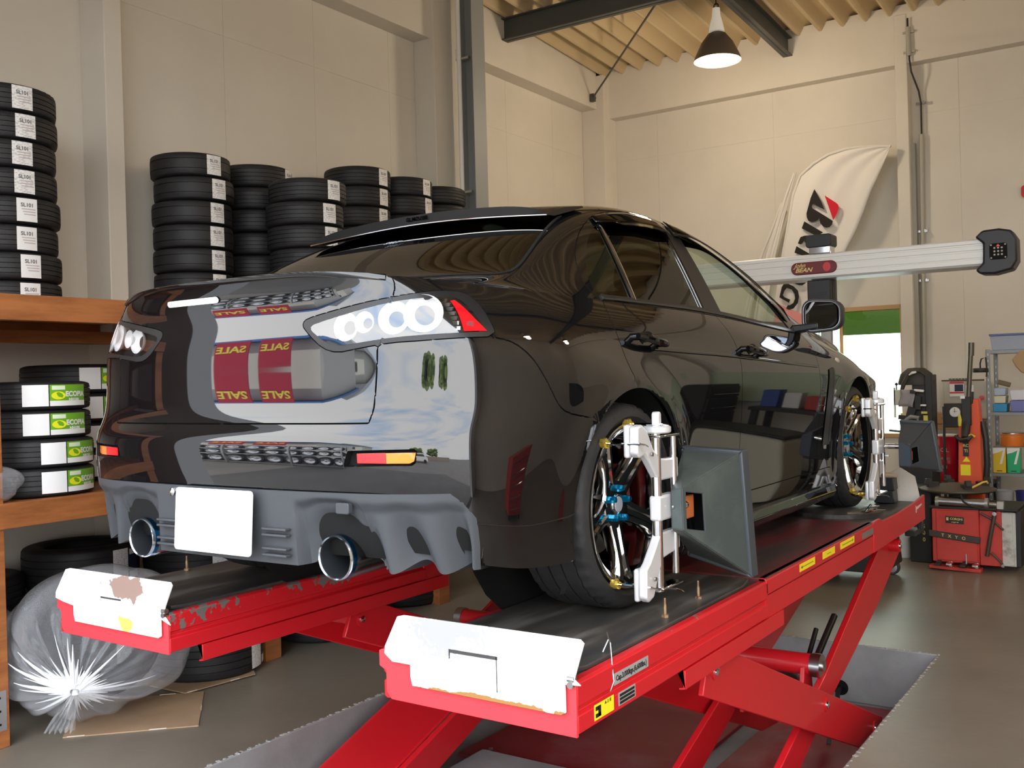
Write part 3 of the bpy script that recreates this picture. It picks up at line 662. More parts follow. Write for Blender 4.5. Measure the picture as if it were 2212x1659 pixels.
# --- diffuser
def diff_grid(sx):
    sm = lambda a, b, x: np.clip((x-a)/(b-a), 0, 1)**2*(3-2*np.clip((x-a)/(b-a), 0, 1))
    T = np.linspace(0, 1, 44); rows = []
    for k in np.linspace(0, 1, 200):
        row = []
        for t in T:
            tt = t*DIFFT; s1 = np.interp(-tt, -DIFFS[:, 1], DIFFS[:, 0]); s = k*s1
            p = Gs(np.array([s]), np.array([tt]))[0]; x = p[0]
            zt = .443; low = .235 + .085*np.exp(-((x-.425)/.080)**4)*1.0
            if .52 < x: low = .226 + .034*(1-np.cos((x-.575)*2*PI/.125))/2*sm(.52, .56, x)*(1-sm(.74, .77, x)) + .0
            if x > .76: low = .235
            low = min(low, .36); z = low + (zt-low)*t
            e = sm(.02, .09, 1-k)*1.0
            side = sm(.295, .315, x)*e; below = 1-sm(.74, .90, t)
            ex = np.exp(-((x-.43)/.10)**4)*(1-sm(.35, .8, t))
            fin = sm(.51, .54, x)*(.5+.5*math.cos((x-.575)*2*PI/.125))**1.3
            d = .016*side*below - .004 + side*(.045*ex + .045*(1-.95*fin)*sm(.49, .54, x) + .02*(1-sm(.49, .54, x))*(1-ex))*(1-sm(0, .85, t))**.8*e
            d -= .012*(1-sm(.90, .97, t))*(0) ; pt = Gs(np.array([s]), np.array([2.2]))[0]
            row.append((sx*(x*.4+pt[0]*.6), pt[1]+d+(.443-z)*.06, z))
        rows.append(row)
    q = MB(); q.grid(rows, flip=sx < 0); 
    top = [(r[-1][0], r[-1][1]+.05, r[-1][2]+.003) for r in rows]; q.grid([[r[-1], t_] for r, t_ in zip(rows, top)], flip=sx > 0)
    bot = [(r[0][0], r[0][1]+.12, r[0][2]+.0) for r in rows]; q.grid([[r[0], t_] for r, t_ in zip(rows, bot)], flip=sx < 0)
    return q
q = diff_grid(1); q2 = diff_grid(-1); q.add(q2.v, q2.f); DIFF = q.build('rear_diffuser', TRIM, CAR, ang=28)
for sx in (-1, 1):
    q = MB()
    for z in (.335, .318, .280, .262): q.box((sx*.185, -.911, z-.0035), (sx*.282, -.89, z+.0035))
    q.build('vent_slats', TRIM, DIFF, bevel=.002)
q = MB(); q.prism(rrect(.048, .030, .006, 3, .475, .402), -.887, -.870); q.build('tow_hook_cover', TRIM, DIFF, bevel=.002)
for sx, nm in ((-1, 'plate_lamp'), ):
    q = MB(); q.lathe([(0, -.93), (.012, -.925), (.014, -.90), (.014, -.88)], 14, (sx*.185, 0, .425), 'y'); q.build('plate_screw', CHROME, DIFF)
q = MB(); R = Matrix.Rotation(math.radians(-4), 3, 'X'); pl = rrect(.335, .185, .012, 4)
q.prism(pl, -.004, .0, 'y', R, (.0, -.925, .348)); q.build('blank_licence_plate', mat('blank white plate', (.93, .93, .93), .5), CAR, bevel=.001)
# --- white blanked badge on the lid
v3, f3, rf3 = patch(Gs, chaikin([(0, 8.80), (0, 9.0), (.46, 9.12), (.46, 8.93)], 1, True), .003, .02); v3 = v3.copy()
q = MB(); n = 60
rows = []
for i in range(n+1):
    x = -.275+.245*i/n; s = np.interp(abs(x), Gs(np.linspace(0, 2, 60), np.full(60, 8.9))[:, 0], np.linspace(0, 2, 60)); e = min(1, math.sqrt(max(0, 1-max(0, (abs(i-n/2)-n/2+3)/3)**2)))
    rows.append([(x, p.y-.004, p.z) for p in (on(Gs, s, 8.98-.16*e)[0], on(Gs, s, 8.98+.17*e)[0])])
q.grid(rows); q.build('blank_badge', mat('white badge', (.9, .9, .9), .4), CAR)
# --- chrome strips, window bars
strip('chrome_bar', Us, [(8.60, 3.96), (8.40, 5.92)], .022, .006, CHROME, CAR)
strip('pillar_edge', Us, [(10.21, 3.9), (10.10, 5.92)], .006, .003, CHROME, CAR)
strip('window_edge', Us, [(7.66, 5.93), (9, 5.93), (10.4, 5.93), (12, 5.93), (13.5, 5.93)], .018, .006, PAINT_R, CAR, n=120)
strip('bumper_crease', Gs, [(4.05, 1.9), (4.6, 1.92), (5.2, 1.95), (6.0, 2.05), (6.2, 2.1)], .004, .0025, PAINT, CAR, n=30)
strip('shoulder_crease', Gs, [(8.2, 6.95), (9, 6.85), (10.42, 6.72), (12, 6.6), (13.6, 6.5)], .010, .005, PAINT, CAR, n=80)
strip('window_rubber', Us, [(6.13, .0), (6.13, 2.6), (6.3, 3.05), (6.5, 3.07), (7.61, 2.64), (8.2, 2.42)], .010, .003, SEAM, CAR, n=90)
strip('lip_edge', Gs, [(0, 9.95), (1.2, 9.95), (2.4, 9.93), (3.3, 9.85)], .016, .007, PAINT, CAR, n=60)
# --- window visors: smoked strips standing off the glass
VIS = clear_glass('smoked acrylic', (.10, .09, .07), .02)
def visor(S, ta, tb, off):
    rows = []
    for i, s in enumerate(S):
        e = min(1, i/3, (len(S)-1-i)/3); r = []
        for k in range(5):
            t = ta(s)+(tb(s)-ta(s))*k/4; p, nn = on(Us, s, t); r.append(p+nn*(.006+off*(k/4)*e))
        rows.append(r)
    for sx in (1, -1):
        q = MB(); q.grid([[(sx*a.x, a.y, a.z) for a in r] for r in rows], flip=sx < 0); o = q.build('window_visor', VIS, CAR)
        m = o.modifiers.new('thick', 'SOLIDIFY'); m.thickness = .003
visor(np.linspace(8.50, 10.32, 22), lambda s: 3.45+.1*abs(s-9.4), lambda s: np.interp(s, [8.5, 8.9, 10.3], [3.9, 4.22, 4.25]), .022)
visor(np.linspace(10.42, 13.55, 30), lambda s: np.interp(s, [10.4, 12.4, 13.5], [3.2, 3.35, 4.1]), lambda s: np.interp(s, [10.4, 11.3, 12.4, 13.55], [4.1, 4.0, 4.25, 5.3]), .022)
# --- roof visor over the rear window
rows = []
for i in range(41):
    x = -.56+1.12*i/40; e = max(0, 1-(abs(x)/.56)**8); s0 = 8.75-.15*(x/.56)**2; t = 2.35*min(1, abs(x)/.56)
    a, na = on(Us, s0, t); c, nc = on(Us, 7.95-.05*(x/.56)**2, t)
    lift = .022+.012*e
    A = a+na*.010; Bp = Vector((c.x, c.y, c.z))+nc*.035; Cc = Bp+nc*.004
    rows.append([(x, A.y, A.z), (x, (A.y+Bp.y)/2, (A.z+Bp.z)/2+.008), (x, Bp.y, Bp.z+.030*e), (x, Bp.y+.002, Bp.z-.006), (x, Bp.y+.05, Bp.z-.004), (x, A.y+.01, A.z-.004)])
q = MB(); q.grid(rows); q.add(rows[0], [tuple(range(6))]); q.add(rows[-1], [tuple(range(6))]); RV = q.build('rear_window_visor', mat('smoked black visor', (.004, .004, .004), .3, 0, 0, .25), CAR)
q = MB(); q.tube([(r[3][0], r[3][1]-.004, r[3][2]) for r in rows], .003, 6); q.build('edge_trim', CHROME, RV)
LOGO = mat('blue lettering', (.05, .14, .5), .4)
text('visor_lettering', 'GL.MOUSSE', .020, LOGO, RV, lambda u, v, w=0: Vector((u-.02, rows[20][2][1]-.004, rows[20][2][2]-.016+v)), .0004, .0006)
def gs_txt(u, v, w=0):
    x = u; s = 7.55+v*4; p = Us(np.array([s]), np.array([.5]))[0]; return Vector((x-.05, p[1]-.004, p[2]+.006))
text('window_lettering', 'SPIRIT', .026, mat('white lettering', (.75, .82, .95), .4), CAR, gs_txt, .0004, .001, .4)
# --- wheels
def tyre_mesh(R, W_, rim, nseg=96, sip=3, groov=(-.30, -.10, .10, .30), gw=.026, shoulder=.03):
    """lathe about x; grooves at fractions of the width; lateral sipes cut every sip segments"""
    q = MB(); h = W_/2; prof = [(rim-.004, -h*.82), (rim+.004, -h*.86), (rim+.010, -h*.93), (rim+(R-rim)*.35, -h*1.02), (rim+(R-rim)*.62, -h*1.0), (R-shoulder*.55, -h*.96), (R-shoulder*.18, -h*.88), (R-.003, -h*.80)]
    for g in groov:
        a = g*W_-gw*W_/2*1.0; c = g*W_+gw*W_/2
        prof += [(R, a-.0005), (R-.007, a+.001), (R-.007, c-.001), (R, c+.0005)]
    right = [(r, -x) for r, x in prof[:8]][::-1]; prof = prof+right; L = len(prof); vs = []
    for i in range(nseg):
        for k, (r, x) in enumerate(prof):
            a = 2*PI*(i + .9*abs(x)/h)/nseg
            if (i % sip == 0) and ((6 <= k <= 8) or (L-9 <= k <= L-7)): r -= .005
            vs.append((x, r*math.cos(a), r*math.sin(a)))
    fs = []
    for i in range(nseg):
        j = (i+1) % nseg
        for k in range(L-1): fs.append((i*L+k, j*L+k, j*L+k+1, i*L+k+1))
    return q.add(vs, fs)
WB_ = mat('wheel chrome', (.55, .54, .53), .07, 1); BRK = mat('brake disc', (.35, .33, .31), .35, 1); BLUE = mat('blue lug nut', (.0, .28, .55), .2, .8, .6)
def wheel_parts(root):
    """wheel facing +x, hub on the origin, outer face near x = .085"""
    tyre_mesh(.327, .238, .2585, 120, 3).build('tyre', RUB, root, ang=40)
    q = MB(); q.lathe([(.247, -.118), (.262, -.116), (.262, -.108), (.250, -.100), (.240, -.06), (.228, .0), (.230, .06), (.243, .090), (.250, .100), (.262, .106), (.2625, .116), (.255, .118), (.246, .112), (.238, .100), (.224, .092), (.220, .05), (.218, 0), (.228, -.06), (.238, -.10)], 96, ax='x', closed=True); q.build('rim', WB_, root, ang=50)
    for i in range(5):
        a = math.radians(90+72*i+14); R = Matrix.Rotation(a, 3, 'X'); q = MB(); rows = []
        for r, w_, x, d in ((.045, .074, .060, .05), (.075, .070, .066, .048), (.11, .060, .074, .040), (.15, .056, .083, .034), (.19, .060, .092, .030), (.222, .078, .098, .026), (.238, .100, .100, .024)):
            rows.append([(x-d, -w_/2*1.25, r), (x-.008, -w_/2*1.12, r), (x, -w_/2, r), (x+.001, -w_/2*.45, r), (x-.006, -w_/2*.25, r), (x-.006, w_/2*.25, r), (x+.001, w_/2*.45, r), (x, w_/2, r), (x-.008, w_/2*1.12, r), (x-d, w_/2*1.25, r)])
        q.grid([[tuple(R @ Vector(p)) for p in r] for r in rows], flip=False); o = q.build('spoke', WB_, root, ang=30)
        a2 = a+math.radians(36); c = Matrix.Rotation(a2, 3, 'X') @ Vector((.064, 0, .052)); q = MB(); q.lathe([(.011, -.02), (.0125, .004), (.012, .016), (.009, .024), (0, .026)], 6, tuple(c), 'x'); q.build('lug_nut', BLUE, root)
    q = MB(); q.lathe([(.080, .02), (.082, .055), (.076, .064), (.050, .066), (.034, .064), (.031, .068), (.028, .070), (0, .070)], 40, ax='x'); h = q.build('hub', WB_, root)
    q = MB(); q.lathe([(.026, .070), (.024, .073), (0, .074)], 24, ax='x'); q.build('hub_cap', mat('grey cap', (.42, .43, .46), .35), h)
    q = MB(); q.lathe([(.16, -.035), (.165, -.035), (.165, -.010), (.09, -.010), (.09, .005), (0, .005)], 48, ax='x'); q.build('brake_disc', BRK, root)
    q = MB(); q.prism([(.10*math.cos(t), .10*math.sin(t)) for t in [math.radians(x) for x in range(-30, 41, 10)]]+[(.185*math.cos(t), .185*math.sin(t)) for t in [math.radians(x) for x in range(40, -31, -10)]], -.06, .02, 'x'); q.build('brake_caliper', mat('caliper red', (.25, .02, .02), .4), root, bevel=.006)
    q = MB(); q.cyl((-.10, 0, 0), (.0, 0, 0), .06); q.cyl((-.35, 0, 0), (-.1, 0, 0), .03); q.build('axle', SEAM, root)
def attach(nm, x, y, rz):
    e = bpy.data.objects.new(nm, None); COL.objects.link(e); e.parent = CAR; e.location = (x, y, .326); e.rotation_euler = (0, 0, rz); return e
w0 = attach('wheel', .769, 0, 0); wheel_parts(w0)
for x, y, rz in ((.769, 2.65, 0), (-.769, 0, PI), (-.769, 2.65, PI)):
    c = _cw = w0.copy(); COL.objects.link(c); c.parent = CAR; c.location = (x, y, .326); c.rotation_euler = (0, 0, rz)
    for ch in w0.children: _copy(ch, c)
# --- exhausts
for sx in (-1, 1):
    q = MB(); x = sx*.422; q.lathe([(.057, -.862), (.060, -.866), (.0625, -.860), (.0625, -.80), (.061, -.55), (.03, -.50), (.028, -.2)], 40, (x, 0, .262), 'y'); ex = q.build('exhaust_tip', mat('dark titanium', (.22, .21, .21), .18, 1), CAR)
    q = MB(); q.lathe([(.057, -.862), (.054, -.855), (.053, -.60), (0, -.60)], 40, (x, 0, .262), 'y'); q.build('inner_pipe', mat('exhaust bore', (.03, .035, .04), .5, .6), ex)
    q = MB(); q.lathe([(.0565, -.8635), (.0595, -.867), (.0628, -.861), (.0630, -.857)], 40, (x, 0, .262), 'y'); q.build('blued_ring', mat('polished edge', (.75, .85, .95), .15, 1), ex)
    q = MB(); q.lathe([(.0630, -.857), (.0630, -.842)], 40, (x, 0, .262), 'y'); q.build('blue_band', mat('deep blue titanium', (.02, .20, .42), .2, 1), ex)
# --- door handles
for nm, s, t in (('r', 8.05, 7.42), ('f', 10.82, 7.20)):
    p, nn = on(Gs, s, t)
    for sx in (1, -1):
        q = MB(); P = []
        for i in range(13):
            u = -1+2*i/12; P.append((sx*(p.x+.030+.012*(1-u*u)), p.y+u*.105, p.z-.012*u-.0))
        q.tube(P, [.010]+[.0135]*11+[.010], 10); q.cyl((sx*(p.x-.01), p.y-.085, p.z+.010), (sx*(p.x+.034), p.y-.085, p.z+.010), .012, 12); q.cyl((sx*(p.x-.01), p.y+.085, p.z-.010), (sx*(p.x+.034), p.y+.085, p.z-.010), .012, 12)
        hd = q.build('door_handle', PAINT, CAR)
        q = MB(); q.lathe([(0, .0), (.030, .0015), (.040, .004), (.042, .0)], 24, (0, 0, 0), 'x'); q.v = [(sx*(p.x+.0015+a*1.0), p.y+.02+b_*1.2, p.z-.006+c_*.9) for a, b_, c_ in q.v]; q.build('handle_cup', SEAM, hd)
# --- door mirrors
for sx in (1, -1):
    q = MB(); R = Matrix.Rotation(sx*math.radians(0), 3, 'Z'); out = rrect(.188, .152, .05, 5); rows = []
    c0 = Vector((sx*.918, 1.985, 1.003))
    for y, k in ((-.018, .955), (-.018, 1.0), (.0, 1.03), (.04, 1.02), (.09, .86), (.13, .55), (.145, .2)):
        rows.append([tuple(c0+Vector((sx*(a*k-.02*(1-k))*(1.0), y, c*k*(1-.12*(a*sx if False else a)/.11)))) for a, c in out])
    rows = [r+[r[0]] for r in rows]; q.grid(rows, flip=sx > 0); q.add(rows[-1][:-1], [tuple(range(len(out)))]); mr = q.build('door_mirror', BLK, CAR)
    q = MB(); P = [tuple(c0+Vector((sx*a*.86, -.014, c*.84*(1-.12*a/.11)))) for a, c in out]; P = [(p[0], p[1]-.020+.012*(1 if (p[0]-c0.x)*sx > 0 else -1)*abs(p[0]-c0.x)/.09 + (-.012 if 0 else 0)-(p[0]-c0.x)*sx*.30+.012, p[2]) for p in P]; q.add(P, [tuple(range(len(P)))] if sx < 0 else [tuple(reversed(range(len(P))))]); q.build('mirror_glass', mat('mirror', (.8, .8, .82), .02, 1), mr)
    q = MB(); q.tube([tuple(c0+Vector((sx*a*.92, -.017, c*.90*(1-.12*a/.11)))) for a, c in out], .003, 6, closed=True); q.build('glass_edge', mat('mirror edge', (.3, .3, .33), .3, .5), mr)
    q = MB(); q.prism([(sx*.78, .925), (sx*.90, .94), (sx*.90, .97), (sx*.77, .965)], 1.96, 2.06, 'y'); q.build('mirror_stalk', BLK, mr, bevel=.008)
# --- front wing: vent and indicator
v3, f3, rf3 = patch(Gs, [(14.30, 6.3), (14.62, 6.6), (14.45, 2.3), (14.02, 2.3)], .004, .04)
for sx in (1, -1): np_mesh('wing_vent', v3*np.array([sx, 1, 1]), f3 if sx > 0 else f3[:, ::-1], BLK, CAR)
strip('vent_blade', Gs, [(14.60, 6.5), (14.42, 2.4)], .03, .006, PAINT_R, CAR, n=20)
for sx in (1, -1):
    p, nn = on(Gs, 15.1, 7.5); q = MB(); q.lathe([(0, .008), (.02, .006), (.03, .0)], 20, (0, 0, 0), 'x'); q.v = [(sx*(p.x+a), p.y+b_*1.3, p.z+c_*.5-.2*b_) for a, b_, c_ in q.v]; q.build('side_indicator', mat('indicator lens', (.55, .5, .42), .1, 0, 1), CAR)
# sill moulding under each skirt
for sx in (1, -1): q = MB(); q.prism([(sx*.84, .085), (sx*.872, .10), (sx*.888, .13), (sx*.875, .165), (sx*.84, .17)], .40, 2.26, 'y'); q.build('skirt_moulding', PAINT, CAR, bevel=.006)
# head lamps, mostly hidden from here
for sx in (1, -1):
    v3, f3, rf3 = patch(Gs, [(18.6, 7.2), (20.2, 7.4), (20.4, 9.2), (18.4, 9.4)], .004, .05); np_mesh('head_lamp', v3*np.array([sx, 1, 1]), f3 if sx > 0 else f3[:, ::-1], SILV, CAR)
v3, f3, rf3 = patch(Gs, [(20.3, 1.5), (22, 1.5), (22, 8.2), (20.6, 8.2)], .004, .05); v3, f3 = both(v3, f3); np_mesh('grille', v3, f3, BLK, CAR)
# ---------------------------------------------------------------- scissor lift
def deck_mat(name, a, b_, c, sc):
    m = mat(name, a, .42, .3); t, p = nodes(m); tc = t.nodes.new('ShaderNodeTexCoord'); mp = t.nodes.new('ShaderNodeMapping'); mp.inputs['Scale'].default_value = (6, .9, 6)
    n = t.nodes.new('ShaderNodeTexNoise'); n.inputs['Scale'].default_value = sc; n.inputs['Detail'].default_value = 8; r = t.nodes.new('ShaderNodeValToRGB')
    r.color_ramp.elements[0].position = .32; r.color_ramp.elements[0].color = (*a, 1); r.color_ramp.elements[1].position = .72; r.color_ramp.elements[1].color = (*c, 1); e = r.color_ramp.elements.new(.52); e.color = (*b_, 1)
    t.links.new(tc.outputs['Object'], mp.inputs[0]); t.links.new(mp.outputs[0], n.inputs['Vector']); t.links.new(n.outputs['Fac'], r.inputs[0]); t.links.new(r.outputs[0], p.inputs['Base Color'])
    v = t.nodes.new('ShaderNodeMapRange'); v.inputs[3].default_value = .25; v.inputs[4].default_value = .6; t.links.new(n.outputs['Fac'], v.inputs[0]); t.links.new(v.outputs[0], p.inputs['Roughness'])
    return m
MATP = deck_mat('rubbed black plate', (.045, .048, .055), (.09, .08, .07), (.22, .21, .20), 2.2)
DECKR = deck_mat('scuffed red deck', (.28, .02, .03), (.12, .05, .05), (.06, .05, .05), 1.4)
FLAP = mat('bare white flap', (.90, .90, .90), .5)
def flap_mat(name, spots):
    """white plate with rust / scrape marks; spots = (x, z, radius, colour, density)"""
    m = mat(name, (.92, .92, .92), .5); t, p = nodes(m); tc = t.nodes.new('ShaderNodeTexCoord'); last = None
    for (x, z, rx, rz, col, sc, thr) in spots:
        s = t.nodes.new('ShaderNodeVectorMath'); s.operation = 'SUBTRACT'; s.inputs[1].default_value = (x, 0, z); k = t.nodes.new('ShaderNodeVectorMath'); k.operation = 'MULTIPLY'; k.inputs[1].default_value = (1/rx, 0, 1/rz)
        l = t.nodes.new('ShaderNodeVectorMath'); l.operation = 'LENGTH'; n = t.nodes.new('ShaderNodeTexNoise'); n.inputs['Scale'].default_value = sc; n.inputs['Detail'].default_value = 5
        a = t.nodes.new('ShaderNodeMath'); a.operation = 'MULTIPLY_ADD'; a.inputs[1].default_value = -.5; r = t.nodes.new('ShaderNodeValToRGB'); r.color_ramp.elements[0].position = thr; r.color_ramp.elements[1].position = thr+.03
        r.color_ramp.elements[0].color = (0, 0, 0, 1); r.color_ramp.elements[1].color = (1, 1, 1, 1)
        mx = t.nodes.new('ShaderNodeMixRGB'); mx.inputs[1].default_value = (.92, .92, .92, 1); mx.inputs[2].default_value = (*col, 1)
        t.links.new(tc.outputs['Object'], s.inputs[0]); t.links.new(s.outputs[0], k.inputs[0]); t.links.new(k.outputs[0], l.inputs[0]); t.links.new(l.outputs['Value'], a.inputs[0])
        t.links.new(tc.outputs['Object'], n.inputs['Vector']); ad = t.nodes.new('ShaderNodeMath'); ad.operation = 'ADD'; ad.inputs[1].default_value = .5; t.links.new(n.outputs['Fac'], ad.inputs[0]); t.links.new(ad.outputs[0], a.inputs[2])
        t.links.new(a.outputs[0], r.inputs[0]); t.links.new(r.outputs[0], mx.inputs[0])
        if last: t.links.new(last, mx.inputs[1])
        last = mx.outputs[0]
    t.links.new(last, p.inputs['Base Color']); return m
def runway(cx, right):
    sg = 1 if right else -1
    root = thing('scissor_lift', 'near red scissor lift runway under the right wheels, capacity sticker on its side' if right else 'far red scissor lift runway under the left wheels, paint flaking along its edge', 'car lift', (cx, 0, 0))
    hw = .315; Y0, Y1, Y2, Y3 = -.73, .62, 2.12, 3.27
    P = lambda nm, b, m, bev=.004, **k: b.build(nm, m, root, bevel=bev, **k)
    # sliding rear plates on the low rear section
    b = MB(); b.box((-hw+.02, Y0+.03, .790), (hw-.02, Y1, .852)); P('deck_plate', b, MATP, .003)
    b = MB(); pl = [(-hw+.045, Y0+.05), (hw-.06, Y0+.05), (hw-.035, Y0+.11), (hw-.035, Y1-.14), (hw-.06, Y1-.02), (-hw+.045, Y1-.02)]; b.prism(pl, .852, .866, 'z'); P('slip_plate', b, MATP, .003)
    # red middle deck and front section with the turntable well
    b = MB(); b.box((-hw+.004, Y1, .80), (hw-.004, Y2, .868)); P('deck', b, DECKR, .004)
    b = MB(); b.box((-hw+.01, Y2, .78), (hw-.01, Y3, .835)); P('front_deck', b, MATP, .003)
    b = MB(); b.lathe([(0, .835), (.235, .835), (.235, .856), (.19, .868), (0, .868)], 40, (0, 2.62, 0)); P('turn_plate', b, MATP, 0)
    # side rails: folded channel with a step
    for s in (1, -1):
        m = WORN2 if right else WORN
        b = MB(); pr = [(hw-.03, .800), (hw-.03, .857), (hw-.008, .857), (hw, .850), (hw, .796), (hw-.012, .788), (hw-.012, .778), (hw, .770), (hw, .728), (hw-.008, .722), (hw-.03, .722), (hw-.03, .735), (hw-.014, .742), (hw-.020, .80)]
        if s < 0: pr = [(-a, c) for a, c in pr]
        b.prism(pr, Y0, Y1+.01, 'y'); P('side_rail', b, m, .0015)
        pr = [(hw-.03, .80), (hw-.03, .868), (hw-.010, .868), (hw, .860), (hw, .812), (hw-.004, .808), (hw-.004, .722), (hw-.03, .722), (hw-.03, .735), (hw-.014, .742)]
        if s < 0: pr = [(-a, c) for a, c in pr]
        b = MB(); b.prism(pr, Y1-.0, Y2, 'y'); P('middle_rail', b, RED, .0015)
        b = MB(); x0, x1 = sorted((s*(hw-.014), s*hw)); zz = [(Y2-.0, .722), (Y3, .735), (Y3, .876), (3.14, .866), (3.0, .858), (2.62, .850), (2.30, .853), (2.24, .872), (Y2, .868)]; b.prism(zz, x0, x1, 'x'); P('front_rail', b, RED, .002)
    # rear end plate: red frame, bent side lug, white flap
    b = MB(); ep = [(-hw-.012, .855), (-hw-.012, .812), (-hw+.012, .800), (-hw+.012, .742), (-hw+.03, .722), (hw-.002, .718), (hw-.002, .852), (hw-.02, .860), (-hw+.0, .860)]; b.prism(ep, Y0-.006, Y0+.004, 'y'); P('end_plate', b, mat('end red', (.72, .045, .06), .42), .002)
    if right:
        fl = [(-.131+.05-.205-.02, .965), (.335, .967), (.345, .958), (.322, .888), (.315, .866), (.333, .853), (.288, .850), (.288, .78), (.275, .772), (-.20, .775), (-.206, .80), (-.206, .832), (-.27, .832), (-.298, .852), (-.296, .872), (-.248, .96)]
        fl[0] = (-.225, .966); m = flap_mat('flap with scrape marks', [(-.07, .935, .17, .085, (.38, .38, .38), 75, .615), (.0, .90, .06, .04, (.80, .62, .62), 60, .62), (.05, .770, .26, .014, (.35, .17, .05), 30, .52)])
    else:
        fl = [(-.225, .966), (.345, .966), (.353, .955), (.315, .885), (.303, .855), (.338, .822), (.288, .838), (.288, .780), (.272, .772), (-.20, .776), (-.208, .80), (-.208, .832), (-.27, .840), (-.318, .850), (-.316, .872), (-.25, .96)]
        m = flap_mat('flap with brown stain', [(.11, .925, .13, .055, (.30, .20, .17), 16, .60), (.095, .80, .045, .035, (.75, .5, .12), 20, .60)])
    b = MB(); R = Matrix.Rotation(math.radians(6), 3, 'X'); b.prism(fl, -.003, .003, 'y', None, (0, Y0-.014, 0)); fo = P('ramp_flap', b, m, .0015)
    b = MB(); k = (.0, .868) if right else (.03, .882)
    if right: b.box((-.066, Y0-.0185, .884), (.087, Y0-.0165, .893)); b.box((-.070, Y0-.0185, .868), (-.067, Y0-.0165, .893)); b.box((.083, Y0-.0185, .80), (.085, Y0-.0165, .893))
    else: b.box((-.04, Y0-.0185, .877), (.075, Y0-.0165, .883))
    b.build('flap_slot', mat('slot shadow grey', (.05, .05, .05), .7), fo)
    for x, z in (((-.185, .80), (.125, .805)) if right else ((-.185, .815), (.15, .795), (.26, .795))):
        b = MB(); b.lathe([(0, -.012), (.009, -.008), (.011, .0)], 16, (x, Y0-.014, z), 'y'); b.build('flap_bolt', mat('painted bolt', (.7, .68, .6), .5), fo)
    b = MB(); b.cyl((hw-.02, Y0-.012, .866), (hw+.0, Y0-.012, .866), .009, 10); b.cyl((hw-.010, Y0-.002, .852), (hw-.010, Y0-.022, .852), .009, 10); P('hinge_bolt', b, STEEL, 0)
    # lock pins standing in the slip plates
    for x, y in (((.237, -.06), (.224, .224)) if right else ((-.239, -.223), (.1, -.1))):
        if not right and x > 0: continue
        b = MB(); b.cyl((x, y, .864), (x, y, .874), .012, 6); b.cyl((x, y, .874), (x, y, .905), .005, 8); b.cyl((x, y, .905), (x, y, .925), .0035, 8); P('lock_pin', b, mat('rusty brass pin', (.45, .30, .17), .45, .6, noise=(60, (.2, .1, .05), .4, .7)), 0)
    # lower channel (jacking beam rail) and its hanging bracket
    for s in (1, -1):
        b = MB(); pr = [(hw-.03, .722), (hw+.002, .722), (hw+.002, .666), (hw-.020, .662), (hw-.020, .668), (hw-.006, .670), (hw-.006, .722)]
        if s < 0: pr = [(-a, c) for a, c in pr]
        b.prism(pr, -.10 if right else -.60, .79, 'y'); P('lower_rail', b, RED, .001)
    b = MB(); b.box((-hw+.03, -.70, .728), (hw-.03, 3.2, .742)); P('under_tray', b, RED, .002)
    # scissor arms
    def arm(pts, x0, x1, name, bev=.004):
        b = MB(); b.prism(pts, min(x0, x1), max(x0, x1), 'x'); return P(name, b, RED, bev)
    A = [(.16, .565), (.20, .655), (.40, .655), (2.42, -.17), (2.36, -.25), (2.05, -.215)]
    for s in (1, -1): arm(A, s*(hw-.075), s*(hw-.055), 'scissor_arm')
    arm([(.45, .60), (.95, .394), (.93, .379), (.43, .585)], -(hw-.075), hw-.075, 'arm_cross_plate')
    Bm = [(3.02, .69), (2.72, .69), (1.62, .235), (.42, -.17), (.30, -.30), (.56, -.30), (1.72, .115), (2.56, .36), (3.07, .56)]
    for s in (1, -1): arm(Bm, s*(hw-.135), s*(hw-.105), 'scissor_arm')
    ye = .86 if right else 1.5; arm([(.42, -.16), (ye, .215-(1.5-ye)*.3375), (ye+.01, .205-(1.5-ye)*.3375), (.43, -.173)], -(hw-.135), hw-.135, 'arm_cross_plate')
    # pivots
    for y, z, r in ((1.47, .165, .03), (.26, .62, .028), (2.86, .64, .035), (2.25, -.17, .03), (.42, -.24, .03)):
        b = MB(); b.cyl((-hw+.05, y, z), (hw-.05, y, z), r, 20); P('pivot_shaft', b, RED, 0)
        b = MB(); b.lathe([(0, 0), (r*.5, .0), (r*.55, -.010), (0, -.012)] if 0 else [(r*.55, 0), (r*.5, .012), (0, .016)], 16, (hw-.056, y, z), 'x'); P('pivot_bolt', b, CHROME, 0)
    # hydraulic lever: cross tube with bright rollers on two lugs
    ty, tz = (1.62, .285)
    b = MB(); b.cyl((-hw+.10, ty, tz), (hw-.16, ty, tz), .048, 28); tb = P('lever_tube', b, RED, 0)
    for x0, x1 in ((hw-.16, hw-.115), (-hw+.055, -hw+.10)):
        b = MB(); b.cyl((x0, ty, tz), (x1, ty, tz), .053, 28); b.cyl((x1, ty, tz), (x1+.012, ty, tz), .024, 20); b.build('roller', STEEL, root)
    for x in (-hw+.16, hw-.20):
        b = MB(); b.prism([(ty-.05, tz), (ty+.05, tz), (ty+.08, .02), (ty-.10, .05)], x, x+.022, 'x'); P('lever_lug', b, RED, .004)
    b = MB(); b.cyl((-.03, ty, tz), (-.03, 2.45, -.20), .035, 20); P('hydraulic_cylinder', b, mat('cylinder grey', (.10, .10, .10), .35), 0)
    b = MB(); b.cyl((.12, 1.70, .22), (.12, 2.1, .40), .016, 12); b.cyl((.06, 1.75, .15), (.06, 2.0, .35), .012, 12); P('hydraulic_hose', b, BLK, 0)
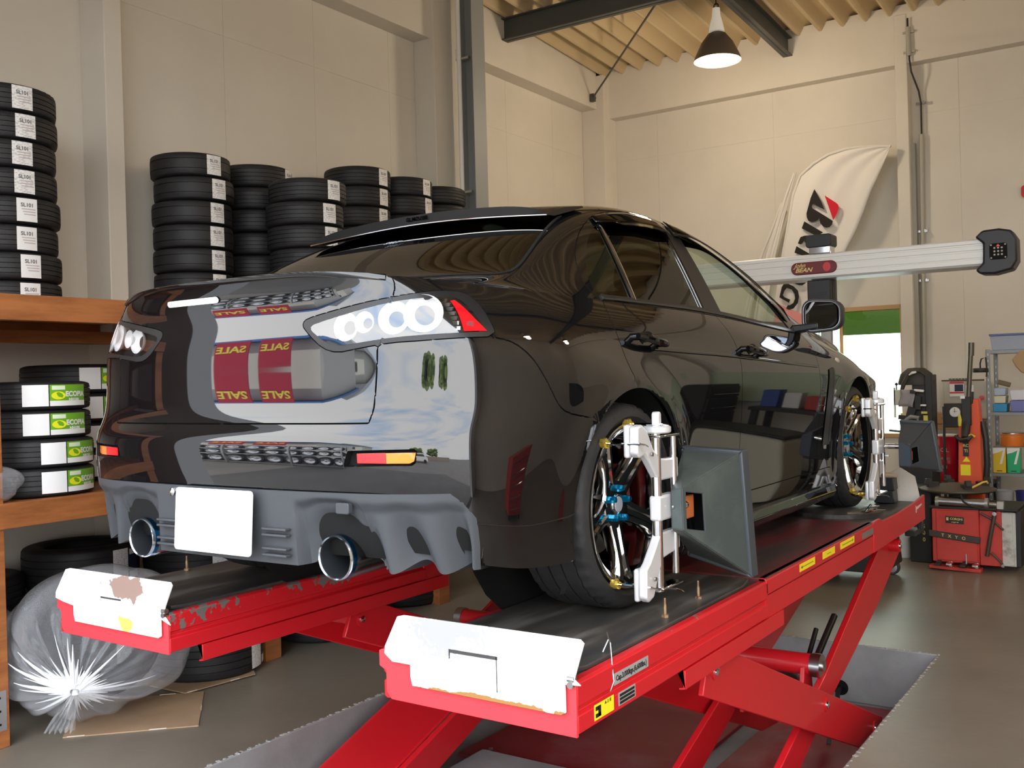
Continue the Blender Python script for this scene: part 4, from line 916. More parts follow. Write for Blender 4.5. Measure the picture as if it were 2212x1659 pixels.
    # a drop plate and stiffener under the deck
    for y in (.30, 1.10):
        b = MB(); b.box((-hw+.05, y, .56), (-hw+.064, y+.12, .728)); b.box((-hw+.05, y+.16, .50), (-hw+.064, y+.36, .728)); P('hanger_plate', b, mat('dark red', (.42, .012, .02), .45), .002)
    return root, P
RW, PR = runway(.785, True); LW, PL_ = runway(-.785, False)
# pit floor plates
b = MB(); b.box((-.28, 1.25, PD), (.34, 3.0, PD+.02)); 
for a, c, lab in (((-.80, 1.26), (.30, 3.0), 'dull red steel base plate lying in the pit between the runways'), ((.42, .1), (1.12, 3.0), 'dull red steel base plate in the pit below the near runway')):
    t = thing('base_plate', lab, 'base plate'); b = MB(); b.box((a[0], a[1], PD), (c[0], c[1], PD+.022)); b.build('plate', mat('dusty red plate', (.30, .018, .03), .45, noise=(2.2, (.36, .14, .15), .5, .8)), t, bevel=.003)
    for x, y in ((a[0]+.12, a[1]+.12), (c[0]-.12, a[1]+.12), (a[0]+.12, c[1]-.15)): q = MB(); q.lathe([(.014, PD+.022), (.013, PD+.030), (0, PD+.032)], 6, (x, y, 0)); q.build('anchor_bolt', STEEL, t)
t = thing('pit_step', 'grey concrete step block at the near end of the pit', 'step'); b = MB(); b.box((-.60, -1.5, PD), (.40, 1.2, PD+.10)); b.build('block', PITC, t, bevel=.006)
q = MB(); q.tube([(.640, 3.10, -.26), (.645, 3.02, -.27), (.66, 2.95, -.31), (.70, 2.7, -.325), (.8, 2.3, -.325)], .014, 8); tag(q.build('power_cable', BLK), 'black cable coming out of a hole in the pit wall', 'cable')
q = MB(); q.lathe([(0, 0), (.045, 0), (.045, .004), (0, .004)], 20, (.64, 3.0935, -.262), 'y'); q.build('cable_hole', SEAM, floor)
# stickers on the outer face of the near runway
X_ = .3152; YEL = mat('yellow sticker', (.95, .80, .02), .5); INK = mat('black ink', (.01, .01, .01), .6); GREY_ = mat('silver label', (.48, .48, .48), .4, .3)
def side_sticker(name, y0, y1, z0, z1, m, x=X_): q = MB(); q.box((x, y0, z0), (x+.0008, y1, z1)); return q.build(name, m, RW)
fs = lambda cy, cz, x=X_: plane_fn((x+.0010, cy, cz), (0, 1, 0), (0, 0, 1))
s_ = side_sticker('capacity_label', -.545, -.342, .797, .828, GREY_); text('label_text', 'Cap.3,000kgs.(6,600lbs.)', .020, INK, s_, fs(-.443, .8125), .0003, .0006, sx=.92)
s_ = side_sticker('rating_plate', -.522, -.424, .737, .772, GREY_)
q = MB(); 
for k in range(3): q.box((X_+.0010, -.515, .740+k*.010), (X_+.0014, -.43, .747+k*.010))
q.build('plate_print', INK, s_)
s_ = side_sticker('warning_label', -.652, -.548, .736, .776, YEL)
q = MB(); q.box((X_+.001, -.646, .742), (X_+.0014, -.618, .752)); q.box((X_+.001, -.632, .742), (X_+.0014, -.618, .770)); q.box((X_+.001, -.646, .760), (X_+.0014, -.628, .770)); q.build('hand_pictogram', INK, s_)
text('label_text', '▲ 注 意', .010, INK, s_, fs(-.580, .768), .0003)
for y0, y1, ar in ((.99, 1.185, -1), (1.29, 1.465, 0), (1.55, 1.77, 1)):
    s_ = side_sticker('yellow_label', y0, y1, .826, .856, YEL, X_); q = MB(); yc = (y0+y1)/2; w_ = (y1-y0)*.38
    if ar: q.add([(X_+.0012, yc-w_, .839), (X_+.0012, yc+w_, .839), (X_+.0012, yc+w_, .843), (X_+.0012, yc-w_, .843)], [(0, 1, 2, 3)]); e = yc+ar*w_; q.add([(X_+.0012, e+ar*.012, .841), (X_+.0012, e-ar*.01, .848), (X_+.0012, e-ar*.01, .834)], [(0, 1, 2)])
    else: q.add([(X_+.0012, yc-.03, .838), (X_+.0012, yc+.03, .838), (X_+.0012, yc+.03, .841), (X_+.0012, yc-.03, .841)], [(0, 1, 2, 3)])
    q.build('arrow', mat('dull ink', (.35, .28, .02), .6), s_)
side_sticker('worn_metal_label', 1.905, 2.105, .818, .846, mat('worn metal', (.28, .27, .25), .4, .5), X_)
q = MB(); q.add([(X_+.0, 3.03, .80), (X_+.001, 3.05, .80), (X_+.001, 3.05, .815), (X_+.001, 3.18, .828), (X_+.001, 3.18, .838), (X_+.001, 3.05, .832), (X_+.0, 3.03, .845)], [(0, 1, 2, 3, 4, 5, 6)]); q.build('scratched_paint', mat('bare primer', (.75, .62, .6), .6), RW)
q = MB(); q.tube([(.24+.02, -.50, .868), (.27, -.485, .90), (.28, -.51, .925), (.30, -.53, .905), (.312, -.545, .85), (.318, -.55, .81), (.318, -.57, .79)], .0018, 6); q.build('safety_wire', STEEL, RW)
for s in (.165, -.165):
    q = MB(); q.prism([(-.13, .83), (.13, .83), (.10, .98), (.02, 1.03), (-.10, .97)] if s > 0 else [(-.13, .83), (.13, .83), (.13, .97), (-.13, .97)], 3.262+(.02 if s < 0 else .0), 3.272+(.02 if s < 0 else .0), 'y', None, (s, 0, 0)) if s > 0 else None
    if s > 0: q.build('front_stop', mat('dirty white stop', (.75, .70, .62), .5, noise=(20, (.4, .3, .25), .6, .8)), RW, bevel=.002)
q = MB(); q.tube([(.14, 2.30, .88), (.22, 2.34, .885), (.25, 2.45, .89), (.27, 2.52, .88)], .006, 6); q.cyl((.20, 2.40, .875), (.235, 2.40, .92), .006, 8); q.cyl((.17, 2.44, .89), (.26, 2.46, .905), .005, 8); q.build('turn_plate_pin', CHROME, RW)
# ---------------------------------------------------------------- wheel clamps and target boards
BRASS = mat('brass claw', (.85, .62, .12), .3, .8)
def clamp(cy, label, tl, tilt):
    """clamp on the wheel whose hub sits at x=.855, faces +x"""
    t = thing('wheel_clamp', label, 'wheel clamp', (.885, cy, ZO+.327), group='wheel alignment clamps', rot=(tilt, 0, 0))
    for y, r in ((-.052, .016), (.052, .011)):
        b = MB(); b.cyl((.115+abs(r-.016)*2, y, -.255 if y < 0 else -.215), (.115+abs(r-.016)*2, y, .255 if y < 0 else .225), r, 20); b.build('guide_rod', CHROME, t)
    for s in (1, -1):
        pl = [(-.085, .0), (.075, .0), (.075, .085), (-.005, .085), (-.025, .095), (-.09, .19), (-.155, .21), (-.165, .13), (-.12, .10)] if s > 0 else [(-.10, .0), (.075, .0), (.075, .085), (-.045, .085), (-.09, .10), (-.10, .16), (-.155, .20), (-.175, .20), (-.185, .06)]
        b = MB(); z0 = .085 if s > 0 else -.085
        body = [(-.075, z0), (.085, z0), (.085, z0+s*.085), (-.0, z0+s*.095)]
        if s > 0: pts = [(.085, .085), (.085, .15), (.0, .15), (-.045, .155), (-.09, .185), (-.13, .245), (-.165, .265), (-.195, .258), (-.20, .18), (-.18, .165), (-.15, .172), (-.12, .15), (-.055, .085)]
        else: pts = [(.085, -.075), (.085, -.14), (.0, -.15), (-.04, -.155), (-.075, -.20), (-.11, -.262), (-.145, -.272), (-.165, -.255), (-.16, -.17), (-.135, -.155), (-.10, -.12), (-.06, -.075)]
        b.prism(pts, .100, .128, 'x'); br = b.build('clamp_bracket', ALU, t, bevel=.006, seg=2)
        yy, zz = (-.178, .215) if s > 0 else (-.135, -.222)
        b = MB(); b.prism([(yy-.022, zz-.05), (yy+.02, zz-.05), (yy+.02, zz+.05), (yy-.022, zz+.05)], .080, .098, 'x'); b.build('claw_foot', ALU, br, bevel=.008, seg=3)
        b = MB(); b.lathe([(.0065, 0), (.0065, .003), (0, .003)], 12, (.134, -.115, zz*.8 if s > 0 else -.205), 'x'); b.build('screw', STEEL, br)
        cl = [(-.195, .208), (-.035, .258)] if s > 0 else [(-.145, -.226), (.03, -.262)]
        for q_, (y, z) in enumerate(cl):
            b = MB(); b.cyl((.020, y, z), (.135, y, z), .0045, 8); b.tube([(.135, y, z), (.150, y+.004, z-.003), (.158, y+.006, z-.009)], .003, 6); b.build('claw_pin', CHROME, t)
            b = MB(); rr_ = random.Random(int(abs(y)*1e4))
            for k in range(9):
                a = k*.7; b.cbox((.012+.006*(k % 3), y+.011*math.cos(a*2.1), z+.010*math.sin(a*1.7)), (.010, .012, .012), Matrix.Rotation(a, 3, 'X'))
            b.lathe([(.0, -.002), (.012, .0), (.012, .02), (0, .022)], 10, (0, y, z), 'x'); b.build('claw_tip', BRASS, t)
    b = MB(); b.box((.098, -.072, -.038), (.135, .060, .040)); b.build('centre_block', ALU, t, bevel=.008, seg=3)
    b = MB(); b.lathe([(.008, .145), (.008, .150), (0, .150)], 14, (0, .0, 0), 'x'); b.build('screw', STEEL, t)
    b = MB(); b.lathe([(0, .232), (.040, .232), (.044, .236), (.044, .250), (.040, .254), (0, .254)], 28, (.118, -.045, 0)); b.build('hand_wheel', ALU, t)
    b = MB(); b.prism([(-.056, .254), (-.034, .254), (-.034, .29), (-.04, .298), (-.05, .298), (-.056, .29)], .105, .130, 'x'); b.build('top_lug', ALU, t, bevel=.004)
    for z in (.222, -.245): b = MB(); b.prism([(-.07, z-.004), (.075, z-.004), (.075, z+.004), (-.07, z+.004)], .098, .140, 'x'); b.build('end_bridge', CHROME, t, bevel=.003)
    b = MB(); b.cyl((.118, .08, -.075), (.118, .08, -.045), .010, 12); b.cyl((.105, .08, -.055), (.150, .08, -.055), .007, 10); b.build('lock_lever', ALU, t)
    return t
clamp(.0, 'bright aluminium four-claw clamp on the rear wheel, holding the target board with the cut-out', None, 0)
clamp(2.65, 'bright aluminium four-claw clamp on the front wheel, farther from the camera', None, 0)
TB = mat('target board grey', (.06, .075, .075), .5, noise=(7, (.10, .12, .11), .45, .75), bump=(120, .05)); TBE = mat('board edge', (.05, .06, .07), .4)
def target(cy, label, n, w_, y1, m):
    """tapered box open towards the front of the car; narrow end (n) at the clamp, rim (w_) at y1"""
    t = thing('target_board', label, 'target board', (1.03, cy, ZO+.327), group='alignment target boards')
    def P(q, y): return [(a, y, z) for a, z in q]
    nn, ww = P(n, .0), P(w_, y1)
    b = MB(); v = nn+ww; f = [(0, 4, 5, 1), (2, 6, 7, 3), (3, 7, 4, 0)]
    def R_(u, w): a = Vector(nn[1]).lerp(Vector(nn[2]), w); c = Vector(ww[1]).lerp(Vector(ww[2]), w); return a.lerp(c, u)
    hole = [(.05, .06), (.33, .20), (.33, .76), (.05, .90)]
    b.add(v, f); o = [R_(0, 0), R_(1, 0), R_(1, 1), R_(0, 1)]; h = [R_(*q) for q in hole]; b.add(o+h, [(0, 1, 5, 4), (1, 2, 6, 5), (2, 3, 7, 6), (3, 0, 4, 7)]); b.add(nn, [(0, 1, 2, 3)])
    sh = b.build('shell', m, t, smooth=False); md = sh.modifiers.new('thick', 'SOLIDIFY'); md.thickness = .006; md.offset = 0; bv = sh.modifiers.new('b', 'BEVEL'); bv.width = .004; bv.segments = 2
    b = MB()
    for i in range(4): b.tube([h[i], h[(i+1) % 4]], .003, 6)
    b.build('cutout_lip', TBE, t)
    cx = sum(p[0] for p in w_)/4; cz = sum(p[1] for p in w_)/4; k = lambda s: [(cx+(a-cx)*(1+s/abs(a-cx)), cz+(z-cz)*(1+s/abs(z-cz))) for a, z in w_]
    o1, i1 = k(.012), k(-.012); b = MB()
    for i in range(4):
        j = (i+1) % 4; b.prism([o1[i], o1[j], i1[j], i1[i]], y1-.006, y1+.055, 'y')
    b.build('rim_frame', TBE, t, bevel=.005, seg=2)
    b = MB(); b.prism(w_, y1+.02, y1+.03, 'y'); fc = b.build('target_face', mat('target face', (.05, .05, .05), .5), t)
    b = MB()
    for i in range(4):
        for j in range(4):
            u, w = (i+.5)/4, (j+.5)/4; p = (Vector(ww[0]).lerp(Vector(ww[1]), u)).lerp(Vector(ww[3]).lerp(Vector(ww[2]), u), w); b.lathe([(.016 if (i+j) % 3 else .021, y1+.0305), (0, y1+.0315)], 16, (p.x, 0, p.z), 'y')
    b.build('target_dots', PAPER, fc, kind='stuff')
    b = MB(); b.cyl((.0, .03, .0), (n[1][0]-.005, .03, .0), .014, 12); b.lathe([(.012, .0), (.012, .008), (.006, .014), (0, .015)], 12, (n[1][0]-.02, .06, 0), 'x'); b.build('mount_screw', CHROME, t)
    b = MB(); b.box((n[0][0]+.004, .02, n[0][1]+.02), (n[1][0]-.012, .12, n[2][1]-.03)); b.build('inner_block', mat('rust orange block', (.50, .14, .04), .6), t, bevel=.004)
    return t
target(.0, 'dark grey target board on the rear wheel clamp, orange-brown inside its cut-out', [(-.004, -.066), (.030, -.070), (.030, .058), (-.004, .050)], [(-.105, -.207), (.105, -.265), (.080, .138), (-.120, .150)], .36, TB)
target(2.65, 'dark target board on the front wheel clamp', [(.075, -.10), (.13, -.10), (.13, .0), (.075, .03)], [(.050, -.125), (.205, -.150), (.165, .105), (.015, .112)], .34, mat('board navy', (.03, .04, .055), .45))
# ---------------------------------------------------------------- camera beam in front of the car
t = BEAM = thing('camera_beam', 'long white camera beam with a black end pod and dark red badge', 'camera beam', (0, 5.15, 0))
BEAMW = mat('beam white', (.80, .79, .75), .35); z0, z1 = 2.325, 2.535
b = MB(); b.prism([(-.05, z0+.015), (-.07, z0+.03), (-.07, z0+.06), (-.065, z0+.065), (-.065, z0+.07), (-.07, z0+.075), (-.07, z0+.115), (-.064, z0+.12), (-.064, z0+.127), (-.07, z0+.132), (-.07, z1-.05), (-.062, z1-.045), (-.062, z1-.038), (-.07, z1-.033), (-.07, z1-.01), (-.05, z1), (.05, z1), (.06, z1-.02), (.06, z0+.02), (.05, z0)], -1.17, 1.17, 'x'); b.build('beam', BEAMW, t, smooth=False)
PODM = mat('pod black', (.018, .017, .018), .45)
for s in (1, -1):
    pl = [(1.12, z0-.02), (1.17, z0+.03), (1.175, z1-.04), (1.12, z1+.01), (1.17, z1+.055), (1.28, z1+.06), (1.36, z1+.04), (1.395, z1-.02), (1.395, z0+.03), (1.36, z0-.03), (1.25, z0-.055), (1.15, z0-.05)]
    b = MB(); b.prism([(s*a, c) for a, c in pl], -.10, .09, 'y'); pod = b.build('end_pod', PODM, t, bevel=.015, seg=3)
    b = MB(); b.prism(rrect(.115, .115, .015, 3, s*1.275, (z0+z1)/2), -.108, -.098, 'y'); b.build('camera_window', SEAM, pod, bevel=.003)
    b = MB()
    for i in range(3):
        for j in range(3): b.lathe([(0, -.112), (.007, -.110), (.007, -.106)], 8, (s*1.275+(i-1)*.024, 0, (z0+z1)/2+(j-1)*.024), 'y')
    for i, j in ((-1, -1), (1, -1), (1, 1), (-1, 1)): b.lathe([(0, -.112), (.006, -.110), (.006, -.106)], 8, (s*1.275+i*.046, 0, (z0+z1)/2+j*.046), 'y')
    b.build('led_cluster', mat('led dull white', (.45, .42, .36), .4), pod)
    b = MB(); b.add([(s*1.275-.014, -.1105, (z0+z1)/2+.034), (s*1.275+.014, -.1105, (z0+z1)/2+.034), (s*1.275, -.1105, (z0+z1)/2+.052)], [(0, 1, 2)]); b.build('red_light', mat('red led', (.9, .05, .03), .4), pod)
b = MB(); b.prism(rrect(.36, .098, .048, 6, -.055, 2.425), -.086, -.060, 'y'); bd = b.build('badge', mat('badge maroon', (.16, .012, .016), .45), t, bevel=.006, seg=3)
GOLD = mat('badge gold', (.75, .60, .20), .4)
text('badge_script', 'John', .048, GOLD, bd, plane_fn((-.165, 5.15-5.15-.0875, 2.448), (1, 0, 0), (0, 0, 1)), .0006, .0004, .5)
text('badge_text', 'BEAN', .046, GOLD, bd, plane_fn((-.135, -.0875, 2.410), (1, 0, 0), (0, 0, 1)), .0006, .0012, .35, sx=1.15)
b = MB(); b.prism([(.05+.03*math.cos(a), 2.425+.036*math.sin(a)) for a in [2*PI*i/16 for i in range(16)]], -.0885, -.086, 'y'); b.build('badge_emblem', mat('badge red', (.6, .03, .03), .4), bd)
b = MB(); b.box((-.03, -.02, 0), (.05, .04, 2.30)); b.build('post', mat('post steel', (.35, .34, .32), .45, .4), t, bevel=.003)
b = MB(); b.box((-.105, -.10, 2.10), (.075, .06, 2.325)); b.box((.03, -.02, 2.06), (.085, .06, 2.33)); c_ = b.build('carriage', PODM, t, bevel=.008)
b = MB()
for k in range(7): b.box((-.10, -.104, 2.125+k*.016), (.045, -.098, 2.132+k*.016))
b.build('cooling_rib', PODM, t)
b = MB(); b.prism(rrect(.20, .10, .02, 3, -.012, 2.635), -.09, .08, 'y'); b.build('top_cap', PODM, t, bevel=.006)
b = MB(); b.box((-.09, -.075, 2.535), (.075, .06, 2.59)); b.build('cap_neck', CHROME, t, bevel=.004)
b = MB()
for i in range(8): b.lathe([(.009, 0), (.010, .014), (0, .016)], 8, (-.085+i*.022, -.055, 2.535)); b.lathe([(.008, 0), (.009, .012), (0, .014)], 8, (-.09+i*.019, -.085, 2.30))
b.build('cable_gland_row', CHROME, t)
# a tablet-like keyboard arm hangs behind the post, screen seen through the car window
# ---------------------------------------------------------------- timber tyre rack along the left wall
WOOD = mat('rack timber', (.40, .145, .045), .5, noise=(2.0, (.22, .07, .02), .40, .72), bump=(30, .05))
def _wood():
    t, p = nodes(WOOD); tc = [n for n in t.nodes if n.type == 'TEX_COORD'][0]; mp = t.nodes.new('ShaderNodeMapping'); mp.inputs['Scale'].default_value = (9, 1.3, 9)
    for n in t.nodes:
        if n.type == 'TEX_NOISE' and n.inputs['Scale'].default_value < 10: t.links.new(tc.outputs['Object'], mp.inputs[0]); t.links.new(mp.outputs[0], n.inputs['Vector'])
_wood()
RX = -2.11; rack = thing('timber_rack', 'big orange-brown timber tyre rack along the left wall', 'rack', (0, 0, 0)); DEP = -3.52
RY0, RY1 = -1.95, 4.50
def rk(nm, a, c, m=WOOD): b = MB(); b.box(a, c); return b.build(nm, m, rack, bevel=.003)
for y in (-1.95, -.46, 1.16, 2.8, 4.38):
    rk('post', (RX-.09, y, 0), (RX+.0, y+.12 if y > 1 else y+.09, 1.94)); rk('post', (DEP, y, 0), (DEP+.09, y+.09, 1.94))
    rk('cross_rail', (DEP, y+.02, 1.83), (RX-.09, y+.06, 1.94)); rk('cross_rail', (DEP, y+.02, .88), (RX-.09, y+.06, .99))
for z0, z1 in ((1.94, 2.06), (.99, 1.105)):
    e = RY1 if z0 > 1.5 else RY1
    rk('front_rail', (RX-.04, RY0, z0), (RX+.025, e, z1)); rk('rear_rail', (DEP, RY0, z0), (DEP+.05, e, z1)); 
    y = RY0
    n = 0
    while y < RY1-.1:
        rk('shelf_plank', (DEP+.05, y, z1-.03), (RX-.04, min(y+.21, RY1), z1-.004)); y += .215
    rk('brace', (RX-.7, RY0, z0-.07), (RX-.64, e-.35, z0))
PLT = mat('galvanised bracket', (.45, .46, .47), .4, .7)
for y in (-.46, 1.16):
    b = MB(); b.box((RX+.0005, y+.015, .08 if y < 0 else .19), (RX+.003, y+.075, .26 if y < 0 else .31)); br = b.build('bracket', PLT, rack); q = MB()
    for z in (.11, .17, .23): q.lathe([(.006, 0), (0, .002)], 8, (RX+.003, y+.045, z if y < 0 else z+.11), 'x')
    q.build('bracket_hole', SEAM, br)
# ---------------------------------------------------------------- tyres for sale
TYR = {}
LBL = {}
def label_mat(name, lines, base=(.86, .86, .85)):
    """white paper with smudged lines of print near the top"""
    m = mat(name, base, .55); t, p = nodes(m); tc = t.nodes.new('ShaderNodeTexCoord'); mp = t.nodes.new('ShaderNodeMapping'); mp.inputs['Scale'].default_value = (45, 45, 110)
    n = t.nodes.new('ShaderNodeTexNoise'); n.inputs['Scale'].default_value = 1.5; n.inputs['Detail'].default_value = 2; r = t.nodes.new('ShaderNodeValToRGB'); r.color_ramp.elements[0].position = lines; r.color_ramp.elements[1].position = lines+.05
    r.color_ramp.elements[0].color = (.64, .62, .62, 1); r.color_ramp.elements[1].color = (*base, 1)
    t.links.new(tc.outputs['Object'], mp.inputs[0]); t.links.new(mp.outputs[0], n.inputs['Vector']); t.links.new(n.outputs['Fac'], r.inputs[0]); t.links.new(r.outputs[0], p.inputs['Base Color']); return m
PRN1 = label_mat('printed label', .42); PLAIN = mat('plain label', (.86, .86, .86), .55); GRN = mat('green label', (.16, .42, .02), .5); YEL2 = mat('label yellow', (.85, .85, .02), .5); NAVY = mat('navy label', (.02, .03, .07), .5); REDT = mat('red print', (.5, .1, .08), .6)
def curved(b, R, W0, u0, u1, v0, v1, e=.0012, n=6):
    """sticker patch on the tread: u along the tread (m), v up from the middle (m); local tyre lies flat (axis z), tread facing +x"""
    rows = []
    for i in range(n+1):
        u = u0+(u1-u0)*i/n; a = u/R; rows.append([((R+e)*math.cos(a), (R+e)*math.sin(a), v) for v in (v0, v1)])
    b.grid(rows, flip=True)
def cfn(R, e): return lambda u, v, w=0: Vector(((R+e)*math.cos(u/R), (R+e)*math.sin(u/R), v))
def proto(key, R, W_, kind, plain=False):
    t = thing('tyre', 'x', 'tyre', (0, 0, -50)); rim = R-.105 if R < .30 else R-.115
    q = tyre_mesh(R, W_, rim, 72, 2 if kind != 'slick' else 999, (-.26, -.09, .09, .26) if kind != 'slick' else (-.2, .2), .022, .045)
    q.v = [(z, y, x) for x, y, z in q.v]; q.f = [f[::-1] for f in q.f]
    ib = [((rim-.004)*math.cos(2*PI*i/40), (rim-.004)*math.sin(2*PI*i/40)) for i in range(40)]
    q.build('carcass', RUB2, t, ang=40)
    if kind == 'white' or kind == 'slick':
        b = MB(); curved(b, R, W_, -.055, .055, -W_*.42, W_*.40); s = b.build('price_label', PLAIN if plain else PRN1, t)
        v, f = text_mesh('SL101', .028, 0, .0008); b = MB(); b.add([cfn(R, .0022)(a-.0, c+W_*.16) for a, c, d in v], f); b.build('label_text', mat('label ink', (.12, .12, .13), .6), s)
        b = MB()
        for k in range(3): curved(b, R, W_, -.03+.006*k, .045, -.0-k*.014, .006-k*.014, .0018)
        b.build('label_print', mat('faint print', (.55, .50, .50), .6), s)
    elif kind == 'eco':
        b = MB(); curved(b, R, W_, -.15, -.035, -W_*.36, W_*.38); b.build('plain_label', PLAIN, t)
        b = MB(); curved(b, R, W_, -.03, .17, -W_*.36, W_*.38, n=10); s = b.build('green_label', GRN, t)
        b = MB(); curved(b, R, W_, -.03, .17, -W_*.36, -W_*.18, .0017, n=10); b.build('label_band', PAPER, s)
        b = MB(); curved(b, R, W_, -.02, .045, W_*.20, W_*.34, .0017); b.build('maker_strip', mat('pale strip', (.75, .85, .65), .5), s)
        b = MB(); b.add([cfn(R, .0018)(.012+.035*math.cos(a), .0+.019*math.sin(a)) for a in [2*PI*i/20 for i in range(20)]], [tuple(range(20))]); b.build('yellow_oval', YEL2, s)
        v, f = text_mesh('ECOPIA', .034, 0, .0016); b = MB(); b.add([cfn(R, .0020)(a*1.0+.105, c+.006) for a, c, d in v], f); b.build('label_text', PAPER, s)
        v, f = text_mesh('NH100', .017, 0, .001); b = MB(); b.add([cfn(R, .0020)(a*1.2+.095, c-.020) for a, c, d in v], f); b.build('label_subtext', PAPER, s)
    elif kind == 'two':
        b = MB(); curved(b, R, W_, -.055, .055, -W_*.40, W_*.40); b.build('price_label', PRN1, t)
        b = MB(); curved(b, R, W_, .065, .16, -W_*.40, W_*.40); s = b.build('navy_label', NAVY, t)
        b = MB(); curved(b, R, W_, .067, .16, W_*.22, W_*.36, .002); curved(b, R, W_, .067, .16, -W_*.38, -W_*.20, .002); b.build('label_band', PAPER, s)
    TYR[key] = t; return t
USED = set()
def tyre(key, x, y, z, face, label, group):
    """lying flat, bottom at z, label turned to heading 'face' (degrees)"""
    p = TYR[key]
    if key not in USED: USED.add(key); t = p; t['label'] = label; t['group'] = group; t.location = (x, y, z); t.rotation_euler = (0, 0, math.radians(face))
    else: t = dup(p, (x, y, z), math.radians(face), label, group)
    return t
ORD = ['bottom', 'second from bottom', 'third from bottom', 'fourth from bottom', 'fifth from bottom', 'sixth from bottom', 'top', 'eighth']
def ordn(i, n):
    if n == 1: return 'single'
    if i == n-1: return 'top'
    if i == 0: return 'bottom'
    k = n-1-i
    return {1: 'second from top', 2: 'third from top', 3: 'fourth from top', 4: 'fifth from top', 5: 'sixth from top', 6: 'seventh from top'}[k]
def stack(key, W_, n, x, y, z, face, what, group, jit=.012, seed=1, tw=None):
    rr = random.Random(seed)
    for i in range(n):
        tyre(key, x+(rr.random()-.5)*jit*2, y+(rr.random()-.5)*jit*2, z+i*W_+W_/2, face+(tw[i] if tw else (rr.random()-.5)*4), ordn(i, n)+' tyre '+what, group)
proto('A', .29, .152, 'white'); proto('Ap', .29, .152, 'white', True); proto('B', .262, .158, 'slick'); proto('C', .272, .162, 'white'); proto('F', .266, .158, 'white')
proto('eco', .262, .138, 'eco'); proto('plain', .272, .16, 'none'); proto('eco2', .29, .1625, 'eco'); proto('two', .325, .235, 'two'); proto('low', .285, .20, 'none'); proto('two2', .31, .235, 'two')
Z2 = 2.06; Z1 = 1.105
G1 = 'tyres on the upper shelf of the timber rack'
rr = random.Random(5)
# leftmost tall stack: printed labels at the top, plain ones lower down
for i in range(8):
    key = 'A' if i >= 4 else 'Ap'; tyre(key, -3.10+(rr.random()-.5)*.024, .22+(rr.random()-.5)*.02, Z2+i*.152+.076, -5+(rr.random()-.5)*3, ordn(i, 8)+' tyre of the tall stack at the left edge, upper shelf', G1)
def st(key, W_, n, x, y, z, face, what, group, seed, plain=None, top=None):
    r2 = random.Random(seed)
    for i in range(n):
        k = key
        if plain and i not in top: k = plain
        tyre(k, x+(r2.random()-.5)*.022, y+(r2.random()-.5)*.022, z+i*W_+W_/2, face+(r2.random()-.5)*5, ordn(i, n)+' tyre of the '+what, group)
st('B', .158, 7, -3.236, 1.63, Z2, -1, 'narrow stack just right of the wall pillar', G1, 2)
st('C', .162, 7, -3.30, 2.24, Z2, 22, 'dark half-hidden stack between two labelled ones', G1, 3, 'plain', (6,))
st('F', .158, 6, -2.70, 2.17, Z2, -4, 'broad stack in front of the middle of the upper row', G1, 4)
st('C', .162, 8, -3.28, 3.33, Z2, 4, 'stack just behind the broad one, upper shelf', G1, 6)
st('C', .162, 8, -3.27, 3.89, Z2, 6, 'second last stack before the grey column', G1, 7)
st('plain', .162, 8, -3.30, 4.43, Z2, 0, 'last stack beside the grey column', G1, 8)
G2 = 'tyres on the lower shelf of the timber rack'
for i in range(4): tyre('eco', -2.39+(.02 if i < 2 else 0), -.05, Z1+i*.138+.069, 6 if i < 2 else -8, ordn(i, 4)+' green-labelled tyre in the front stack of the lower shelf', G2)
st('eco2', .1625, 4, -2.97, .56, Z1, 2, 'larger dark stack behind the green-labelled tyres', G2, 9, None, None)
G3 = 'tyres stacked on the floor under the rack'
st('two', .235, 3, -3.12, .66, 0, 8, 'wide floor stack left of the car bumper', G3, 10)
st('two', .235, 3, -2.84, 1.28, 0, -14, 'wide floor stack behind the left exhaust', G3, 11)
st('low', .20, 3, -3.24, .04, 0, 0, 'dark floor stack behind the left rack post', G3, 12)
tyre('two2', -2.30, .89, .1225, 22, 'wide tyre lying on cardboard on the floor below the far runway', G3); tyre('two2', -2.33, .87, .3575, 4, 'upper tyre of the pair on the floor beside the plastic bag', G3)
st('low', .20, 2, -2.30, 1.80, 0, 0, 'pair on the floor just right of the short timber post', G3, 14); st('low', .20, 2, -2.46, 2.83, 0, 0, 'pair on the floor seen between the runways and the rack', G3, 15)
for k in list(TYR):
    if k not in USED: 
        for o in [TYR[k]]+list(TYR[k].children_recursive): bpy.data.objects.remove(o, do_unlink=True)
# cardboard under them
CB = mat('cardboard', (.42, .29, .18), .8, noise=(3, (.34, .23, .14), .4, .7)); CBE = mat('torn cardboard edge', (.62, .52, .42), .9)
def card(label, pl, z):
    t = thing('cardboard_sheet', label, 'cardboard'); b = MB(); b.prism(pl, z, z+.005, 'z'); b.build('sheet', CB, t)
    b = MB(); n = len(pl)
    for i in range(n):
        a, c = Vector(pl[i]), Vector(pl[(i+1) % n])
        for k in range(5): 
            if (k+i) % 3: continue
            p, q_ = a.lerp(c, k/5+.03), a.lerp(c, k/5+.16); b.tube([(p.x, p.y, z+.004), (q_.x, q_.y, z+.004)], .0035, 5)
    b.build('torn_edge', CBE, t, kind='stuff')
card('flattened cardboard sheet on the floor under the tied plastic bag', [(-1.99, -.19), (-1.56, .235), (-1.97, .60), (-2.40, .16)], .0005)
card('flattened cardboard piece under the single wide tyre', [(-2.02, .52), (-1.955, .94), (-2.25, 1.15), (-2.65, .9), (-2.5, .5)], .0065)
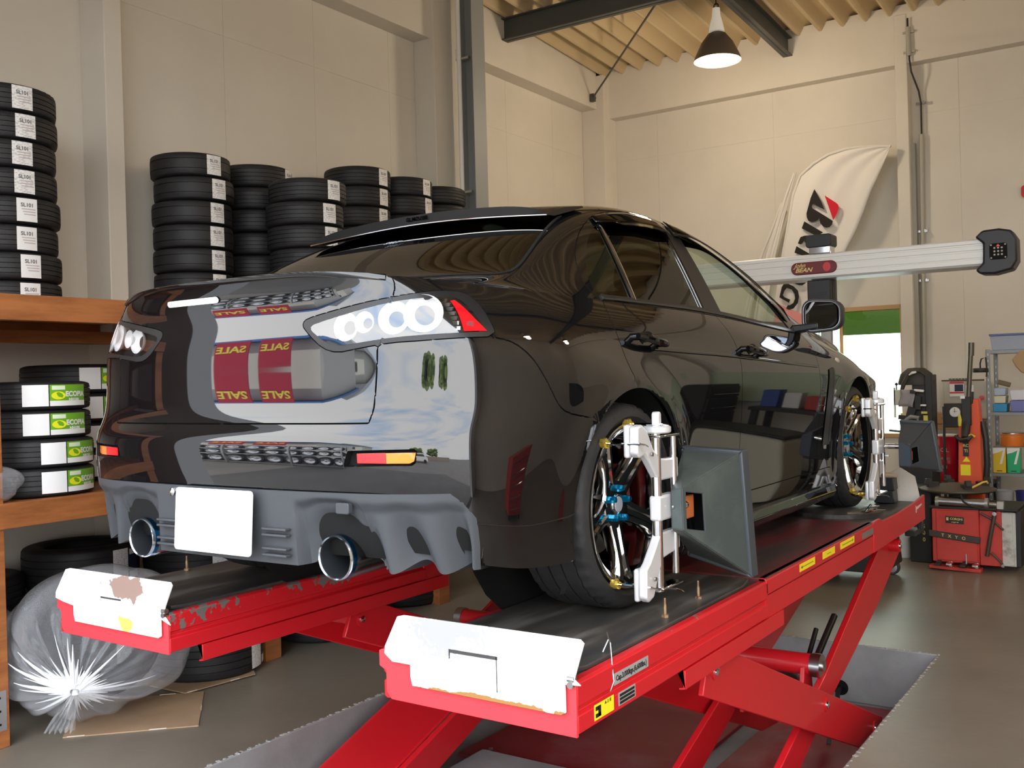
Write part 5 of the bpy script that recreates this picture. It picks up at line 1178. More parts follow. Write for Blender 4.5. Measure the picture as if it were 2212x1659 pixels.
# plastic bags
def film():
    m = bpy.data.materials.new('plastic film'); m.use_nodes = True; t = m.node_tree; t.nodes.clear(); o = t.nodes.new('ShaderNodeOutputMaterial')
    tr = t.nodes.new('ShaderNodeBsdfTransparent'); gl = t.nodes.new('ShaderNodeBsdfPrincipled'); gl.inputs['Base Color'].default_value = (.75, .78, .84, 1); gl.inputs['Roughness'].default_value = .14; gl.inputs['Coat Weight'].default_value = 1; gl.inputs['Specular IOR Level'].default_value = 1
    lw = t.nodes.new('ShaderNodeLayerWeight'); lw.inputs[0].default_value = .35; mr = t.nodes.new('ShaderNodeMapRange'); mr.inputs[3].default_value = .13; mr.inputs[4].default_value = .6; mx = t.nodes.new('ShaderNodeMixShader')
    tc = t.nodes.new('ShaderNodeTexCoord'); n = t.nodes.new('ShaderNodeTexNoise'); n.inputs['Scale'].default_value = 9; n.inputs['Detail'].default_value = 6; bp = t.nodes.new('ShaderNodeBump'); bp.inputs['Strength'].default_value = .5; bp.inputs['Distance'].default_value = .03
    t.links.new(tc.outputs['Object'], n.inputs['Vector']); t.links.new(n.outputs['Fac'], bp.inputs['Height']); t.links.new(bp.outputs[0], gl.inputs['Normal'])
    t.links.new(lw.outputs['Facing'], mr.inputs[0]); t.links.new(mr.outputs[0], mx.inputs[0]); t.links.new(tr.outputs[0], mx.inputs[1]); t.links.new(gl.outputs[0], mx.inputs[2]); t.links.new(mx.outputs[0], o.inputs[0]); return m
FILM = film()
def bag(label, c, rad, knot, seed, tail=True):
    t = thing('plastic_bag', label, 'plastic bag', c); rr = random.Random(seed); ph = [rr.random()*6.28 for _ in range(8)]; K = Vector(knot).normalized(); U1 = K.orthogonal().normalized(); U2 = K.cross(U1); rows = []
    for i in range(56):
        th = (i/55)**1.15*PI; row = []
        for j in range(144):
            a = 2*PI*j/144; pinch = math.exp(-((th)/.42)**2); wr = (.55*math.sin(a*17+ph[0])+.45*math.sin(a*29+ph[1])+.5*math.sin(a*11+ph[2]))*math.exp(-((th-.35)/.55)**2)*.065
            lump = .05*math.sin(3*a+ph[3])*math.sin(2*th)+.04*math.sin(5*a+ph[4]+2*th)*math.sin(th)+.012*math.sin(13*a+7*th+ph[5])*math.sin(th)
            r = 1+wr+lump; d = K*math.cos(th)+(U1*math.cos(a)+U2*math.sin(a))*math.sin(th)*(1-.35*pinch); p = Vector((d.x*rad[0], d.y*rad[1], d.z*rad[2]))*r; p.z = max(p.z, -c[2]+.012); row.append(p)
        row.append(row[0]); rows.append(row)
    b = MB(); b.grid(rows); b.build('film', FILM, t, smooth=True)
    kp = Vector((K.x*rad[0], K.y*rad[1], K.z*rad[2])); b = MB()
    for j in range(46):
        a = 2*PI*(j+rr.random()*.7)/46; L = .25+.55*rr.random()**2; pts = []
        for q_ in range(7):
            th = .06+L*q_/6; d = K*math.cos(th)+(U1*math.cos(a)+U2*math.sin(a))*math.sin(th)*(1-.35*math.exp(-(th/.42)**2)); p = Vector((d.x*rad[0], d.y*rad[1], d.z*rad[2]))*(1.012+.03*math.exp(-th*4)); p.z = max(p.z, -c[2]+.012); pts.append(p)
        w_ = .004+.006*rr.random(); b.tube(pts, [w_*1.6, w_*1.5, w_*1.2, w_, w_*.7, w_*.4, w_*.12], 5, caps=False)
    b.build('gathered_pleats', mat('white film', (.85, .87, .92), .2, 0, 1), t)
    b = MB(); b.lathe([(0, -.03), (.018, -.02), (.014, 0), (.026, .02), (.03, .03), (0, .035)], 12, tuple(kp+K*.01)); b.build('knot', mat('white film', (.85, .87, .92), .2), t)
    if tail:
        rows = []
        for i in range(12):
            u = i/11; w_ = .02+.05*u; row = [kp+K*(.02+.05*u)+Vector((-.35, -.25, -1))*(.02+.13*u)+Vector((.8, .55, 0))*(w_*(k/8-1))+K*(.018*math.sin(k*2.3+i*.6)) for k in range(17)]; rows.append([(max(p.x, -9), p.y, max(p.z, -c[2]+.01)) for p in row])
        b = MB(); b.grid(rows); b.build('loose_end', FILM, t, smooth=True)
    return t
bag('big clear plastic bag tied in a knot, bundled round a tyre on the cardboard', (-2.14, .10, .375), (.42, .46, .365), (.62, -.60, -.30), 3)
bag('second clear plastic bag slumped behind the rack post at the left', (-2.66, -.30, .31), (.31, .30, .30), (.3, -.8, -.2), 8, False)
def inner(x, y, z, label, rot): t = dup(INB, (x, y, z), label=label, rot=rot)
for args in (((-2.17, .14, .37), (math.radians(62), 0, math.radians(50)), 'worn dark tyre inside the tied plastic bag'), ((-2.66, -.30, .28), (math.radians(75), 0, math.radians(20)), 'worn dark tyre inside the slumped plastic bag')):
    t = thing('tyre', args[2], 'tyre', args[0], rot=args[1]); q = tyre_mesh(.285, .18, .19, 72, 2); q.v = [(z, y, x) for x, y, z in q.v]; q.f = [f[::-1] for f in q.f]; q.build('carcass', RUB2, t, ang=40)
bag('small crumpled plastic bag on the lower shelf against the left post', (-2.17, -.42, Z1+.085), (.09, .17, .09), (.3, -.5, .3), 12, False)
# ---------------------------------------------------------------- tyre changer
CHR = mat('machine red', (.62, .055, .04), .45, noise=(6, (.48, .04, .03), .5, .75)); ORG = mat('tower orange red', (.78, .10, .03), .42); MBK = mat('machine black', (.025, .024, .022), .5); OLDW = mat('scuffed cream', (.62, .60, .54), .5, noise=(9, (.30, .28, .24), .55, .72)); DUST = mat('dusty steel', (.12, .105, .08), .55, .4)
t = thing('tyre_changer', 'red tyre changer with round turntable and an orange tower at the back wall', 'tyre changer', (.66, 5.66, 0)); P = lambda n, b, m, bev=.004: b.build(n, m, t, bevel=bev)
b = MB(); b.box((0, 0, .06), (.345, .55, .485)); cab = P('cabinet', b, CHR, .008)
b = MB(); b.box((.035, -.012, .08), (.335, .0, .475)); P('front_panel', b, CHR, .003)
b = MB(); b.box((.345, .03, .05), (.50, .50, .480)); P('side_cabinet', b, CHR, .004)
b = MB(); b.prism([(.50, .05), (.585, .06), (.575, .46), (.50, .47)], .05, .06, 'y'); b.box((.50, .06, .05), (.60, .50, .47)); P('bead_breaker_pad', b, OLDW, .004)
b = MB(); b.box((.60, .05, .05), (.635, .52, .485)); P('rubber_buffer', b, MBK, .004)
b = MB(); b.prism([(-.02, .265), (.355, .225), (.36, .275), (-.02, .315)], -.035, -.012, 'y'); br = P('pedal_guard', b, mat('brown black', (.06, .045, .035), .5), .006)
text('pictogram', 'T   X   Y   O', .034, GOLD, br, plane_fn((.165, -.0365, .270), (1, 0, -.105), (0, 0, 1)), .0004, .0006)
b = MB(); b.prism([(.105, .375), (.24, .37), (.24, .425), (.105, .43)], -.016, -.012, 'y'); pl = P('maker_plate', b, MBK, 0)
text('maker_text', 'CORGHI', .024, GOLD, pl, plane_fn((.185, -.0168, .408), (1, 0, -.03), (0, 0, 1)), .0003, .0006); text('maker_text', 'artiglio 50', .013, GOLD, pl, plane_fn((.175, -.0168, .384), (1, 0, -.03), (0, 0, 1)), .0003, .0002)
b = MB(); b.box((.112, -.0170, .396), (.128, -.0163, .420)); b.build('maker_emblem', GOLD, pl)
b = MB(); b.prism([(-.02, .012), (.36, -.0), (.36, .03), (-.02, .035)], -.045, .06, 'y'); P('base_rail', b, CHR, .004)
for i, x in enumerate((.03, .115, .215, .305)):
    b = MB(); b.box((x, -.11, .045+.008*(i % 2)), (x+.045, -.02, .062+.008*(i % 2))); b.box((x+.008, -.03, .03), (x+.037, .0, .075)); P('pedal', b, CHROME if i % 2 else MBK, .004)
b = MB(); b.box((.25, -.03, .05), (.258, -.02, .14)); P('pedal_rod', b, STEEL, 0)
b = MB(); b.box((-.02, .0, .485), (.62, .54, .505)); P('top_pan', b, MBK, .004)
b = MB(); b.cyl((.04, .02, .545), (.40, .02, .535), .036, 24); P('air_cylinder', b, STEEL, .0)
for x in (.04, .40): b = MB(); b.lathe([(0, -.01), (.042, -.01), (.042, .015), (0, .015)], 24, (x, .02, .54), 'x'); P('cylinder_head', b, mat('cast alloy', (.45, .43, .38), .4, .7), 0)
b = MB(); b.cyl((.42, .02, .535), (.50, .02, .53), .016, 10); b.cbox((.50, .02, .53), (.05, .05, .06)); P('cylinder_fitting', b, mat('cast alloy', (.45, .43, .38), .4, .7), .003)
b = MB(); b.tube([(.22, .0, .60), (.24, -.02, .55), (.30, -.03, .515), (.40, -.02, .50), (.48, .0, .50)], .007, 8); P('air_hose', b, MBK, 0)
b = MB(); b.cyl((.15, .28, .50), (.15, .28, .62), .07, 20); b.lathe([(0, .60), (.27, .60), (.29, .612), (.29, .622), (.24, .635), (.10, .66), (0, .66)], 44, (.15, .28, 0)); P('turntable', b, DUST, 0)
for k in range(4):
    R = Matrix.Rotation(k*PI/2+.5, 3, 'Z'); b = MB(); b.box((.15, -.03, .0), (.24, .03, .05), R, (.15, .28, .625)); b.prism([(.20, .04), (.26, .04), (.25, .085), (.215, .085)], -.022, .022, 'y', R, (.15, .28, .62)); P('clamp_jaw', b, MBK, .003)
b = MB(); b.tube([(.28, .10, .645), (.36, .16, .69), (.385, .17, .695), (.39, .18, .68)], .008, 6); P('tyre_iron', b, mat('yellow lever', (.80, .52, .12), .4), 0)
b = MB(); b.prism([(.10, .50), (.295, .50), (.285, 1.16), (.275, 1.34), (.235, 1.34), (.195, 1.24), (.15, 1.17), (.12, 1.17)], .56, .70, 'y'); tw = P('tower', b, ORG, .008)
b = MB(); b.box((.150, .553, .86), (.195, .5595, 1.20)); pl = b.build('model_strip', MBK, tw)
for k, ch in enumerate(['A', '2', '0', '1', '9', 'RC', 'TI']): text('model_text', ch, .034, GOLD, pl, plane_fn((.1725, .5525, 1.175-k*.045), (1, 0, 0), (0, 0, 1)), .0003, .0008)
b = MB(); b.prism([(.145, .815), (.205, .815), (.175, .858)], .552, .5595, 'y'); b.build('warning_triangle', YEL, tw)
b = MB(); b.box((.128, .553, .70), (.205, .5595, .79)); b.build('yellow_notice', YEL, tw)
b = MB(); b.prism([(.185, 1.30), (.235, 1.30), (.240, 1.40), (.20, 1.40)], .53, .60, 'y'); b.box((.155, .50, 1.12), (.225, .60, 1.36)); b.tube([(.19, .53, 1.16), (.185, .50, 1.08), (.18, .47, 1.02)], [.03, .035, .028], 12); P('swing_head', b, MBK, .006)
b = MB(); b.cyl((.205, .54, 1.34), (.235, .54, 1.80), .020, 14); b.cyl((.232, .54, 1.70), (.237, .54, 1.81), .025, 14); P('hex_shaft', b, mat('greasy steel', (.13, .12, .09), .35, .6), 0)
b = MB(); b.box((.15, .485, 1.345), (.185, .50, 1.37)); P('head_label', b, PAPER, 0)
b = MB(); b.tube([(.10, .50, 1.03), (.15, .47, 1.00), (.21, .45, 1.01), (.24, .46, 1.04)], [.012, .02, .02, .01], 8); P('mount_tool', b, MBK, 0)
b = MB(); b.tube([(.14, .49, 1.12), (.145, .48, 1.17), (.14, .485, 1.22)], [.012, .016, .008], 8); b.tube([(.19, .48, 1.03), (.23, .47, 1.045), (.26, .47, 1.03)], [.006, .012, .008], 6); P('yellow_clip', b, mat('yellow plastic', (.7, .6, .08), .4), 0)
b = MB(); b.tube([(.31, .60, .60), (.33, .58, .8), (.325, .58, 1.0), (.30, .6, 1.15)], .025, 10); P('tower_hose', b, MBK, 0)
# bead breaker arm on the side
b = MB(); b.tube([(.40, -.005, .13), (.43, -.01, .30), (.46, -.005, .455)], .016, 10); b.tube([(.36, -.01, .465), (.44, -.0, .42), (.50, -.005, .36), (.52, .0, .34)], .009, 8); b.tube([(.43, -.005, .16), (.50, -.01, .09), (.515, -.005, .06)], .009, 8); P('breaker_arm', b, mat('oily brown', (.09, .06, .045), .5, .3), 0)
b = MB(); b.cyl((.46, -.025, .465), (.46, .01, .465), .016, 10); b.cyl((.512, -.025, .065), (.512, .01, .065), .013, 10); P('breaker_pin', b, CHROME, 0)
# tall black inflator stand with the gauge
t = thing('inflator_box', 'black cabinet standing behind the lift end with number 500 in gold', 'cabinet', (.44, 5.90, 0)); b = MB(); b.box((0, 0, 0), (.17, .30, .62)); cb = b.build('cabinet', MBK, t, bevel=.006)
for k, ch in enumerate('500'): text('gold_digit', ch, .045, GOLD, cb, plane_fn((.11, -.003, .30-k*.055), (1, 0, 0), (0, 0, 1)), .0004, .0006)
t = thing('air_gauge', 'black box with a round pressure gauge left of the orange tower', 'gauge', (.60, 6.95, 0)); b = MB(); b.box((-.07, 0, 1.06), (.10, .06, 1.28)); bx = b.build('housing', MBK, t, bevel=.006)
b = MB(); b.lathe([(0, -.012), (.042, -.010), (.046, 0)], 28, (.025, .0, 1.20), 'y'); g = b.build('dial', PAPER, bx); b = MB(); b.box((.024, -.0135, 1.195), (.027, -.0125, 1.235), Matrix.Rotation(0, 3, 'Y')); b.cbox((.030, -.013, 1.207), (.03, .001, .003)); b.build('needle', INK, g)
b = MB(); b.cyl((-.075, .02, 0), (-.075, .02, 1.25), .012, 10); b.build('post', MBK, t); b = MB(); b.box((-.12, -.10, 0), (.10, .15, .02)); b.build('foot', MBK, t)
t = thing('paper_notice', 'red and white printed notice beside the orange tower', 'notice', (.50, 7.79, 1.32)); b = MB(); b.box((-.065, -.004, 0), (.065, 0, .145)); n_ = b.build('sheet', PAPER, t); b = MB(); b.box((-.065, -.0055, .125), (.065, -.004, .145)); b.box((-.065, -.0055, .03), (.065, -.004, .045)); b.build('red_band', mat('notice red', (.6, .05, .05), .5), n_); b = MB(); b.box((-.02, -.0055, .05), (.058, -.004, .118)); b.build('dark_picture', NAVY, n_)
t = thing('control_box', 'beige electrical control box on the wall behind the tyre changer', 'electrical box', (.38, 7.80, 1.10)); b = MB(); b.box((0, 0, 0), (.40, .19, .36)); cb = b.build('box', mat('beige enamel', (.50, .47, .40), .5), t, bevel=.005); b = MB(); b.lathe([(0, -.025), (.022, -.022), (.022, 0)], 20, (.345, 0, .205), 'y'); b.build('red_button', mat('red button', (.7, .12, .12), .4), cb)
b = MB(); b.box((.20, -.004, .14), (.27, 0, .33)); b.build('door_label', PAPER, cb)
t = thing('tool_shelf_pipe', 'thin steel bar with hose fittings lying on top of the beige control box', 'tool', (.38, 7.85, 1.465)); b = MB(); b.cyl((-.03, 0, .012), (.36, 0, .012), .008, 8); 
for k in range(6): b.cbox((.05+k*.03, 0, .022), (.02, .03, .022))
b.build('bar', mat('dark oily metal', (.12, .10, .08), .4, .6), t)
# wheel balancer draped with tools in front of the back wall
t = thing('wheel_balancer', 'black wheel balancer cluttered with tools, a grey rag and yellow tags, right of the window', 'wheel balancer', (.36, 6.55, 0))
b = MB(); b.box((-.14, 0, 0), (.14, .35, .90)); b.build('body', MBK, t, bevel=.01); b = MB(); b.box((.09, .0, .90), (.15, .22, 1.55)); b.build('upright', MBK, t, bevel=.008)
b = MB(); b.box((-.02, .02, 1.08), (.13, .10, 1.54)); bk = b.build('tool_board', MBK, t, bevel=.004)
b = MB(); b.lathe([(.0, .0), (.17, .0), (.175, .02), (.15, .10), (.08, .15), (0, .155)], 32, (-.0, .12, 1.46)); b.v = [(x*.9, y*.7+.03, z) for x, y, z in b.v]; b.build('wheel_guard', mat('dusty black', (.045, .04, .033), .6), t)
b = MB(); b.tube([(-.12, .0, 1.35), (-.09, -.0, 1.46), (-.04, .0, 1.56), (.04, .02, 1.585), (.10, .03, 1.54)], [.012, .02, .018, .014, .01], 8); b.build('guard_tube', mat('dusty black', (.045, .04, .033), .6), t)
b = MB(); b.tube([(-.03, -.03, 1.55), (.0, -.04, 1.57), (.03, -.03, 1.575)], [.006, .012, .008], 8); b.build('plastic_wrap', PAPER, t)
b = MB(); b.box((-.17, -.02, 1.28), (-.06, .0, 1.42)); b.box((-.17, -.02, 1.17), (-.155, .0, 1.44)); b.build('side_panel', mat('pale panel', (.62, .62, .48), .5), t, bevel=.003)
rr = random.Random(9); b = MB(); rows = [[(-.11+.028*j+.01*math.sin(i), -.04-.02*math.sin(j*1.3+i*.4), 1.42-.03*i) for j in range(5)] for i in range(6)]; b.grid(rows); o = b.build('rag', mat('grey rag', (.35, .32, .32), .7), t, smooth=True); m = o.modifiers.new('s', 'SOLIDIFY'); m.thickness = .01
for k, (x, z, w_, h) in enumerate([(.0, 1.40, .05, .03), (.05, 1.41, .08, .02), (.08, 1.28, .05, .015), (-.02, 1.22, .07, .09), (.04, 1.30, .05, .12), (-.08, 1.17, .10, .04)]):
    b = MB(); b.cbox((x, -.03, z), (w_, .03, h), Matrix.Rotation(rr.random()*.3, 3, 'Y')); b.build('hanging_tool', PAPER if k in (1, 2) else MBK, t, bevel=.003)
b = MB(); b.cbox((.09, -.03, 1.215), (.05, .01, .02)); b.cbox((.10, -.03, 1.165), (.035, .01, .05)); b.cbox((-.10, -.03, 1.175), (.02, .01, .07)); b.build('yellow_tag', mat('yellow plastic', (.7, .6, .08), .4), t, kind='stuff')
b = MB(); b.tube([(-.10, -.03, 1.14), (-.02, -.04, 1.18), (.04, -.04, 1.17), (.03, -.03, 1.13), (-.06, -.03, 1.11)], [.01, .02, .02, .015, .01], 8); b.build('spray_gun', mat('grey gun', (.35, .35, .35), .4, .4), t)
b = MB(); b.cyl((-.22, .0, 1.055), (.05, .0, 1.025), .010, 8); b.cyl((-.04, 0, 1.04), (-.04, .05, 1.15), .022, 12); b.cyl((.045, .0, .98), (.045, .0, 1.12), .010, 10); b.build('balancer_shaft', mat('oily steel', (.2, .17, .14), .35, .7), t)
b = MB(); b.lathe([(0, -.018), (.018, 0), (0, .018)], 14, (-.145, -.01, 1.47)); b.cyl((-.145, -.01, 1.42), (-.145, -.01, 1.46), .006, 8); b.build('knob_lever', MBK, t)
# oil drums (20-litre pails) standing on a bench by the wall
t = thing('low_bench', 'low dark bench behind the tyre changer carrying the oil pails', 'bench', (.30, 7.15, 0)); b = MB(); b.box((0, 0, .50), (.56, .50, .53)); b.build('top', MBK, t); 
for x in (0, .52):
    for y in (0, .46): b = MB(); b.box((x, y, 0), (x+.04, y+.04, .50)); b.build('leg', MBK, t)
for i, (x, c, lab, tx) in enumerate([(.49, (.62, .01, .03), 'red oil pail with white print on the low bench', 'OIL'), (.66, (.02, .02, .12), 'dark blue oil pail partly behind the orange tower', 'OIL')]):
    t = thing('oil_pail', lab, 'oil pail', (x, 7.32, .53), group='oil pails on the bench'); m = mat('pail %d' % i, c, .35); b = MB(); b.lathe([(0, 0), (.078, 0), (.082, .01), (.085, .16), (.088, .17), (.085, .18), (.085, .40), (.090, .41), (.090, .43), (0, .43)], 32); d = b.build('drum', m, t)
    b = MB(); b.lathe([(0, .43), (.088, .43), (.088, .445), (.03, .45), (0, .45)], 28); b.build('lid', PAPER if i == 0 else m, t)
    for k in range(3): text('print', ['OIL', '10W-30', 'SM'][k], [.05, .028, .04][k], PAPER, d, lambda u, v, w=0, k=k: Vector((.0885*math.sin(u/.0885-.2), -.0885*math.cos(u/.0885-.2), .30-k*.08+v)), .0002, .001)
t = thing('stack_of_cans', 'narrow blue printed oil can right behind the orange tower', 'oil can', (.805, 6.95, 0)); b = MB(); b.box((0, 0, .5), (.07, .12, 1.02)); d = b.build('can', mat('can navy', (.03, .03, .09), .35), t, bevel=.008); b = MB(); b.box((.01, .01, 0), (.06, .11, .5)); b.build('stand', MBK, t)
for k, s_ in enumerate(['OIL', 'GF', '5W', 'MOTUL']): text('print', s_, .028, PAPER, d, plane_fn((.035, -.002, .92-k*.09), (1, 0, 0), (0, 0, 1)), .0003, .0006) if s_ != 'MOTUL' else None
t = thing('cardboard_box', 'brown cardboard box on the wall shelf behind the balancer', 'box', (.18, 7.64, 1.0)); b = MB(); b.box((0, 0, 0), (.44, .22, .165)); cbx = b.build('carton', mat('carton', (.45, .27, .12), .7), t, bevel=.003); b = MB(); b.box((.20, -.002, .10), (.28, 0, .125)); b.box((.16, -.002, .05), (.28, 0, .062)); b.build('carton_print', mat('carton ink', (.22, .12, .05), .7), cbx)
t = thing('wall_ledge', 'narrow wall ledge under the cardboard box', 'shelf', (.16, 7.62, .96)); b = MB(); b.box((0, 0, 0), (.48, .26, .04)); b.build('board', mat('ledge grey', (.35, .34, .31), .6), t)
for x in (.12, .42): b = MB(); b.prism([(.02, 0), (.38, 0), (.38, -.18)], x, x+.02, 'x'); b.build('bracket', mat('ledge grey', (.35, .34, .31), .6), t)
t = thing('plastic_bucket', 'white plastic bucket with a wire handle on the floor under the lift end', 'bucket', (.335, 6.12, 0)); b = MB(); b.lathe([(0, 0), (.085, 0), (.090, .01), (.100, .24), (.108, .245), (.108, .255), (.098, .255), (.088, .02), (0, .02)], 32); bk = b.build('bucket', mat('bucket white', (.80, .79, .74), .4), t)
b = MB(); b.lathe([(.0985, .17), (.106, .172), (.106, .182), (.0995, .184)], 32); b.build('rim_band', mat('bucket white', (.80, .79, .74), .4), t); b = MB(); b.tube([(.104*math.cos(a), .104*math.sin(a), .175-.075*math.sin(a/1)*(1 if a < PI else 0)) for a in [PI*i/16 for i in range(17)]], .0025, 6); b.build('handle', STEEL, t)
t = thing('jack_arm', 'black forked bracket sticking out under the front of the near runway', 'bracket', (1.02, 3.22, .70)); b = MB(); b.box((-.2, -.1, -.02), (.0, .1, .02)); b.box((-.02, -.02, -.06), (.04, .16, -.03)); b.box((.02, .12, -.06), (.05, .16, .02)); b.build('bracket', MBK, t, bevel=.004)
# black trolley on castors standing beyond the lift
t = BEAM; b = MB(); b.prism([(-.65, .10), (.38, .10), (.43, .05), (.50, .10), (.48, .30), (.44, .34), (-.65, .34)], -.40, .20, 'y'); b.build('cart', MBK, t, bevel=.01)
for x, y in ((.435, -.38), (-.55, -.35), (.435, .14)):
    b = MB(); b.lathe([(0, -.02), (.052, -.02), (.058, -.012), (.058, .012), (.052, .02), (0, .02)], 28, (x, y, .058), 'y'); c_ = b.build('castor', mat('castor rubber', (.06, .06, .06), .5), t); b = MB(); b.lathe([(0, -.024), (.036, -.022), (.040, -.02)], 24, (x, y, .058), 'y'); b.build('castor_hub', mat('castor hub', (.42, .44, .46), .4, .3), c_)
    b = MB(); b.prism([(x-.012, .05), (x+.012, .05), (x+.03, .14), (x+.03, .16), (x-.03, .16), (x-.03, .14)], y-.032, y-.026, 'y'); b.lathe([(0, -.034), (.008, -.032)], 10, (x, y, .058), 'y'); b.build('castor_fork', CHROME, c_)
# black rubber blocks on the front end of the near runway
for i in range(2):
    t = thing('rubber_block', ('upper' if i else 'lower')+' black rubber block of the two stacked on the front end of the near runway', 'block', (.86, 3.10, .838+i*.073), group='rubber blocks on the runway'); b = MB(); b.prism([(-.002, 0), (.110, 0), (.104, .072), (.0, .072)], 0, .10, 'y'); b.build('block', mat('block black', (.02, .022, .026), .4), t, bevel=.004)
t = thing('work_glove', 'pale leather glove lying on the black block', 'glove', (.92, 3.15, .990)); b = MB(); b.tube([(-.04, 0, 0), (-.01, 0, .004), (.03, .0, .003), (.06, .0, 0)], [.012, .018, .014, .008], 8); b.build('glove', mat('pale leather', (.62, .48, .32), .7), t)
# ---------------------------------------------------------------- metal shelf at the right edge
SH = mat('slotted angle', (.24, .25, .25), .45, .3); t = thing('slotted_shelf', 'grey slotted-angle shelf loaded with bins at the right edge', 'shelf unit', (.885, 7.0, 0)); X1, Y1 = 1.5, .45
for x in (0, X1):
    for y in (0, Y1):
        b = MB(); sx = 1 if x == 0 else -1; b.box((x, y, 0), (x+sx*.035, y+.003, 1.76)); b.box((x, y, 0), (x+sx*.003, y+.035, 1.76)); po = b.build('post', SH, t)
        b = MB()
        for k in range(30): b.box((x+sx*.013, y-.0012, .05+k*.057), (x+sx*.021, y-.0002, .05+k*.057+.022))
        b.build('slot', mat('slot light', (.6, .6, .58), .6), po)
for z in (.29, .62, 1.165, 1.72): b = MB(); b.box((.003, .003, z), (X1-.003, Y1-.0, z+.03)); b.build('shelf_board', SH, t, bevel=.002)
def bin_(name, label, x, y, z, w_, d, h, m, lid=None, grp='bins on the slotted shelf', taper=.9, txt=None):
    t = thing(name, label, 'container', (.885+x, 7.0+y, z), group=grp); b = MB(); k = taper; v = [(w_/2*(1-k), d/2*(1-k), 0), (w_-w_/2*(1-k), d/2*(1-k), 0), (w_-w_/2*(1-k), d-d/2*(1-k), 0), (w_/2*(1-k), d-d/2*(1-k), 0), (0, 0, h), (w_, 0, h), (w_, d, h), (0, d, h)]; b.add(v, [(0, 3, 2, 1), (4, 5, 6, 7), (0, 1, 5, 4), (1, 2, 6, 5), (2, 3, 7, 6), (3, 0, 4, 7)]); bd = b.build('body', m, t, bevel=.006)
    if lid: b = MB(); b.box((-.008, -.008, h), (w_+.008, d+.008, h+.018)); b.build('lid', lid, t, bevel=.004)
    if txt: text('print', txt, w_*.22, PAPER if txt != 'K' else INK, bd, plane_fn((w_/2, -.002, h*.2), (1, 0, 0), (0, 0, 1)), .0003)
    return t
TB_ = mat('grey-blue plastic', (.36, .40, .48), .35); BL = mat('lid blue', (.10, .12, .30), .35); LB = mat('pale blue', (.45, .55, .68), .5); CR = mat('cream', (.72, .68, .50), .5); SKY = mat('sky blue plastic', (.05, .30, .55), .4); PU = mat('violet blue', (.20, .22, .50), .35)
bin_('storage_box', 'translucent grey-blue storage box with blue lid on top of the metal shelf', .03, .05, 1.75, .30, .30, .13, TB_, BL)
bin_('small_bin', 'pale blue box top of the little stack on the second shelf', .05, .03, 1.345, .10, .20, .065, LB)
bin_('small_bin', 'cream box in the middle of the little stack on the second shelf', .05, .03, 1.275, .10, .20, .065, CR)
bin_('small_bin', 'sky blue open tray at the bottom of the little stack on the second shelf', .04, .03, 1.196, .12, .20, .075, SKY)
bin_('storage_box', 'violet-blue clear box under a white one on the second shelf', .18, .03, 1.196, .26, .25, .10, PU); bin_('storage_box', 'white box with a curved label on the second shelf', .18, .03, 1.300, .26, .25, .09, mat('white plastic', (.75, .75, .80), .4))
t = thing('paper_roll', 'brown paper roll lying on the little boxes of the second shelf', 'roll', (1.0, 7.15, 1.435)); b = MB(); b.cyl((-.04, 0, .03), (.06, 0, .0), .022, 14); b.build('roll', mat('kraft paper', (.20, .15, .09), .8), t)
t = thing('paper_bag', 'brown paper bag hanging from the top of the metal shelf', 'bag', (1.13, 6.95, 1.60)); b = MB(); b.prism([(0, 0), (.05, -.06), (.12, -.05), (.14, .14), (.04, .14), (-.03, .06)], 0, .04, 'y'); b.build('bag', mat('kraft', (.42, .28, .15), .8), t, bevel=.01)
t = thing('paint_can', 'orange tin on the third shelf', 'tin', (1.065, 7.16, .885)); b = MB(); b.lathe([(0, 0), (.095, 0), (.098, .005), (.098, .10), (.102, .105), (.102, .115), (0, .115)], 32); b.build('tin', mat('tin orange', (.80, .22, .03), .35), t); b = MB(); b.lathe([(.103, .112), (.103, .12), (0, .12)], 32); b.build('lid', STEEL, t)
for i, (x, c, lab) in enumerate([(.035, (.78, .55, .04), 'yellow and white square can on the third shelf'), (.15, (.02, .42, .18), 'green and white square can on the third shelf')]):
    t = thing('square_can', lab, 'can', (.885+x, 7.02, .651), group='square cans on the third shelf'); b = MB(); b.box((0, 0, 0), (.105, .12, .225)); d = b.build('can', mat('can colour %d' % i, c, .35), t, bevel=.004); b = MB(); b.add([(0, -.001, .17), (.05, -.001, .185), (.105, -.001, .215), (.105, -.001, .225), (0, -.001, .225)], [(0, 1, 2, 3, 4)]); b.add([(.055, -.001, .08), (.075, -.001, .08), (.105, -.001, .215), (.085, -.001, .205)], [(0, 1, 2, 3)]); b.build('white_flash', PAPER, d); b = MB(); b.box((.03, -.001, .015), (.075, 0, .022)); b.build('small_print', INK, d)
t = thing('board_under_tin', 'thin shelf plank under the orange tin', 'plank', (.92, 7.02, .878)); b = MB(); b.box((0, 0, 0), (.30, .3, .006)); b.build('plank', SH, t)
for x, m, lab in ((.06, mat('grey pail', (.33, .35, .36), .4), 'grey steel pail on the lowest visible shelf'), (.22, mat('navy pail', (.03, .03, .16), .4), 'navy printed pail beside the grey one')):
    t = thing('steel_pail', lab, 'pail', (.885+x+.08, 6.92, .32), group='pails low on the shelf'); b = MB(); b.lathe([(0, 0), (.065, 0), (.075, .18), (.079, .182), (.079, .19), (.070, .19), (.06, .02), (0, .02)], 28); b.build('pail', m, t)
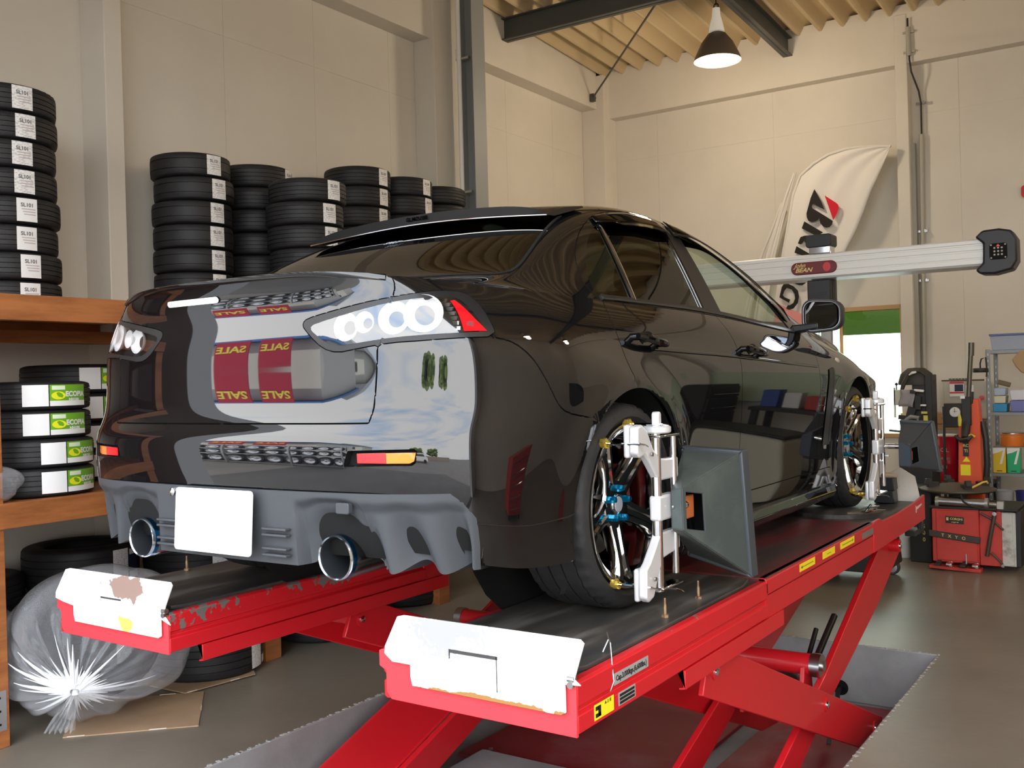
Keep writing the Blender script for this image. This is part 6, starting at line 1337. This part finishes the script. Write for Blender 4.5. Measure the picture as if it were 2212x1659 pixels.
t = thing('orange_carton', 'orange and white printed carton near the floor behind the tyre changer', 'carton', (1.16, 6.5, .0)); b = MB(); b.box((0, 0, .26), (.25, .2, .40)); b.build('carton', mat('carton orange', (.80, .20, .03), .5), t, bevel=.003); b = MB(); b.box((.0, 0, 0), (.25, .2, .26)); b.build('crate', MBK, t); text('print', 'KYK', .05, PAPER, t, plane_fn((.09, -.003, .375), (1, 0, 0), (0, 0, 1)), .0004, .001)
t = thing('spray_bottle', 'small white and red bottle standing on the floor by the shelf', 'bottle', (1.13, 6.42, 0)); b = MB(); b.lathe([(0, 0), (.035, 0), (.035, .16), (.02, .19), (.02, .22), (0, .22)], 18); b.build('bottle', PAPER, t); b = MB(); b.lathe([(.0355, .0), (.0355, .05)], 18); b.build('red_label', mat('label red', (.6, .04, .04), .4), t)
t = thing('creeper_wheel', 'small knobbly black wheel on a bent arm hung from the shelf post', 'wheel', (.845, 6.96, 1.575)); b = MB(); b.lathe([(.030, -.02), (.058, -.02), (.064, -.012), (.064, .012), (.058, .02), (.030, .02)], 30, ax='z', closed=True)
b.v = [(x*(1+.03*(int(math.atan2(y, x)*8) % 2)), y*.9, z) for x, y, z in b.v]; b.build('tyre', MBK, t); b = MB(); b.lathe([(0, -.012), (.032, -.010), (.032, .010), (0, .012)], 20); b.build('hub', mat('castor hub', (.42, .44, .46), .4, .3), t); b = MB(); b.tube([(0, 0, 0), (.0, -.01, .06), (.01, -.01, .10), (.045, .0, .115), (.05, .02, .0), (.045, .02, -.06)], .007, 8); b.build('arm', MBK, t)
t = thing('hose_tangle', 'tangle of thin black cables and fittings beside the shelf post', 'cable'); b = MB()
for k in range(5): b.tube([(.86, 6.95, 1.05-.03*k), (.80-.02*k, 6.9, 1.0-.05*k), (.82, 6.92, .85-.05*k), (.86, 6.95, .70-.02*k)], .006, 6)
b.tube([(.81, 6.9, .98), (.86, 6.92, 1.04), (.885, 6.93, 1.10)], .010, 8); b.build('cable', BLK, t, kind='stuff')
# red sign tip at the right edge
t = thing('wall_sign', 'edge of a red wall sign at the right side of the picture', 'sign', (1.13, YB-.02, 3.29)); b = MB(); b.prism(rrect(.08, .12, .03, 4), -.01, .0, 'y'); b.build('sign', mat('sign red', (.6, .03, .04), .5), t)
# ---------------------------------------------------------------- feather flags leaning by the wall
FLG = mat('flag cloth', (.80, .76, .70), .8); FLR = mat('flag pink', (.85, .35, .33), .8)
def fl_surface(pts, y0, wav): 
    b = MB(); n = len(pts)
    return b
def flag(label, left, right, y0, nm='feather_flag', lean=.0):
    """left and right edge outlines bottom to top (x, z); cloth with folds"""
    t = thing(nm, label, 'flag'); rows = []; N = 44; M = 18
    L = np.array(left); Rr = np.array(right); zz = np.linspace(0, 1, N)
    for u in zz:
        a = np.array([np.interp(u, np.linspace(0, 1, len(L)), L[:, i]) for i in (0, 1)]); c = np.array([np.interp(u, np.linspace(0, 1, len(Rr)), Rr[:, i]) for i in (0, 1)])
        rows.append([(a[0]+(c[0]-a[0])*v, y0-.03*math.sin(v*5+u*3)*v-.012*math.sin(v*19+u*6), a[1]+(c[1]-a[1])*v) for v in np.linspace(0, 1, M)])
    b = MB(); b.grid(rows); o = b.build('cloth', FLG, t, smooth=True); m = o.modifiers.new('s', 'SOLIDIFY'); m.thickness = .002
    b = MB(); b.tube([(p[0], y0+.0, p[1]) for p in left], .014, 8); b.build('pole_sleeve', mat('sleeve white', (.78, .74, .68), .7), t)
    return t
Lf = [(-1.60, .0), (-1.52, .9), (-1.46, 1.4), (-1.37, 1.9), (-1.28, 2.35), (-1.20, 2.82), (-1.12, 3.21), (-1.06, 3.50), (-.98, 3.69), (-.83, 3.80), (-.68, 3.87), (-.50, 3.90), (-.35, 3.90), (-.20, 3.885), (-.05, 3.86)]
Rf = [(-1.06, .02), (-.98, 1.0), (-.94, 1.4), (-.90, 1.8), (-.84, 2.15), (-.72, 2.49), (-.58, 2.76), (-.42, 3.04), (-.34, 3.22), (-.27, 3.40), (-.21, 3.52), (-.16, 3.62), (-.12, 3.70), (-.08, 3.78), (-.05, 3.86)]
FL = flag('white feather flag with black and red tyre-maker lettering leaning at the back wall', Lf, Rf, YB-.27)
ex = Vector((-.235, 0, -.97)).normalized(); ey = Vector((.97, 0, -.235)).normalized()
def ffn(o): return lambda u, v, w=0: Vector((o[0], YB-.312, o[1])) + ex*u + ey*v + Vector((0, -w, 0))
FK = mat('flag black', (.015, .012, .01), .8); FRD = mat('flag red', (.65, .01, .03), .8)
# the printed letters run down the cloth
def print_(pts, m, nm): b = MB(); b.prism(pts, YB-.318, YB-.314, 'y'); b.build(nm, m, FL)
for nm, pts in (('flag_letter', [(-0.82, 3.517), (-0.795, 3.469), (-0.756, 3.388), (-0.721, 3.291), (-0.787, 3.331), (-0.833, 3.365), (-0.847, 3.358), (-0.852, 3.335), (-0.844, 3.317), (-0.783, 3.275), (-0.708, 3.219), (-0.638, 3.165), (-0.647, 3.131), (-0.671, 3.105), (-0.706, 3.1), (-0.74, 3.118), (-0.768, 3.156), (-0.776, 3.218), (-0.791, 3.194), (-0.82, 3.179), (-0.856, 3.176), (-0.891, 3.193), (-0.907, 3.23), (-0.91, 3.272), (-0.893, 3.328), (-0.861, 3.43)]), ('flag_letter', [(-0.934, 3.192), (-0.742, 3.056), (-0.807, 3.023), (-0.964, 3.122)]), ('flag_letter', [(-0.993, 3.003), (-0.978, 3.031), (-0.936, 3.041), (-0.865, 3.041), (-0.848, 3.024), (-0.848, 3.0), (-0.884, 2.998), (-0.899, 2.988), (-0.896, 2.97), (-0.868, 2.938), (-0.816, 2.897), (-0.823, 2.857), (-0.88, 2.898), (-0.921, 2.949), (-0.943, 2.99), (-0.968, 2.959), (-0.986, 2.955), (-1.009, 2.966)]), ('flag_letter', [(-1.025, 2.939), (-0.836, 2.811), (-0.871, 2.791), (-1.048, 2.872)]), ('flag_letter', [(-1.116, 2.59), (-0.924, 2.584), (-0.937, 2.543), (-0.973, 2.52), (-1.009, 2.523), (-1.045, 2.54), (-1.092, 2.573)]), ('flag_letter', [(-1.165, 2.561), (-1.141, 2.556), (-1.069, 2.518), (-1.022, 2.467), (-1.012, 2.407), (-1.026, 2.337), (-1.075, 2.28), (-1.124, 2.271), (-1.154, 2.285), (-1.135, 2.32), (-1.111, 2.318), (-1.074, 2.34), (-1.055, 2.386), (-1.059, 2.434), (-1.088, 2.483), (-1.142, 2.505), (-1.167, 2.477), (-1.187, 2.431), (-1.169, 2.406), (-1.109, 2.378), (-1.122, 2.343), (-1.224, 2.409), (-1.196, 2.515)])): print_(pts, FK, nm)
print_([(-0.714, 3.438), (-0.601, 3.35), (-0.579, 3.326), (-0.574, 3.291), (-0.593, 3.241), (-0.632, 3.172)], FRD, 'red_wedge')
b = MB(); pf = [(a[0]+.02, YB-.311, a[1]) for a in Lf[1:5]]+[(a[0]-.01, YB-.311, a[1]) for a in Rf[1:5]][::-1]; b.add(pf, [tuple(range(len(pf)))]); b.build('pink_print', FLR, FL)
flag('narrow folded white flag on two poles left of the big feather flag', [(-1.90, .0), (-1.78, .9), (-1.66, 1.6), (-1.55, 2.2), (-1.44, 2.75), (-1.30, 3.15), (-1.17, 3.5), (-1.07, 3.74)], [(-1.70, .0), (-1.60, .9), (-1.52, 1.6), (-1.43, 2.2), (-1.33, 2.75), (-1.22, 3.15), (-1.12, 3.5), (-1.04, 3.74)], YB-.19)
flag('second folded flag with a sliver of red print, leaning at the far left', [(-2.05, .0), (-1.95, .9), (-1.85, 1.5), (-1.75, 2.1), (-1.60, 2.6), (-1.46, 2.95), (-1.34, 3.2), (-1.24, 3.45)], [(-1.93, .0), (-1.83, .9), (-1.75, 1.5), (-1.66, 2.1), (-1.54, 2.6), (-1.41, 2.95), (-1.31, 3.2), (-1.22, 3.45)], YB-.12)
# ---------------------------------------------------------------- outside, mirrored in the paint
ASPH = mat('asphalt', (.20, .19, .18), .85, noise=(.8, (.15, .145, .14), .3, .7)); q = MB(); q.box((-60, -80, -.3), (60, YF-.3, -.02)); struct('trim_20', q, ASPH)
WHB = mat('white cladding', (.78, .78, .74), .7)
t = thing('tyre_shop_annexe', 'white building mirrored in the boot lid, banners along its top', 'building', (-9.6, -8.6, 0)); b = MB(); b.box((-8, -4, 0), (4.2, 0, 3.3)); b.build('wall', WHB, t)
b = MB(); b.box((-8.1, -4, 3.3), (4.5, .5, 3.42)); b.build('roof', mat('blue roof', (.08, .22, .55), .6), t)
BAN = mat('banner maroon', (.42, .02, .05), .7); BY = mat('banner yellow', (.85, .68, .10), .7)
for i, x in enumerate((-.2, 1.25, 2.7)): 
    t = thing('sale_banner', ['first', 'second', 'third'][i]+' maroon SALE banner from the left, mirrored in the boot lid', 'banner', (-9.6+x, -8.02+.45, 2.28), group='sale banners outside'); b = MB(); b.box((0, 0, 0), (1.1, .03, .95)); c_ = b.build('cloth', BAN, t); text('banner_text', 'SALE', .46, BY, c_, plane_fn((.55, .045, .50), (-1, 0, 0), (0, 0, 1)), .004, .01)
t = thing('wheel_display', 'display rack of alloy wheels and tyres outside, mirrored in the boot lid', 'display rack', (-9.6, -7.3, 0)); b = MB()
for x in (0, 2.1, 4.2, 6.3): b.box((x, 0, 0), (x+.06, .06, 2.2)); b.box((x, -.5, 0), (x+.06, -.44, 2.2))
for z in (.05, .75, 1.45, 2.15): b.box((0, 0, z), (6.36, .04, z+.05)); b.box((0, -.5, z), (6.36, -.46, z+.05))
b.build('frame', STEEL, t)
wt = None; n = 0
for r in range(3):
    for k in range(10):
        if wt is None:
            wt = thing('display_wheel', 'alloy wheel with tyre on the outdoor rack, mirrored in the boot lid', 'wheel', group='wheels on the outdoor display rack'); q = tyre_mesh(.31, .2, .22, 32, 4); q.v = [(y, x, z) for x, y, z in q.v]; q.build('tyre', RUB2, wt); q = MB(); q.lathe([(.215, .09), (.225, .10), (.21, .06), (.09, .04), (.06, .08), (0, .085)], 20, ax='y'); q.build('rim', CHROME, wt); o_ = wt
        else: o_ = dup(wt)
        o_.location = (-9.6+.33+k*.635, -7.53, .36+.70*r); o_['label'] = '%s wheel of the %s row on the outdoor rack, mirrored in the boot lid' % (['first', 'second', 'third', 'fourth', 'fifth', 'sixth', 'seventh', 'eighth', 'ninth', 'tenth'][k], ['lower', 'middle', 'upper'][r])
t = thing('delivery_van', 'white van parked outside, mirrored at the rear corner', 'van', (4.5, -15, 0)); b = MB(); b.prism([(-1.9, .3), (1.9, .3), (1.9, 1.0), (1.5, 1.25), (1.05, 1.9), (-1.9, 1.95)], -.8, .8, 'y'); b.build('body', mat('van white', (.85, .85, .85), .3, 0, 1), t, bevel=.06); b = MB(); b.prism([(-1.6, 1.2), (1.2, 1.2), (.95, 1.7), (-1.6, 1.7)], .80, .82, 'y'); b.build('window', GLASSD, t)
for x in (-1.2, 1.2): b = MB(); b.lathe([(0, .70), (.3, .70), (.32, .75), (.32, .86), (.2, .88), (0, .86)], 24, (x, 0, .31), 'y'); b.build('wheel', RUB2, t)
t = thing('house', 'pale house with grey roof across the road, mirrored in the boot lid', 'house', (-14, -30, 0)); b = MB(); b.box((-4, -4, 0), (4, 4, 4.8)); b.build('wall', WHB, t); b = MB(); b.prism([(-4.6, 4.8), (4.6, 4.8), (0, 7.2)], -4.5, 4.5, 'y'); b.build('roof', mat('slate roof', (.25, .27, .30), .7), t); b = MB(); b.box((-2.6, 3.98, 2.9), (-1.2, 4.02, 4.1)); b.box((1.0, 3.98, 2.9), (2.4, 4.02, 4.1)); b.build('window', GLASSD, t, kind='stuff')
HEDGE = mat('foliage', (.09, .15, .04), .9, noise=(2, (.20, .26, .09), .4, .6))
def bush(x, y, s, label):
    t = thing('tree', label, 'tree', (x, y, 0), group='trees outside'); rr = random.Random(int(x*7+y)); b = MB()
    for k in range(70):
        a = rr.random()*6.28; e = rr.random(); c = Vector((math.cos(a)*s*.7*rr.random()**.5, math.sin(a)*s*.7*rr.random()**.5, s*(.6+.9*e))); r = s*(.16+.14*rr.random()); b.lathe([(0, -r), (r*.75, -r*.6), (r, 0), (r*.7, r*.6), (0, r)], 7, tuple(c))
    b.build('crown', HEDGE, t); b = MB(); b.cyl((0, 0, 0), (0, 0, s*.8), s*.07); b.build('trunk', mat('bark', (.12, .08, .05), .9), t)
bush(-12, -19, 3.0, 'green tree outside, mirrored beside the sale banner'); bush(8, -30, 3.5, 'green tree outside, mirrored above the van'); bush(14, -26, 3, 'green tree outside at the far side of the road')
t = thing('roadside_wall', 'brown hedge wall along the road, mirrored in the bumper', 'wall', (3, -24, 0)); b = MB(); b.box((-2, 0, 0), (20, .4, 1.3)); b.build('wall', mat('brown wall', (.30, .24, .20), .9), t)
# ---------------------------------------------------------------- right-hand side of the workshop, seen only mirrored in the doors
def bench(name, label, x0, y0, x1, y1, h, m, cat, extra=None):
    t = thing(name, label, cat, (x0, y0, 0)); b = MB(); b.box((0, 0, h-.05), (x1-x0, y1-y0, h)); b.build('top', m, t, bevel=.004)
    for x in (.03, x1-x0-.10):
        for y in (.03, y1-y0-.10): b = MB(); b.box((x, y, 0), (x+.07, y+.07, h-.05)); b.build('leg', m, t)
    b = MB(); b.box((.06, .06, .25), (x1-x0-.06, y1-y0-.06, .29)); b.build('lower_shelf', m, t); return t
bench('workbench', 'dark steel workbench at the back wall, mirrored in the doors', 2.35, 7.15, 3.15, 7.75, .92, MBK, 'workbench')
def cab(name, label, x, y, w_, d, h, m, n=5):
    t = thing(name, label, 'cabinet', (x, y, 0)); b = MB(); b.box((0, 0, .08), (w_, d, h)); b.build('body', m, t, bevel=.01)
    for i in range(n): b = MB(); z = .12+(h-.16)*i/n; b.box((-.02, .02, z), (0, d-.02, z+(h-.16)/n-.02)); dr = b.build('drawer', m, t, bevel=.004); b = MB(); b.cyl((-.04, .1, z+.06), (-.04, d-.1, z+.06), .008, 8); b.build('handle', CHROME, dr)
    for sx in (.06, w_-.06):
        for sy in (.06, d-.06): b = MB(); b.lathe([(0, -.015), (.04, -.015), (.04, .015), (0, .015)], 14, (sx, sy, .04), 'y'); b.build('castor', MBK, t)
    return t
cab('tool_chest', 'black roller tool chest, mirrored dark in the rear door', 3.35, 6.5, .85, .8, 1.38, MBK); cab('tool_chest', 'red roller tool chest, mirrored in the bumper corner', 4.6, 1.2, .55, .8, 1.0, CHR)
cab('parts_cabinet', 'tall dark parts cabinet, mirrored in the rear quarter', 5.6, 5.6, .6, 1.4, 1.6, MBK, 7)
t = thing('green_board', 'pale green panel at the back wall, mirrored in the doors', 'panel', (2.25, YB-.08, .95)); b = MB(); b.box((0, 0, 0), (2.3, .04, .95)); b.build('panel', mat('pale green', (.50, .60, .42), .6), t)
for k, (x, c) in enumerate([(2.42, (.5, .05, .04)), (2.66, (.75, .75, .72)), (2.90, (.05, .1, .35))]):
    t = thing('bench_box', ['red', 'light grey', 'blue'][k]+' box on the workbench, mirrored in the doors', 'box', (x, 7.3, .92), group='boxes on the workbench'); b = MB(); b.box((0, 0, 0), (.18, .22, .18+.06*(k % 3))); b.build('box', mat('bench box %d' % k, c, .5), t, bevel=.006)
t = thing('steel_desk', 'low cream steel desk between the shelf and the black chest, mirrored low in the doors', 'desk', (2.3, 5.9, 0)); b = MB(); b.box((0, 0, .05), (1.0, .6, .72)); b.build('body', mat('cream desk', (.62, .58, .46), .5), t, bevel=.04, seg=3); b = MB(); b.box((-.02, -.02, .72), (1.02, .62, .75)); b.build('top', MBK, t, bevel=.01)
# ---------------------------------------------------------------- ceiling lamps
SHADE = mat('lamp shade enamel', (.16, .13, .10), .4, .3); GLOW = mat('lamp bulb', (1, .93, .80), .5, emit=14)
def lamp(x, y, z, label):
    t = thing('pendant_lamp', label, 'ceiling lamp', (x, y, z), group='pendant lamps under the roof')
    q = MB(); q.lathe([(.045, .275), (.085, .255), (.15, .17), (.21, .045), (.225, 0), (.219, 0), (.203, .045), (.142, .165), (.08, .245), (.04, .27)], 40); q.build('shade', SHADE, t)
    q = MB(); q.lathe([(.035, .27), (.075, .275), (.058, .36), (.04, .43), (.035, .50), (0, .50)], 24); q.build('socket', mat('porcelain socket', (.85, .80, .68), .3, emit=.35), t)  # faint emission on the socket stands in for bulb light shining through it
    q = MB(); q.lathe([(0, -.01), (.13, .0), (.200, .03), (.13, .12), (.04, .2), (0, .21)], 24); q.build('bulb', GLOW, t)
    q = MB(); q.tube([(.022*math.cos(a), 0, .522+.024*math.sin(a)) for a in [2*PI*i/12 for i in range(12)]], .006, 6, closed=True); q.cyl((0, 0, .53), (0, 0, CZ(y)-z+.05), .006, 6); q.build('hook', BLK, t)
    L = bpy.data.lights.new('lamp_light', 'POINT'); L.energy = LAMP_W*4; L.color = (1, .82, .60); L.shadow_soft_size = .14
    lo = bpy.data.objects.new('lamp_light', L); COL.objects.link(lo); lo.parent = t; lo.location = (0, 0, -.17)
    return t
lamp(-1.262, 6.2, 4.58, 'white-hot pendant lamp with brown bell shade hanging near the back wall')
for x, y, pos in ((5.2, 6.0, 'near the far right corner'), (5.2, 2.4, 'at the middle of the right wall'), (5.2, -.6, 'near the right side of the entrance')):
    lamp(x, y, 4.58+(6.2-y)*.04, 'pendant lamp of the same bell shape, out of view '+pos)
